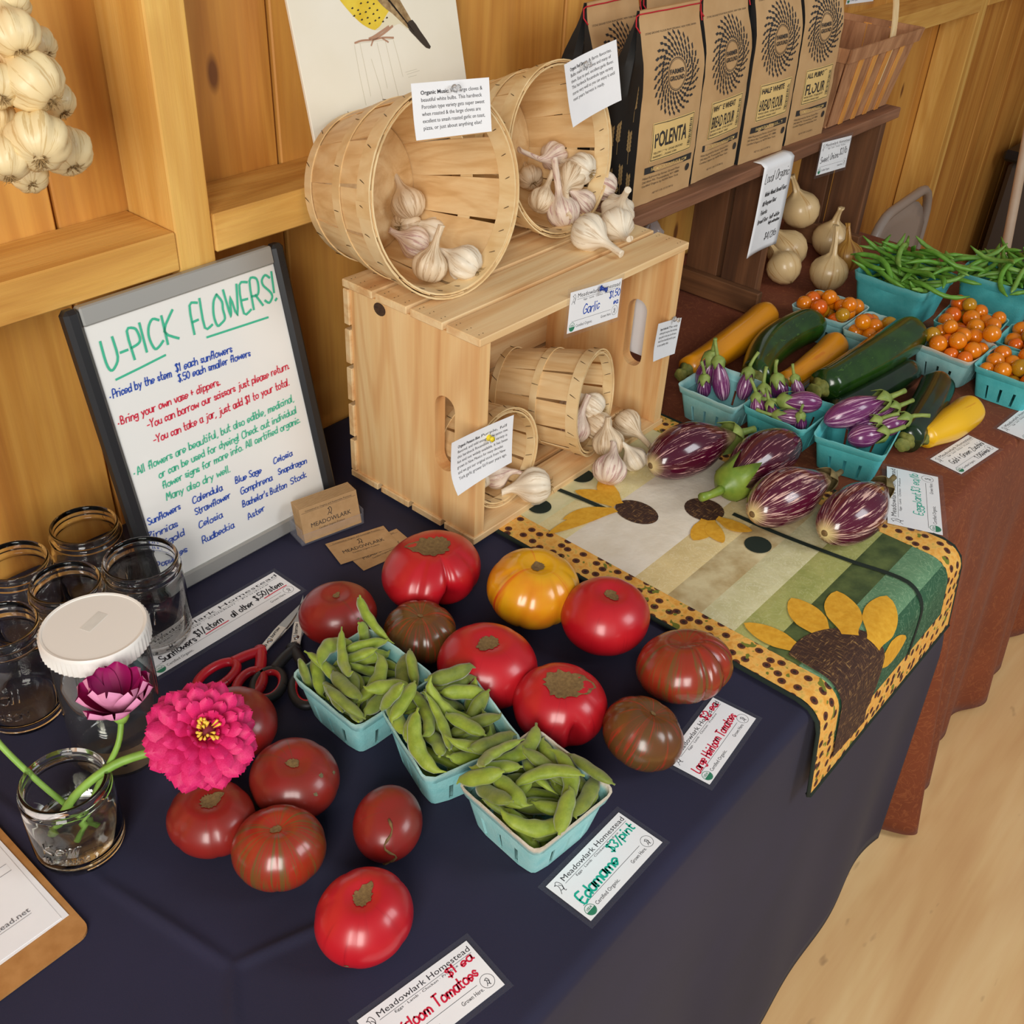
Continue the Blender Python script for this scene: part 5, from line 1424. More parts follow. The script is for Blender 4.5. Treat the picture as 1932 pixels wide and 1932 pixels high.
PILES = {
'pods': [
  [(0,-0.0164,0.0301,0.0283,-0.15,-0.08,2.86),(1,-0.0034,0.0059,0.0297,0.18,-0.19,0.81),(2,0.0213,-0.0099,0.036,0.38,-0,2.78),(0,0.0058,-0.0163,0.0274,0.25,0.01,-0.06),(1,-0.0368,-0.0211,0.0474,0.63,0.24,1.48),(2,0.0186,-0.0428,0.0432,-1.67,-2.35,0.31),(0,-0.0091,-0.0198,0.0373,0.08,-0.17,2.02),(1,-0.0291,-0.0014,0.0356,-0.05,-0.1,1.52),(2,0.0372,0.0192,0.0291,2.37,0.01,-1.72),(0,0.0189,0.0285,0.0403,-1.54,0.59,-1.21),(1,-0.011,0.014,0.0441,0.24,-0.18,2.96),(2,0.0156,-0.0328,0.0407,-1.22,-2.87,0.42),(0,-0.044,-0.006,0.062,-2.47,0.14,1.23),(1,-0.0093,0.0032,0.0552,-0.11,-0.01,1.34),(2,-0.0059,-0.0313,0.0538,0.33,-0.06,0.46),(0,-0.0134,-0.0257,0.0464,0.31,-0.2,0.64),(1,0.0183,0.009,0.0474,0.89,-0.49,2.64),(2,0.0414,0.0121,0.0431,2.36,-0.23,-1.51),(0,0.0311,-0.0303,0.0616,0.2,3.13,0.82),(1,0.0399,0.044,0.0564,-1.86,1.67,-0.05),(2,-0.036,0.0333,0.0586,-0.51,0.21,-2.1),(0,-0.0118,-0.0424,0.061,-0.83,-0.06,-2.87),(1,0.0015,-0.0224,0.0662,-0.09,-0.19,0.39),(2,0.0252,0.0215,0.0553,0.5,0.01,-0.44),(0,-0.047,0.0408,0.0615,2.83,-1.76,0.06),(1,-0.0244,0.0239,0.0636,2.5,0.26,-1.6),(2,-0.0004,-0.0418,0.0722,-0.41,-2.94,-0.47),(0,-0.0257,-0.0127,0.0661,0.22,0,-2.26),(1,-0.0089,0.023,0.0741,1.25,0.09,-2.12),(2,0.008,0.0227,0.0665,0.26,0.34,2.51),(0,-0.0503,-0.0275,0.0748,0.59,-0.18,1.64),(1,-0.0054,0.0491,0.0752,-0.57,-0.32,-2.88),(2,0.0409,-0.0365,0.0685,2.14,0.17,-2.19),(0,-0.0344,-0.0112,0.0753,-0.04,-3.03,1.43),(1,0.0485,0.0453,0.0848,2.01,1.04,-1.09),(2,0.0286,0.0276,0.068,1.72,0.06,-0.39)],
  [(0,0.0262,0.048,0.0646,3.11,0.02,-0.07),(1,0.0041,0.0218,0.0322,-0.02,0.26,-2.88),(2,-0.0033,-0.02,0.0273,0.25,0.01,-2.18),(0,0.0267,0.0149,0.0272,-0.25,0.01,1.69),(1,-0.0276,-0.0145,0.0418,0.96,-0.35,2.33),(2,0.002,0.0032,0.0371,0.12,0.09,-0.67),(0,-0.036,-0.0139,0.0274,2.89,0.01,-1.71),(1,-0.0128,0.0382,0.0301,2.17,0.17,0.09),(2,0.0433,0.0336,0.0477,-0.67,-1.23,0.5),(0,-0.0316,0.0162,0.0415,-0.61,-0.7,-2.63),(1,-0.009,0.0112,0.0504,-0.43,-0.34,1.83),(2,0.0323,0.03,0.0664,1.04,0.09,-0.41),(0,0.034,0.0099,0.0511,-0.73,2.35,0.39),(1,-0.0228,-0.005,0.0564,0.36,0.18,1.66),(2,0.0222,-0.0064,0.0428,-2.81,0.36,-0.14),(0,0.002,-0.021,0.0393,0.58,0.55,0.01),(1,0.0095,-0.0407,0.049,0.71,0.21,0.33),(2,-0.0471,0.0312,0.0638,-2.99,0.05,1.45),(0,-0.0004,0.0283,0.0498,-3.1,0.44,-0.96),(1,0.0178,-0.037,0.0325,0.48,0.36,0.37),(2,-0.0389,0.0109,0.0677,0.65,0.22,0.86),(0,0.0413,-0.0191,0.0404,-0.93,0.56,-1.67),(1,0.0145,-0.0422,0.0598,-0.11,-2.77,-0.02),(2,-0.0258,0.0459,0.0566,1.62,-2.2,-0.24),(0,0.0107,0.034,0.0565,-2.96,0.65,-0.2),(1,-0.0171,0.0191,0.0657,2.56,0.05,-1.78),(2,0.01,-0.0237,0.0481,-2.93,0.34,0.22),(0,0.0252,-0.0486,0.0671,-2.89,0.2,0.12),(1,-0.0093,-0.0015,0.0654,1.04,-0.23,1.46),(2,-0.0368,0.0371,0.0781,0.15,0.31,-2.58),(0,0.025,-0.0091,0.0588,-0,-0.11,-0.13),(1,0.0023,0.0203,0.0626,-1.08,-2.47,-0.82),(2,-0.0464,0.0457,0.083,-0.43,2.1,-0.72),(0,0.0268,0.0505,0.0767,-2.41,0.06,0.01),(1,-0.049,-0.0203,0.0723,0.5,0.51,-1.64),(2,0.0112,-0.013,0.0678,0.12,3.14,-1.1)],
  [(0,-0.0068,0.008,0.0274,0.1,0.01,-2.25),(1,-0.0411,-0.0088,0.0381,-2.19,-0.02,1.53),(2,0.0256,0.0044,0.0274,0.25,0.02,-1.71),(0,-0.0089,0.0165,0.0364,0.43,-0.1,-1.9),(1,0.0131,-0.0091,0.038,-0.11,-0.39,2.1),(2,-0.0302,0.0245,0.0372,-0.49,-0.32,-0.99),(0,0.008,0.0169,0.0478,-0.02,-0.43,2.75),(1,0.0133,0.0225,0.036,0.55,-0.43,1.53),(2,0.0323,-0.0147,0.0338,0.32,-0.4,1.73),(0,-0.0033,-0.0138,0.0458,0.76,0.22,-0.63),(1,0.015,0.0223,0.0565,-0.66,-0.26,-2.01),(2,-0.0224,0.0148,0.0538,-0.08,0.34,2.72),(0,0.0382,-0.0177,0.043,0.66,-0.28,1.32),(1,-0.0324,0.0231,0.0613,0.21,-0.03,-1.83),(2,-0.0018,-0.0376,0.0303,0.27,-0.24,-0.06),(0,-0.0372,0.0011,0.0496,0.64,-0.49,2.2),(1,0.0222,0.0391,0.0644,-0.13,-3.12,0.09),(2,-0.0298,0.0081,0.0723,0.21,0,-1.62),(0,0.0422,-0.0193,0.0529,0.61,-0.33,1.49),(1,0.0408,0.0211,0.0318,1.93,-0.31,1.53),(2,0.0379,0.0188,0.0536,-3.11,-0.29,1.09),(0,0.025,0.0114,0.0625,0.09,-2.75,-1.29),(1,-0.0363,-0.0346,0.0595,-0.29,-2.93,-0.66),(2,-0.0204,-0.0271,0.032,0.62,-2.84,0.94),(0,0.0268,-0.0442,0.0635,0.17,-0.03,-2.78),(1,0.0096,-0.0371,0.0525,0.18,0.01,-0.53),(2,-0.0408,-0.0233,0.0496,0.2,-0.44,1.55),(0,-0.0113,-0.0406,0.0446,-2.94,0.17,0.02),(1,0.0313,-0.0174,0.0654,-0.02,-0.13,0.9),(2,-0.0199,0.0387,0.0715,0.29,-3.14,-0.68),(0,0.0503,-0.0256,0.07,0.56,0.1,1.56),(1,-0.0141,0.05,0.0772,0.64,-0.25,-3.02),(2,-0.0042,-0.0424,0.067,0.02,-0.17,0.52),(0,-0.0464,0.0168,0.0713,-0.25,0.43,1.5),(1,0.0147,0.0004,0.0712,0.14,0.17,2.47),(2,-0.0419,0.0381,0.0742,-0.53,0.48,2.21)],
],
'cherries': [
  [(0,-0.009,-0.0159,0.0361,-0.05,3.14,-0.09),(1,0.0127,-0.0338,0.0346,-0.01,3.13,-1.16),(2,-0.0239,0.0318,0.0377,1.2,1.02,1.06),(0,0.0067,0.0313,0.0366,-2.91,0.47,-0.9),(1,0.011,0.0039,0.0351,0.16,0.54,-3.08),(2,-0.0029,-0.0355,0.0587,2.37,-0.53,0.56),(0,-0.0327,0.002,0.0366,-0.44,-2.85,-0.5),(1,0.0346,0.0338,0.0352,-2.52,-1.35,-0.59),(2,-0.0337,-0.0293,0.0486,-2.1,-0.62,0.43),(0,0.0326,-0.0142,0.0367,2.34,1.3,0.38),(1,-0.0097,0.0097,0.0505,-1.67,0.47,-1.96),(2,0.033,0.0116,0.0531,0.47,-0.92,0.86),(0,-0.0199,-0.0431,0.083,1,-0.18,1.07),(1,0.016,-0.0136,0.0595,0.62,-1.29,1.11),(2,-0.0063,0.0364,0.0636,-0.69,0.5,0.9),(0,0.0085,0.0102,0.0718,0.43,2.21,-1.27),(1,-0.0446,-0.0445,0.071,1.35,-1.01,-1.35),(2,0.0354,-0.0356,0.0585,1.98,0.9,-0.68),(0,-0.038,0.0379,0.0644,-2.06,0.49,-1.91),(1,0.0224,0.0383,0.0585,0.24,-0.63,2.63),(2,-0.0373,0.0072,0.0664,2.18,0.1,2.38)],
  [(0,-0.0028,0.0018,0.0367,2.12,0,-1.68),(1,0.0235,-0.0183,0.0351,1.75,0,0.41),(2,-0.0101,0.0316,0.0378,1.76,-0.34,2.11),(0,0.0197,0.0205,0.0364,0.97,-0.29,0.23),(1,-0.0301,-0.0028,0.0348,0.07,0.06,1.03),(2,0.035,-0.035,0.0559,0.22,-0.51,-0.1),(0,-0.0361,0.0355,0.0534,-1.3,-0.6,-0.71),(1,0.0371,0.037,0.0509,-1.42,0.37,2.64),(2,-0.0317,-0.0317,0.0379,1.11,0.03,-2.34),(0,-0.0045,-0.0383,0.0651,0.21,0.7,-2.6),(1,-0.0383,0.0082,0.0574,-1.19,-1.41,-1.91),(2,0.0347,0.0026,0.0556,-0.63,-0.41,-1.52),(0,-0.0006,-0.032,0.0371,1.13,2.72,-0.33),(1,0.0101,-0.0124,0.0568,-1.36,-0.32,0.31),(2,-0.011,0.0135,0.0635,1.58,0.66,-1.39),(0,0.0105,0.037,0.0595,-0.19,1.98,0.85),(1,-0.0162,-0.0143,0.0555,-1.16,0.56,2.87),(2,-0.0385,-0.0262,0.0686,-0.93,2.6,-0.57),(0,-0.0431,0.0245,0.0795,1.34,0.75,-0.83)],
  [(0,-0.0213,-0.0271,0.0363,0.05,-0.07,-3),(1,0.0087,-0.0346,0.0352,1.75,-0.34,-0.06),(2,-0.0214,0.0073,0.0377,1.2,1.02,-2.33),(0,0.0158,0.013,0.0366,-0.5,-2.97,0.41),(1,-0.0376,-0.0377,0.0564,0.91,-0.01,-0.27),(2,0.0321,-0.0126,0.038,-0.33,-0.23,0.93),(0,-0.0053,0.0334,0.0406,0.3,-0.56,0.99),(1,0.0346,0.0336,0.0351,-2.38,-1.32,-0.78),(2,-0.0068,-0.036,0.0612,-1.08,0.07,-2.36),(0,0.0394,-0.0158,0.0677,-1.07,2.44,1.19),(1,-0.034,0.0339,0.0351,-0.62,0.83,-0.42),(2,0.0357,0.0131,0.0597,1.17,0.93,-0.09),(0,0.0013,-0.0106,0.0465,2.16,-0.08,0.43),(1,0.0284,-0.037,0.0528,-0.79,0.52,-2.67),(2,-0.0367,0.0169,0.0641,1.49,-0.26,-0.63),(0,0.0178,0.0376,0.0624,-1.9,-0.67,-0.32),(1,-0.0375,-0.0117,0.0532,-0.44,-0.87,-2.21),(2,0.042,-0.0422,0.0823,1.86,0.57,-0.31),(0,-0.0173,0.0394,0.0671,1.97,1.09,-0.38),(1,0.0077,0.0215,0.0826,2.08,-0.66,0.42),(2,-0.0169,-0.0088,0.0733,-0.94,0.13,2.07),(0,0.0131,-0.0037,0.0724,0.81,1,2.11),(1,-0.0042,0.0141,0.0603,-0.91,-3.11,-0.39)],
  [(0,-0.0329,-0.0329,0.0368,-1.07,-1.36,-0.66),(1,0.0334,-0.0169,0.0354,0.42,-1.98,-1.28),(2,-0.0319,0.0318,0.0377,-0.27,-0.5,2.86),(0,0.016,0.0048,0.0367,1.75,-0.03,2.71),(1,-0.0217,-0.0194,0.0584,0.54,0.58,-1.66),(2,0.0359,0.0003,0.0594,-1.68,0.01,-2.98),(0,-0.0351,0.0039,0.0505,0.59,-3.02,-1.03),(1,0.034,0.0261,0.0351,0.79,-0.68,-2.89),(2,0.0026,-0.0045,0.062,0.43,0.26,2.03),(0,-0.0039,-0.03,0.0367,-0.92,-1.35,-2.13),(1,-0.0122,0.0084,0.0351,0.33,0.47,-2.78),(2,0.0074,0.033,0.0446,-2.21,-0.56,0.1),(0,-0.0027,-0.0387,0.0647,2.02,-0.24,-0.09),(1,0.0204,-0.0362,0.0485,-0.69,-0.06,-1.37),(2,-0.0169,0.0368,0.0647,0.52,0.33,-2.7),(0,0.0371,0.0372,0.0604,1.67,-0.02,-2.62),(1,-0.039,-0.0395,0.0632,-0.14,-1.47,-1.45),(2,0.0396,-0.0397,0.0699,-0.74,-0.59,-2.52),(0,-0.0432,0.0222,0.0716,0.55,0.27,3.05),(1,0.0167,-0.024,0.0789,-2.52,-0.43,-1.06)],
],
'beans': [
  [(0,-0.0072,0.0019,0.0481,-0.33,-0.05,1.56),(1,0.039,-0.0075,0.0492,-0.04,-0.09,1.44),(2,-0.0271,-0.0086,0.051,0.57,-0.17,-1.15),(0,-0.0551,-0.0076,0.0494,1.01,-0.05,-1.85),(1,-0.0422,-0.0013,0.0626,-0.14,-0.13,-2.18),(2,-0.0636,0.0131,0.0591,1.63,-0.43,-1.69),(0,-0.0554,0.0173,0.0672,0.17,0.41,1.43),(1,-0.0523,0.0532,0.0737,0.28,0.62,-0.12),(2,0.0653,-0.0005,0.0684,1.55,-0.25,-1.56),(0,-0.019,0.0423,0.0602,-0.08,-2.94,0.31),(1,-0.0033,-0.0067,0.0631,0.43,-0.41,2.08),(2,-0.0281,-0.0258,0.0654,-0.44,-0.46,1.86),(0,-0.0144,-0.051,0.0643,-0.7,-0.29,2.95),(1,0.0477,-0.0108,0.0615,-0.12,-0.21,-1.55),(2,0.0181,-0.001,0.0535,-0.46,0.17,1.92),(0,0.0505,0.01,0.0727,0.06,-0.04,1.2),(1,0.0264,0.0194,0.065,0.32,-0.18,-1.99),(0,0.0448,0.0431,0.0784,0.32,0.24,2.51),(1,0.02,0.034,0.0757,2.97,-0.1,-0.54),(2,0.0137,-0.0131,0.0806,0.1,0.18,-2.89),(1,0.057,0.05,0.0935,-0.01,-0.11,1.12),(2,0.0698,0.0021,0.0941,0.13,0.16,-1.41),(0,0.0337,0.0703,0.0944,0.75,0.41,-2.74),(1,-0.0134,0.0303,0.0858,0.13,-0.1,1.94),(2,-0.0274,-0.0099,0.0869,-0.38,-0.25,1.63),(0,-0.0453,0.0025,0.0898,2.29,-0.29,1.29),(1,-0.0478,0.0421,0.104,-0.96,-0.22,1.35),(2,-0.0488,-0.0557,0.0711,0.94,0.66,-0.32),(0,-0.0416,-0.0633,0.0776,-0.43,-2.85,-0.06),(1,-0.0531,-0.0868,0.0926,-0.1,-0.01,-1.44),(2,-0.034,-0.0479,0.0864,0.49,-0.15,-1.36),(0,-0.0104,0.0443,0.0957,-3.13,-0.09,-1.46),(2,0.0395,-0.0484,0.0825,-0.17,-0.3,-1.93),(0,-0.0711,0.0167,0.0951,-2.15,-0.07,1.4),(2,0.0104,0.0104,0.0928,-0.34,-0.03,-1.42),(0,0.0306,-0.0084,0.0963,0.11,0.18,-0.71),(1,0.0362,0.0674,0.1103,0.47,-0.09,-0.35),(1,0.0339,0.0156,0.1049,0,-0.14,-0.57),(2,-0.0678,0.0561,0.1055,2.88,0.03,1.19),(0,0.0818,-0.0735,0.0936,-0.78,0.11,2.24),(1,0.0063,-0.0734,0.0923,0.04,2.71,-0.81),(1,-0.0122,-0.058,0.099,-0.04,0.07,1.05),(1,0.001,-0.0751,0.1155,-0.42,0.14,0.17),(0,-0.0134,-0.0161,0.1029,-0.08,-0.23,0.2),(1,0.0321,-0.0386,0.1009,0.22,0.03,0.08),(2,0.0457,-0.0877,0.0896,-3.05,0.01,1.59),(0,0.0929,0.0285,0.0932,-0.42,-0.66,-2.99),(1,0.0081,-0.0424,0.1187,-0.25,0.05,-0.35),(2,0.0407,-0.0735,0.1168,0.12,0.17,-2.13),(0,-0.054,-0.0435,0.1152,0.1,-2.99,1.17),(1,0.017,-0.0657,0.1286,-0.31,0.08,-1.43),(2,0.0432,-0.0283,0.1208,-0.04,-2.97,1.49),(0,0.0764,-0.0178,0.1136,0.09,-0.39,1.49),(1,-0.0145,0.0435,0.112,0.24,-0.32,1.27),(2,0.0024,-0.0038,0.1233,0.07,0.26,0.99),(2,0.0597,-0.032,0.114,2.94,-0.21,-0.94),(0,-0.008,0.0177,0.1207,-3.08,-0.12,0.38),(1,0.0388,0.0419,0.1176,-0.64,-3,-0.03),(2,0.0159,0.0453,0.1138,-0.43,-2.82,-0.01)],
  [(0,0.0241,-0.0257,0.0496,1,-0.15,0.71),(1,-0.0071,-0.0142,0.0494,-0.15,-0.06,1.1),(2,0.0592,-0.0172,0.0471,-0.59,-0.01,-1.57),(0,0.015,-0.0291,0.0622,-0.17,-0.12,-3.08),(1,-0.0016,-0.0533,0.0579,0.54,-0.02,0.1),(2,-0.0005,-0.0125,0.0603,0.13,-0.29,-2.74),(0,0.0301,-0.0025,0.064,0.4,-0.26,-0.73),(1,0.044,-0.0335,0.0812,-0.31,-0.21,0.9),(2,-0.0012,0.0064,0.0615,-0.05,2.74,-0.56),(0,0.0052,0.0263,0.0673,-3.11,0.35,0.57),(1,-0.0182,0.0485,0.0535,0.16,0.06,-2.74),(2,-0.0245,0.0602,0.0603,-2.99,-0.37,0.15),(0,-0.0539,0.0045,0.0605,0.48,-0.02,-1.9),(1,-0.0367,-0.0088,0.0734,0.29,0.2,1.06),(2,0.0051,0.005,0.0744,-0.17,-0.09,1.15),(0,-0.0632,0.0183,0.0699,-0.48,0.4,1.5),(1,0.0064,0.025,0.087,0.06,-0.21,0.42),(2,0.009,0.0439,0.069,0.69,-0.11,-2.87),(0,0.0144,-0.0066,0.0847,-0.45,2.91,0.55),(1,-0.0106,0.0514,0.0784,-0.18,-0.38,0.07),(2,-0.0493,0.0317,0.0814,-0.75,0.37,1.93),(0,-0.0175,-0.0643,0.0766,2.97,-0.15,-0.03),(1,0.0484,-0.0684,0.091,-0.12,3.12,0.94),(2,-0.0113,-0.045,0.0794,2.47,0.31,0.92),(1,-0.0466,0.0723,0.0919,0.15,-0.14,-0.86),(2,-0.0398,-0.0139,0.0875,-0.24,0.01,-0.86),(0,-0.0099,-0.0267,0.091,-0.05,3.11,-0.95),(1,0.0426,-0.0127,0.0943,0.23,-0.09,-2.21),(0,0.0903,-0.0431,0.0924,0.18,0.22,0.03),(1,-0.0179,-0.0411,0.0988,-0.08,-0.43,0.81),(2,-0.039,-0.0125,0.0994,0.02,0.17,-2.86),(0,-0.0055,-0.0754,0.0952,-0.15,0.13,-1.89),(1,0.0835,-0.065,0.0984,0.53,-0.35,3.08),(2,0.0326,-0.0148,0.1095,0.1,0.13,0.5),(0,-0.0237,0.0281,0.0969,0.08,-0.17,-0.08),(1,0.0726,-0.0456,0.112,0.67,-0.15,2.27),(2,-0.033,-0.0398,0.1063,0.36,0.03,-1.23),(0,-0.0503,-0.0703,0.0977,-2.76,0.04,1.53),(2,-0.0099,0.0745,0.093,-0.51,0.12,2.02),(0,-0.0507,0.0534,0.0992,-0.34,0.18,2.7),(0,-0.0639,-0.0384,0.1036,0.43,0.34,3.06),(1,-0.0711,-0.0137,0.1039,3.09,-0.37,0.08),(0,0.0555,0.0298,0.0863,1.16,0.18,-2.7),(0,0.0087,0.0141,0.1016,-0.81,3.06,0.24),(1,-0.0509,0.018,0.1225,0.6,0.09,1.01),(2,-0.0865,-0.0667,0.09,0.59,3.13,-0.55),(1,0.0917,0.0115,0.0987,1.13,0.18,0.68),(2,0.0604,0.0391,0.0999,0.06,0.32,1.61),(1,0.0142,0.0711,0.097,0.36,-0.38,-1.31)],
],
}
def pile(meshes, data, x, y, z, rz, name, label, cat, group, pick):
    base = T(x, y, z) @ RZ(rz)
    for i, (v_, px, py, pz, a, b, c) in enumerate(data):
        Mx = base @ T(px, py, pz) @ Matrix(((1, 0, 0), (0, 1, 0), (0, 0, 1))).to_4x4() @ (Matrix.Rotation(c, 4, 'Z') @ Matrix.Rotation(b, 4, 'Y') @ Matrix.Rotation(a, 4, 'X'))
        o = link(name, meshes[pick(i)][v_], None, Mx)
        tag(o, label, cat, group)
for i, (w, x, y, rz, m_, v_) in enumerate(PB):
    box('teal pulp box of edamame '+w, x, y, rz, PINT[m_][v_])
    pile(PODM, PILES['pods'][i], x, y, .0008, rz, 'edamame_pod', 'green edamame pod heaped in the pulp box '+w, 'edamame', 'edamame pods in the box '+w, lambda q: 1 if q % 3 == 0 else 0)
TB = [('by the onions', .978, -.033, 0, 'pulp', 0, 0), ('behind the longest green zucchini', .957, -.150, 0, 'pulp', 1, 1), ('with a worn pale rim', 1.000, -.272, -5, 'pulp_pale', 0, 2),
      ('behind the pale rimmed one', 1.120, -.255, 4, 'pulp_deep', 1, 3), ('nearest the right picture edge', .995, -.384, 1, 'pulp_deep', 0, 1), ('half out of the picture at right', 1.118, -.375, 2, 'pulp_deep', 1, 0)]
CM = [[cherry_shape().xf(Matrix.Scale(r, 4)).mesh('cherry_tomato', M[m_]) for r in (.0150, .0135, .0162)] for m_ in ('cherry', 'cherry_olive', 'cherry_red')]
for i, (w, x, y, rz, m_, v_, pi_) in enumerate(TB):
    box('teal pulp box of cherry tomatoes '+w, x, y, rz, PINT[m_][v_], .0038)
    pile(CM, PILES['cherries'][pi_], x, y, .0038, rz + 90*(i//3), 'cherry_tomato', 'orange cherry tomato in the pulp box '+w, 'tomato', 'cherry tomatoes in the box '+w, lambda q: (0, 0, 1, 0, 2, 0)[(q*5+i) % 6])
BEANM = [[bean_shape(L, s_).mesh('green_bean', M[m_]) for L, s_ in ((.105, 1), (.120, 2), (.090, 3))] for m_ in ('bean', 'bean_light')]
for i, (w, x, y, rz) in enumerate((('beside the onions', 1.185, -.088, -3), ('at the right picture edge', 1.350, -.232, 4))):
    box('large teal pulp box of green beans '+w, x, y, rz, QUART[i], .0038)
    pile(BEANM, PILES['beans'][i], x, y, .0038, rz, 'green_bean', 'green bean heaped in the large pulp box '+w, 'green bean', 'green beans in the box '+w, lambda q: 1 if q % 4 == 0 else 0)

# small eggplants
for w, x, y, rz, m_, v_ in (('beside the crate', .553, -.054, 0, 'pulp', 0), ('in the middle of the eggplant boxes', .571, -.168, -1, 'pulp_deep', 1), ('beside the eggplant card', .580, -.283, 11, 'pulp_deep', 0)):
    box('teal pulp box of small eggplants '+w, x, y, rz, PINT[m_][v_], .0038)
MINI = [
    (1, (.562, -.012, .022), (.556, -.020, .085), .0153), (1, (.556, -.058, .022), (.549, -.040, .085), .0133), (1, (.532, -.034, .03), (.524, -.032, .066), .0110),
    (1, (.575, -.080, .025), (.585, -.078, .070), .0130),
    (2, (.556, -.130, .04), (.560, -.122, .070), .0132), (2, (.598, -.140, .04), (.590, -.128, .078), .0133), (2, (.615, -.165, .04), (.610, -.150, .078), .0097), (2, (.533, -.137, .035), (.533, -.125, .066), .0112),
    (2, (.534, -.165, .035), (.535, -.150, .062), .0103), (2, (.600, -.208, .062), (.560, -.164, .066), .0165), (2, (.552, -.204, .050), (.530, -.170, .054), .0118), (2, (.549, -.203, .030), (.537, -.203, .062), .0093),
    (3, (.553, -.236, .058), (.630, -.283, .084), .0205), (3, (.585, -.258, .046), (.650, -.298, .068), .0165), (3, (.580, -.270, .040), (.604, -.296, .064), .0140), (3, (.610, -.296, .045), (.645, -.326, .064), .0150), (3, (.552, -.280, .046), (.592, -.313, .056), .0170)]
MLAB = ['tallest small eggplant standing in the box beside the crate', 'second small eggplant leaning in the box beside the crate', 'shortest small eggplant in the front of the box beside the crate', 'small eggplant at the right end of the box beside the crate', 'small eggplant standing at the back left of the middle box', 'small eggplant standing at the back centre of the middle box', 'thin small eggplant standing at the back right of the middle box', 'small eggplant standing at the front left of the middle box', 'tiny small eggplant second from front left in the middle box', 'largest small eggplant lying across the middle box', 'small eggplant lying in front of the largest in the middle box', 'tiny upright small eggplant at the front corner of the middle box', 'longest small eggplant on top in the box beside the eggplant card', 'small eggplant under the longest one, beside the eggplant card', 'small eggplant with its cap up in the card side box', 'small eggplant at the right of the card side box, stem outward', 'small eggplant lying in front of the card side box, cap at right']
ML = {1: 'beside the crate', 2: 'in the middle', 3: 'beside the eggplant card'}
for i, (b, p, q, r) in enumerate(MINI):
    p = (p[0], p[1], p[2]+.012); q = (q[0]+(q[0]-p[0])*.18, q[1]+(q[1]-p[1])*.18, q[2]+.012+(q[2]-p[2])*.25); r *= 1.10
    eggplant(MLAB[i], 'small eggplants in the box '+ML[b], p, q, r, 'mini_dark' if i % 3 == 2 else 'mini_skin', i, 'calyx', .022 if r > .012 else .015, 'small_eggplant', 1, 1.3)
# large eggplants
eggplant('striped purple eggplant at left, its blossom end toward the garlic', None, (.284, -.094, .047), (.452, -.142, .050), .0410, 'egg_skin', 1, 'calyx', .02)
eggplant('striped purple eggplant whose fresh green cap faces the camera', None, (.505, -.219, .050), (.318, -.205, .047), .0400, 'egg_skin', 2, 'calyx_bright', .036, long=1.5)
eggplant('pale striped eggplant lying across the runner, dry cap behind', None, (.284, -.268, .046), (.452, -.306, .048), .0405, 'egg_light', 3, 'calyx_dry', .018)
eggplant('striped eggplant nearest the eggplant card', None, (.316, -.364, .046), (.490, -.374, .048), .0405, 'egg_light', 6, 'calyx_dry', .015)
# zucchini
zucchini('long golden zucchini nearest the shelf', (.600, .046, .034), (.930, .066, .036), .0300, 'zuc_gold', .03, 1, .022, .80)
zucchini('bent dark green zucchini between the golden ones', (.650, -.062, .042), (.930, -.036, .048), .0345, 'zuc_green', -.10, 2, .016, .80)
zucchini('shorter golden zucchini between the green ones', (.680, -.100, .036), (.905, -.092, .036), .0275, 'zuc_gold', .05, 3, .016, .72)
zucchini('longest green zucchini, lying highest, its cut stem forward', (.672, -.170, .058), (1.000, -.196, .066), .0365, 'zuc_green', .02, 4, .020, .80)
zucchini('dark green zucchini under the longest one', (.660, -.205, .030), (.920, -.238, .030), .0250, 'zuc_dark', .02, 5, .016, .85)
zucchini('dark green zucchini in front, behind the yellow one', (.655, -.335, .034), (.900, -.292, .034), .0300, 'zuc_dark', .02, 6, .016, .85)
zucchini('dark zucchini mostly hidden beside the golden one', (.645, -.135, .026), (.860, -.140, .026), .0210, 'zuc_dark', .0, 7, .014, .85)
zucchini('bright yellow zucchini with a ragged green stem, in front', (.688, -.352, .032), (.852, -.372, .032), .0280, 'zuc_yellow', .03, 8, .020, .66)
# onions
onion('pale onion lying against the shelf upright', (1.135, .150, .0400), .0370, (.2, .6, .5), 'onion', .5, 1)
onion('large pale onion in the middle of the onion heap', (1.215, .188, .0470), .0440, (-.3, .5, .7), 'onion', .6, 2)
onion('pale onion on top of the heap, behind the price list', (1.300, .215, .1080), .0420, (-.2, .3, .9), 'onion', .9, 3)
onion('tan onion with an upright neck beside the shelf end', (1.346, .150, .0470), .0420, (-.05, -.05, 1), 'onion', .8, 4)
onion('papery golden onion behind the green beans', (1.300, .085, .0390), .0340, (.1, .2, .9), 'onion_gold', 1.0, 5)
onion('onion with a tall dry neck behind the cherry tomatoes', (1.172, .066, .0440), .0400, (.05, 0, 1), 'onion', 1.3, 6)
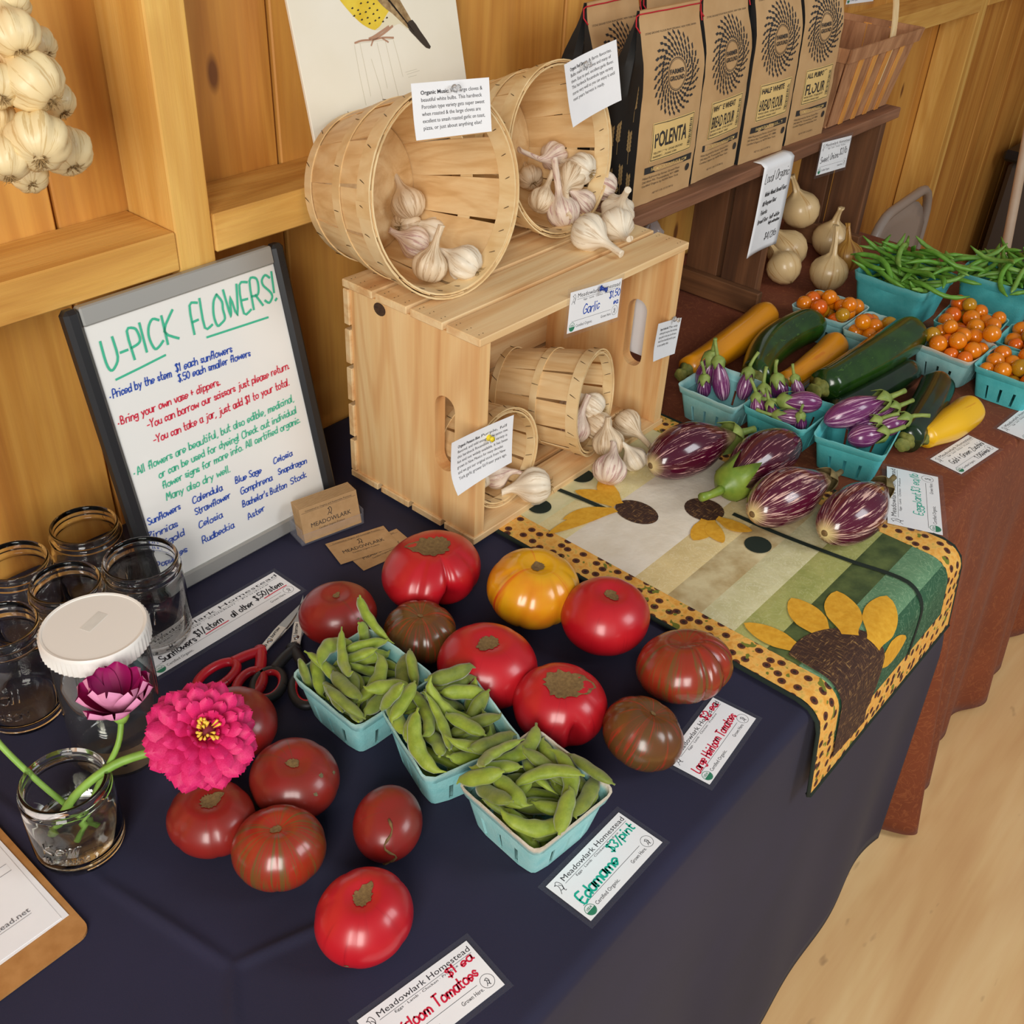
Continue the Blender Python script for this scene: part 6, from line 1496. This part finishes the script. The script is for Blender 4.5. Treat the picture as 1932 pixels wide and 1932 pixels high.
# ------------------------------------------------------------------ signs
def meadow_card(name, label, Mx, lines, w=.133, h=.067, k=1.0, head=True):
    """laminated farm card: local x runs along the print, z off the face"""
    t = thing(name, label, 'sign', Mx)
    W, H = w/2, h/2
    G().bbox(-W, W, -H, H, -.0004, .0, .0002).obj('paper_backing', M['paper'], t, False) if False else None
    m_ = .0058*k
    G().box(-W+m_, W-m_, -H+m_, H-m_, 0, .0003).obj('paper', M['paper'], t, False)
    g = G(); g.box(-W, W, -H, H, -.0002, -.00005); g.obj('laminate', M['film'], t, False)
    P = lambda x, y: (x, y, .00042)
    pw, ph = W-m_, H-m_
    g = G()
    if head:
        printed(g, 'Meadowlark Homestead', (-pw+.016*k, ph-.0098*k), .0082*k, P, 0, 2*pw-.020*k)
        g.ribbon([(-pw+.016*k, ph-.0120*k), (0, ph-.0120*k), (pw-.004*k, ph-.0120*k)], .00035*k, P)
        printed(g, 'Eggs · Lamb · Chicken · Produce', (-pw+.030*k, ph-.0155*k), .0034*k, P, 0, 2*pw-.052*k)
        g.ribbon([(-pw+.008*k, -ph+.0150*k), (0, -ph+.0150*k), (pw-.020*k, -ph+.0150*k)], .0004*k, P)
        printed(g, 'Certified Organic.', (-pw+.018*k, -ph+.0055*k), .0058*k, P, 0, .037*k)
        printed(g, 'Grown Here.', (pw-.042*k, -ph+.0070*k), .0058*k, P, 0, .024*k)
    g.obj('printed_text', M['ink'], t, False)
    g = G()
    def birdie(cx, cy, s_):
        for pts in ([(0, 6), (1.2, 7), (2.4, 6.2), (3.2, 3.6), (2.2, 1.2), (.8, .4), (-.6, 1.0)], [(0, 6), (-1.2, 5.6), (0, 5.2), (.4, 3.4), (-.6, 1.0), (-2.2, -1.2)], [(2.2, 1.2), (1.6, -1.2), (2.6, -1.2)], [(1.2, 4.4), (2.4, 2.4), (1.4, -.2)]):
            g.ribbon(smooth_path([(cx+a*s_, cy+b*s_) for a, b in pts], 3), .00055*k, P)
    birdie(-pw+.0075*k, ph-.0150*k, .00155*k)
    c = (pw-.010*k, -ph+.0125*k); g.ribbon(circle(c[0], c[1], .0068*k, 22)+[(c[0]+.0068*k, c[1])], .0004*k, P); birdie(c[0]-.0010*k, c[1]-.0030*k, .00085*k)
    g.obj('bird_emblem', M['ink'], t, False)
    g = G(); c = (-pw+.0095*k, -ph+.0075*k)
    g.ribbon(circle(c[0], c[1], .0060*k, 22)+[(c[0]+.0060*k, c[1])], .0006*k, P)
    g.poly([(c[0]+.0056*k*math.cos(a), c[1]+.0056*k*math.sin(a)) for a in [PI+PI*q/10 for q in range(11)]], P)
    printed(g, 'USDA', (c[0], c[1]+.0008*k), .0036*k, P, 0, .0080*k, 0, .02, 'C')
    g.obj('organic_seal', M['seal'], t, False)
    by = {}
    for (s_, a, b, cap, pen, ink) in lines:
        gg = by.setdefault(ink, G())
        if s_ == '_': gg.ribbon([a, ((a[0]+b[0])/2, (a[1]+b[1])/2+.0004), b], pen, lambda x, y: (x, y, .0005))
        else: handwrite(gg, s_, a, b, cap, pen, lambda x, y: (x, y, .0005), 0, .20, .10)
    for ink, gg in by.items(): gg.obj('handwriting', M[ink], t, False)
    return t
def flat(x, y, ang, z=.0012): return T(x, y, z) @ RZ(ang)
def upright(x, y, z, ang, yaw=0, lean=0): return T(x, y, z) @ RZ(yaw) @ RX(90+lean) @ RZ(ang)
meadow_card('price_card', 'laminated card in red marker reading Heirloom Tomatoes, at the bottom edge', flat(-.510, -.419, -8.6), [('Heirloom Tomatoes', (-.046, -.0080), (.048, -.0060), .0105, .0017, 'ink_red'), ('$1 ea', (.026, .0085), (.054, .0095), .0085, .0016, 'ink_red')])
meadow_card('price_card', 'laminated card in teal marker reading Edamame', flat(-.290, -.446, 0.2), [('Edamame', (-.050, -.0120), (.012, -.0085), .0125, .0022, 'ink_teal'), ('$3/pint', (.016, .0030), (.056, .0040), .0100, .0017, 'ink_teal')])
meadow_card('price_card', 'laminated card in red marker reading Large Heirloom Tomatoes', flat(-.074, -.435, 6.0), [('Large Heirloom Tomatoes', (-.054, -.0120), (.050, -.0075), .0105, .0016, 'ink_red'), ('$2 ea', (.022, .0175), (.053, .0175), .0100, .0016, 'ink_red')])
meadow_card('price_card', 'laminated card in green marker reading Eggplant, turned sideways', T(.548, -.404, .0078) @ RZ(25) @ RX(2), [('Eggplant', (-.040, -.0125), (.018, -.0105), .0125, .0014, 'ink_teal'), ('$3 ea/lb', (.022, -.0105), (.074, -.0085), .0130, .0013, 'ink_teal')], .176, .094, 1.32)
meadow_card('price_card', 'laminated card in black marker reading Gold and Green Zucchini', flat(.741, -.409, -7.5, .0042), [('Gold + Green Zucchini', (-.044, -.0050), (.056, -.0050), .0105, .0011, 'ink'), ('1.00/ea', (.004, -.0220), (.042, -.0210), .0085, .0011, 'ink')])
meadow_card('price_card', 'laminated card cut off at the right picture edge', flat(.922, -.449, -4, .0042), [])
meadow_card('price_card', 'long laminated card pricing sunflowers and other stems, beside the scissors', flat(-.334, .1245, .4), [('Sunflowers', (-.090, -.0120), (-.040, -.0095), .0110, .0015, 'ink'), ('$1/stem', (-.036, -.0050), (.004, -.0040), .0110, .0015, 'ink'), ('all other', (.016, -.0075), (.050, -.0060), .0100, .0015, 'ink'), ('$.50/stem', (.056, -.0030), (.100, -.0020), .0100, .0015, 'ink'), ('_', (-.026, -.0085), (.008, -.0080), 0, .0016, 'ink_red'), ('_', (.066, -.0065), (.102, -.0060), 0, .0016, 'ink_red')], .228, .066, 1.0)
meadow_card('price_card', 'laminated card in blue marker reading Garlic, pinned to the crate', upright(.228, -.0052, .2935, -6.5, 0, -4), [('Garlic', (-.026, -.0075), (.010, -.0065), .0130, .0016, 'ink_blue'), ('$1.50', (.032, .0040), (.056, .0045), .0095, .0014, 'ink_blue'), ('ea', (.044, -.0065), (.054, -.0060), .0070, .0014, 'ink_blue')], .128, .068)
meadow_card('price_card', 'laminated card in black marker reading Sweet Onions, on the shelf edge', upright(1.176, .1130, .2770, -4.5, 0, -3), [('Sweet Onions', (-.058, -.0085), (.020, -.0060), .0120, .0012, 'ink'), ('$2/lb', (.024, -.0020), (.056, .0000), .0125, .0012, 'ink')], .142, .074)
meadow_card('price_card', 'white farm card behind the market basket handle', upright(1.560, .2970, .520, -3, 0, 0), [], .15, .075)
def pin(label, p, d, mk):
    t = thing('push_pin', label, 'push pin', frame(p, d))
    G().lathe([(0, 0), (.0042, 0), (.0044, .0012), (.0026, .0022), (.0022, .0062), (.0034, .0078), (.0038, .0092), (0, .0096)], 16).obj('head', M[mk], t)
    G().tube([(0, 0, 0), (0, 0, -.004)], .0005, 5).obj('needle', M['steel'], t)
pin('blue push pin holding the garlic card', (.236, -.0064, .3165), (.3, -1, -.05), 'blue_pin')
pin('yellow push pin in the note on the crate left panel', (.010, -.0115, .1800), (-.25, -1, .25), 'yellow_pin')
pin('clear push pin in the note on the crate right panel', (.447, -.0040, .2010), (-.2, -1, .2), 'clear_pin')
pin('clear push pin in the note on the left basket', (.050, .0960, .5845), (-.2, -1, .3), 'clear_pin')
pin('clear push pin in the note on the right basket', (.345, .1310, .5620), (-.2, -1, .3), 'clear_pin')
def note(label, Mx, w, h, title, lines, curl=(0, 0, 0), name='paper_note', size=.0072, face=None):
    t = thing(name, label, 'note', Mx)
    def sf(x, y):
        u, v = x/w*2, y/h*2
        return curl[0]*u*u + curl[1]*max(0, -v)**2*(1-u)*.5 + curl[2]*v*v
    g = G(); g.grid(lambda a, b: ((a-.5)*w, (b-.5)*h, sf((a-.5)*w, (b-.5)*h)), 15, 11)
    n = len(g.v); g.add([(x, y, z-.00025) for x, y, z in g.v[:n]], [f[::-1] for f in g.f[:]])
    g.obj('paper', M['paper'], t)
    g = G(); P = lambda x, y: (x, y, sf(x, y)+.0003)
    y = h/2-.0125
    for i, s_ in enumerate(lines):
        x0 = -w/2+.0125
        if i == 0 and title:
            printed(g, title, (x0, y), size, P, 0, w*.36, 0, .02); printed(g, s_, (x0+w*.375, y), size, P, 0, min(w*.42, .0040*len(s_)))
        else: printed(g, s_, (x0, y), size, P, 0, min(w-.022, size*.42*len(s_)))
        y -= size*1.25
    g.obj('printed_text', M['ink'], t, False)
    return t
note('printed note headed Organic Music, pinned on the left basket rim', upright(.048, .0965, .5625, -4, -6, -12), .116, .060, 'Organic Music:', ['Very large cloves &', 'beautiful white bulbs. This hardneck', 'Porcelain type variety gets super sweet', 'when roasted & the large cloves are', 'excellent to smash roasted garlic on toast,', 'pizza, or just about anything else!'], (.001, .002, 0), size=.0060)
note('printed note headed Organic Red German, pinned on the right basket rim', upright(.365, .1325, .5350, 8, 0, -8), .118, .082, 'Organic Red German.', ['A farm favorite.', 'Bulbs make large cloves and many of', 'them. Easy to peel, excellent garlic flavor.', 'This hardneck Rocambole type variety', 'stores very well so you can enjoy it until', 'next years harvest is ready.'], (.004, .003, 0), size=.0062)
note('curled printed note pinned to the crate left panel', upright(-.004, -.0120, .1640, -4, 0, -4), .118, .070, 'Organic Penasco Blue:', ['Purple, full', 'flavored, and mild enough to be eaten raw,', 'this hardneck Rocambole type variety is', 'fun and not widely available. It has been', 'grown in New Mexico for many decades', 'and we got our original stock from New', 'York garlic grower Ed Fraser years ago.'], (.002, .012, .001), size=.0058)
note('small printed note pinned to the crate right panel', upright(.428, -.0060, .1740, -14, 8, -3), .088, .058, 'Organic Inchelium Red:', ['The only', 'softneck garlic we grow. Nice Artichoke', 'type garlic in that you can fit more', 'heads! Stores beautifully well & is great', 'in any quality dish.'], (.001, .003, 0), size=.0050)
# price list hanging from the shelf
t = thing('price_list', 'white handwritten price list headed Local Organic, hanging from the shelf', 'note', T(.945, .1165, 0))
lw, top, bot = .112, PZ+.0012, .146
def lsf(u, v):      # v 0..1 from the fold down
    x = u*lw/2; L = .022 + top - bot; s_ = v*L
    if s_ < .020: return (x, .022-s_, top)
    q = (s_-.020)
    return (x + .010*u*0 - .012*q/.17, -.0025 - .0015*math.sin(q*18) - .004*u*u*q/.17, top - q)
g = G(); g.grid(lambda a, b: lsf(a*2-1, b), 9, 24)
for q in range(len(g.f)): g.f[q] = g.f[q][::-1]
o = g.obj('paper', M['paper'], t); so = o.modifiers.new('thickness', 'SOLIDIFY'); so.thickness = .0003
g = G(); P = lambda x, y: (lambda p: (p[0], p[1]-.0006, p[2]))(lsf(x/(lw/2), (.020+y)/(.022+top-bot)))
def LW(s_, x0, x1, y, cap, pen): handwrite(g, s_, (x0, 0), (x1, 0), cap, pen, lambda a, b, y=y: P(a, y-b), 0, .22, .1)
LW('Local Organic', -.044, .044, .036, .017, .0011); LW('Whole Wheat Bread Flour', -.034, .046, .062, .008, .0012); LW('All-Purpose Flour', -.036, .016, .079, .008, .0012); LW('Polenta', -.036, -.012, .096, .008, .0011); LW('Bread Flour: half white', -.040, .040, .112, .008, .0012); LW('high extraction', .006, .044, .122, .006, .0012); LW('$4/2lb', .004, .044, .152, .013, .0013)
g.obj('handwriting', M['ink'], t, False)
t = thing('paper_sign', 'white paper sign behind the crate, seen through its hand hole', 'sign', T(.4790, .072, .1) @ RZ(90) @ RX(90))
G().box(-.055, .055, 0, .150, -.0003, 0).obj('paper', M['paper'], t, False)
g = G(); handwrite(g, 'd', (.004, .092), (.012, .092), .012, .0014, lambda x, y: (-x, y, -.0005)); handwrite(g, '2', (.048, .07), (.053, .07), .01, .0014, lambda x, y: (x, y, .0005)); g.obj('handwriting', M['ink_blue'], t, False)
g = G()
def lump(u, v):
    th, ph = 2*PI*u, PI*v; d = Vector((math.sin(ph)*math.cos(th), math.sin(ph)*math.sin(th), math.cos(ph)))
    r = 1.0*(1+.22*noise.noise(d*2.3+Vector((4, 1, 2))) + .10*noise.noise(d*6))
    return Vector((d.x*r*.060, d.y*r*.042, d.z*r*.105))
g.grid(lump, 28, 18, closed_u=True)
o = g.obj('plastic_bag', M['bagfilm']); o.matrix_basis = T(.690, .215, .120); tag(o, 'crumpled clear plastic bag behind the crate, under the shelf end', 'bag')

# ------------------------------------------------------------------ business cards
t = thing('card_holder', 'clear acrylic card holder beside the whiteboard foot', 'card holder', T(-.112, .176, .0008) @ RZ(-12))
for a in ((-.049, .049, -.018, .018, 0, .003), (-.049, -.0465, -.018, .018, .003, .026), (.0465, .049, -.018, .018, .003, .026), (-.0465, .0465, -.018, -.016, .003, .018), (-.0465, .0465, .016, .018, .003, .036)):
    G().bbox(*a, .0006).obj('acrylic_wall', M['acrylic'], t, False)
def biz(label, Mx, group=None, full=True):
    t = thing('business_card', label, 'business card', Mx, group)
    G().box(-.0445, .0445, -.0255, .0255, -.00025, .00025).obj('card', M['kraft_card'], t, False)
    if full:
        g = G(); P = lambda x, y: (x, y, .0005)
        printed(g, 'Committed to Organic and Sustainable Practices', (0, .0190), .0034, P, 0, .072, 0, 0, 'C')
        g.ribbon([(-.042, .0178), (0, .0178), (.042, .0178)], .0003, P)
        printed(g, 'MEADOWLARK', (0, -.0060), .0090, P, 0, .062, 0, 0, 'C'); printed(g, 'Certified Organic Produce', (0, -.0118), .0036, P, 0, .040, 0, 0, 'C')
        for pts in ([(0, 6), (1.2, 7), (2.4, 6.2), (3.2, 3.6), (2.2, 1.2), (.8, .4), (-.6, 1.0)], [(0, 6), (-1.2, 5.6), (0, 5.2), (.4, 3.4), (-.6, 1.0), (-2.2, -1.2)], [(2.2, 1.2), (1.6, -1.2), (2.6, -1.2)]):
            g.ribbon(smooth_path([(-.001+a*.0013, .0055+b*.0013) for a, b in pts], 3), .0008, P)
        g.obj('printed_text', M['ink'], t, False)
for i in range(9):
    biz('kraft business card standing in the acrylic holder', T(-.112, .176, .0040) @ RZ(-12) @ T(0, -.0125+i*.0028, .0255) @ RX(90-14), 'business cards in the holder', i == 0)
biz('kraft business card lying loose on the navy cloth', flat(-.104, .112, -17, .0020))
biz('kraft business card half under the loose one and the tomato', flat(-.093, .088, -9, .0010))

# ------------------------------------------------------------------ jars
def jar_prof(r, h, rim, th=.0026):
    o = [(0, 0), (r*.80, 0), (r*.93, .0035), (r*.985, .011), (r, .020), (r, h*.66), (r*.985, h*.74), (rim+.0015, h*.80), (rim-.0008, h*.825), (rim-.0005, h*.855), (rim+.0022, h*.868), (rim+.0022, h*.878), (rim-.0002, h*.890), (rim-.0002, h*.918), (rim+.0012, h*.926), (rim+.0012, h*.934), (rim-.0004, h*.944), (rim-.0004, h*.985), (rim-.0014, h), (rim-.0032, h)]
    i = [(rim-.0042, h*.985), (rim-.0038, h*.83), (rim-.0022, h*.80), (r*.985-th, h*.73), (r-th, h*.655), (r-th, .022), (r*.9-th, .0085), (r*.70, .0060), (0, .0065)]
    return o + i
def jar(label, x, y, r, h, rim, text=None, name='mason_jar', z=.0008):
    t = thing(name, label, 'jar', T(x, y, z))
    G().lathe(jar_prof(r, h, rim), 48).obj('glass', M['glass'], t)
    if text:
        g = G(); R_ = r+.0002; a0 = math.radians(225)
        for (s_, zz, cap, wid, pen) in text:
            handwrite(g, s_, (-wid/2, zz), (wid/2, zz), cap, pen, lambda u, v: ((R_+.0003)*math.cos(a0+u/R_), (R_+.0003)*math.sin(a0+u/R_), v), 0, .05, .12)
        o = g.obj('embossed_lettering', M['glass'], t); so = o.modifiers.new('thickness', 'SOLIDIFY'); so.thickness = .0006; so.offset = 1
    return t
MAS = [('Ball', .055, .018, .036, .0016), ('MASON', .030, .009, .040, .0013)]
jar('empty glass mason jar standing nearest the whiteboard edge', -.402, .160, .0455, .120, .0430, MAS)
jar('empty glass mason jar at the back against the wall', -.407, .274, .0440, .112, .0405)
jar('empty glass mason jar behind the white lidded container', -.482, .187, .0430, .116, .0395)
jar('empty glass mason jar at the back, cut by the left edge', -.500, .268, .0430, .113, .0390)
jar('empty glass mason jar in front at the left picture edge', -.572, .155, .0430, .130, .0390, MAS)
sj = jar('short glass jar with a little water and three zinnia stems', -.626, -.048, .0430, .096, .0405, [('Kerr', .040, .014, .034, .0015), ('SELF SEALING', .026, .006, .044, .0009)], 'flower_jar')
G().lathe([(0, .0066), (.030, .0061), (.0365, .0086), (.0400, .022), (.0402, .034), (0, .034)], 48).obj('water', M['water'], sj)
lj = thing('lidded_container', 'clear plastic container with a ribbed white screw lid', 'container', T(-.528, .034, .0008))
r_, h_ = .0490, .150
M['clear_plastic'] = thin_glass('clear plastic', (170, 176, 176), 1.4, .7)
G().lathe([(0, 0), (r_*.92, 0), (r_, .006), (r_, h_*.93), (r_*.93, h_), (r_*.93, h_+.018), (r_*.90, h_+.018), (r_*.90, h_), (r_-.0018, h_*.925), (r_-.0018, .007), (r_*.90, .0020), (0, .0020)], 48).obj('body', M['clear_plastic'], lj)
nl = 120; g = G()
def lm(p, th, u): 
    r0 = math.hypot(p.x, p.y); q = 1 + (.028 if (int(th/(2*PI)*nl+.5) % 2 == 0 and .2 < u < .5) else 0)
    return Vector((p.x*q, p.y*q, p.z))
g.lathe([(r_*.98, h_+.0035), (r_*1.05, h_+.0035), (r_*1.06, h_+.005), (r_*1.06, h_+.022), (r_*1.035, h_+.0250), (r_*.99, h_+.0245), (r_*.985, h_+.0238), (0, h_+.0238)], nl, 0, lm); g.obj('lid', M['lid'], lj, True, 35)
g = G(); g.box(-.014, .014, -.006, .006, 0, .0002); g.xf(T(.004, .006, h_+.0239) @ RZ(20)); g.obj('tape_residue', M['tape'], lj, False)
g = G(); a0 = math.radians(232)
g.grid(lambda u, v: ((r_-.004)*math.cos(a0-1.0+2.0*u), (r_-.004)*math.sin(a0-1.0+2.0*u), .004+.034*v), 16, 3); g.obj('kraft_label', M['kraft_card'], lj)
g = G(); handwrite(g, 'for t', (-.030, .016), (.012, .016), .013, .0016, lambda u, v: ((r_-.0034)*math.cos(a0+u/r_), (r_-.0034)*math.sin(a0+u/r_), v)); g.obj('handwriting', M['ink'], lj, False)

# ------------------------------------------------------------------ flowers
def petal_mesh(cup, m0, m1, w=.40, tipw=.9, notch=.0, curl=0.0):
    g = G(); nu, nv = 7, 9
    def f(u, v, o):
        s_ = v; ww = w*(.30+.70*math.sin(PI/2*min(1, s_*1.45+.05)))*(1 if s_ < .66 else math.sqrt(max(0.012, 1-((s_-.66)/.342)**2)))
        x = s_ - notch*(1-abs(2*u-1))*(s_ > .95); y = (u-.5)*ww*1.0
        z = cup*(2*u-1)**2*.10 + curl*s_*s_ + o
        return (x, y, z)
    g.grid(lambda u, v: f(u, v, 0), nu, nv, 0)
    for q in range(len(g.f)): g.f[q] = g.f[q][::-1]
    return g.mesh('petal', [M[m0]])
def place_petal(parent, me, az, tilt, length, z, r0, roll=0):
    o = link('petal', me, parent, RZ(az) @ T(r0, 0, z) @ RY(-tilt) @ RX(roll) @ Matrix.Diagonal((length, length, length, 1)))
    return o
zin = thing('zinnia', 'large bright pink zinnia in the short jar', 'flower', frame((-.516, -.120, .126), (-.16, -.62, .77), (1, 0, 0)))
pm = [petal_mesh(-.9, 'zin_pink', 'zin_pink', .48, .9, .04, c_) for c_ in (-.16, -.05, .12)]
rn = random.Random(8)
for L_, cnt, tl, z_, r0, me in ((.052, 15, -10, -.008, .004, 0), (.049, 15, 2, -.003, .005, 0), (.044, 14, 15, .001, .006, 0), (.038, 13, 28, .005, .006, 1), (.031, 12, 42, .009, .006, 1), (.024, 10, 56, .012, .005, 2), (.017, 7, 68, .014, .004, 2)):
    ph = rn.uniform(0, 30)
    for q in range(cnt):
        place_petal(zin, pm[me], ph+360*q/cnt+rn.uniform(-4, 4), tl+rn.uniform(-5, 5), L_*rn.uniform(.93, 1.06), z_, r0, rn.uniform(-10, 10))
G().lathe([(0, -.010), (.009, -.008), (.010, .012), (.007, .022), (0, .025)], 16).obj('core', M['zin_core'], zin)
g = G()
for q in range(26):
    a = rn.uniform(0, 6.28); r0 = rn.uniform(.004, .010)
    g.tube([(r0*.6*math.cos(a), r0*.6*math.sin(a), .018), (r0*math.cos(a), r0*math.sin(a), .027), (r0*1.4*math.cos(a), r0*1.4*math.sin(a), .0315)], [.0008, .0009, .0015], 5)
g.obj('stamens', M['zin_yellow'], zin)
iv = zin.matrix_basis.inverted()
sp = smooth_path([(-.515, -.108, .116), (-.545, -.088, .104), (-.585, -.068, .098), (-.622, -.052, .072), (-.645, -.038, .026)], 5)
G().tube([iv @ Vector(p) for p in sp], .0043, 10).obj('stem', M['stem'], zin)
def cup_zinnia(label, p, n, stem_pts, size, seed):
    t = thing('zinnia', label, 'flower', frame(p, n, (1, 0, 0)))
    rn = random.Random(seed)
    me = petal_mesh(1.4, 'zin_cup', 'zin_cup', .62, .9, .0, .10)
    for L_, cnt, tl, z_ in ((.040, 9, 36, 0), (.040, 8, 50, .004)):
        for q in range(cnt): place_petal(t, me, 360*q/cnt+rn.uniform(-5, 5), tl+rn.uniform(-5, 5), size*L_/.04*rn.uniform(.93, 1.05), z_, .006, rn.uniform(-8, 8))
    G().lathe([(0, -.012), (.005, -.010), (.008, -.004), (.008, .003), (0, .006)], 14).obj('calyx', M['stem'], t)
    iv = t.matrix_basis.inverted()
    G().tube([iv @ Vector(q) for q in smooth_path(stem_pts, 5)], .0030, 8).obj('stem', M['stem'], t)
cup_zinnia('magenta zinnia with pale undersides between jar and container', (-.560, -.052, .138), (.04, .08, 1), [(-.560, -.052, .132), (-.574, -.062, .112), (-.600, -.056, .070), (-.634, -.060, .022)], .042, 3)
cup_zinnia('magenta zinnia cut off by the left picture edge', (-.652, .038, .138), (-.30, .30, .90), [(-.651, .034, .130), (-.648, .010, .110), (-.634, -.026, .070), (-.612, -.058, .022)], .040, 4)

# ------------------------------------------------------------------ scissors
def scissors(label, pivot, tip, spread, grip, inner, loops, blade=.088, z=.0):
    P = Vector(pivot); D = (Vector(tip)-P); D.z = 0
    t = thing('scissors', label, 'scissors', T(P.x, P.y, P.z) @ RZ(math.degrees(math.atan2(D.y, D.x))-90))
    for s_ in (-1, 1):
        a = spread*s_
        g = G(); g.prism([(-.0055, -.022), (.0055, -.022), (.0065, .01), (.0055, .04), (.0008*s_, blade), (-.0030, blade*.6), (-.0060, .02)], (), .0016, 0)
        g.xf(RZ(a) @ T(0, 0, .0030 + (.0018 if s_ > 0 else 0)))
        b_ = g.obj('blade', M['steel'], t, False)
        g = G(); g.prism([(-.0050, -.018), (.0050, -.018), (.0056, .028), (-.0050, .028)], (), .0004, 0); g.xf(RZ(a) @ T(0, 0, .0047+(.0018 if s_ > 0 else 0))); tp = g.obj('tape_strip', M['tape'], b_, False)
        g = G(); handwrite(g, 'Do not borrow' if s_ > 0 else 'Meadowlark', (.0012, -.014), (-.0006, .024), .0042, .0007, lambda x, y: tuple(RZ(a) @ Vector((x, y, .0054+(.0018 if s_ > 0 else 0))))); g.obj('handwriting', M['ink'], b_, False)
    for s_, (lx, ly, rx, ry, rot) in zip((-1, 1), loops):
        n = 28; c, sn = math.cos(math.radians(rot)), math.sin(math.radians(rot))
        ring = []
        for q in range(n+1):
            th = 2*PI*q/n; x = rx*math.cos(th); y = ry*math.sin(th); ring.append((lx+c*x-sn*y, ly+sn*x+c*y, .0068))
        h = G(); h.tube(ring, .0058, 10, 0, False, .95)
        top_pt = max(ring, key=lambda p: p[1]); st = (-s_*.004, -.016, .0070)
        h.tube(smooth_path([st, ((st[0]+top_pt[0])/2+s_*.002, (st[1]+top_pt[1])/2, .0072), (top_pt[0], top_pt[1], .0068)], 4), [.0070]*9, 10, 0, True, .8)
        ho = h.obj('handle', M[grip], t)
        if inner:
            ri = [(lx+(p[0]-lx)*.86, ly+(p[1]-ly)*.86, .0070) for p in ring]
            G().tube(ri, .0038, 8, 0, False, 1.2).obj('inner_grip', M[inner], ho)
    G().lathe([(0, 0), (.0036, 0), (.0036, .0070), (.0028, .0078), (0, .0080)], 14).obj('pivot_screw', M['steel'], t)
scissors('red handled scissors with taped blades, behind the pink zinnia', (-.318, .044, .0022), (-.252, .066, 0), 2.0, 'scissor_red', None, ((-.022, -.078, .015, .028, -12), (.020, -.074, .014, .024, 12)))
scissors('black and red handled scissors beside the edamame box', (-.292, .026, .0022), (-.228, .083, 0), 3.0, 'scissor_black', 'scissor_red', ((-.020, -.082, .0165, .024, -6), (.024, -.088, .0150, .026, 14)), .080)

# ------------------------------------------------------------------ clipboard
t = thing('clipboard', 'brown hardboard clipboard holding white sheets, cut by the left edge', 'clipboard', T(-.785, .010, .0010) @ RZ(0))
def rrect(w, h, r, n=6):
    pts = []
    for cx, cy, a0 in ((w-r, h-r, 0), (-w+r, h-r, 90), (-w+r, -h+r, 180), (w-r, -h+r, 270)):
        for q in range(n+1): a = math.radians(a0+90*q/n); pts.append((cx+r*math.cos(a), cy+r*math.sin(a)))
    return pts
G().prism(rrect(.1135, .152, .013), (), .0032).obj('board', M['hardboard'], t, False)
for i, (dx, dy, a) in enumerate(((.0, .0, 0), (.003, -.002, .6), (-.001, .002, -.5))):
    g = G(); g.box(-.107, .107, -.122, .140, .0034+i*.0004, .0037+i*.0004); g.xf(T(dx-.004, dy, 0) @ RZ(a)); g.obj('sheet', M['paper'], t, False)
g = G(); P = lambda x, y: (x, y, .0049)
printed(g, 'meadowlarkhomestead.net', (-.02, -.094), .0085, P, 0, .105); g.ribbon([(-.02, -.0965), (.03, -.0965), (.085, -.0965)], .0004, P)
g.ribbon([(.02, -.04), (.096, -.04), (.096, -.03), (.02, -.03), (.02, -.04)], .0005, P)
g.obj('printed_text', M['ink_grey'], t, False)
g = G(); g.bbox(-.05, .05, .128, .150, .0046, .0105, .002); g.tube([(-.048, .134, .012), (.048, .134, .012)], .004, 8); g.obj('clip', M['steel'], t, False)

# ------------------------------------------------------------------ folding chair and pole beyond the table
t = thing('folding_chair', 'beige metal folding chair behind the green beans', 'chair', T(1.93, .19, FZ+.03) @ RZ(4))
hw = .225
arch = [(-hw, .02, 0), (-hw, .02, .55)] + [(-hw+.11-.11*math.cos(a), .02, .61+.11*math.sin(a)) for a in [PI/2*q/5 for q in range(6)]] + [(hw-.11+.11*math.sin(a), .02, .61+.11*math.cos(a)) for a in [PI/2*q/5 for q in range(6)]] + [(hw, .02, .55), (hw, .02, 0)]
G().tube(arch, .013, 10).obj('back_frame', M['chair'], t)
G().grid(lambda u, v: (-hw+.02+(2*hw-.04)*u, .012+.025*math.sin(PI*u), .44+v*(.255-.085*abs(2*u-1)**5)), 13, 6).obj('backrest', M['chair'], t).modifiers.new('thickness', 'SOLIDIFY').thickness = .004
G().bbox(-hw+.02, hw-.02, -.38, .0, .40, .425, .008).obj('seat', M['chair'], t, False)
for s_ in (-1, 1): G().tube([(s_*(hw-.025), .12, 0), (s_*(hw-.025), -.36, .40)], .011, 8).obj('leg', M['chair'], t)
o = G().tube([(2.633, .045, FZ), (2.78, .15, -.30), (2.852, .20, -.077), (3.10, .380, .72)], .016, 10).obj('broom_handle', M['pole']); tag(o, 'pale wooden pole leaning on the wall at the right edge', 'pole')
t = thing('storage_bin', 'dark grey bin standing in the far right corner', 'bin', T(3.36, .10, FZ))
G().bbox(-.14, .20, -.2, .24, 0, .56, .02).obj('body', M['grey_panel'], t, False); G().bbox(-.16, .22, -.22, .26, .561, .60, .01).obj('lid', M['black_plastic'], t, False)
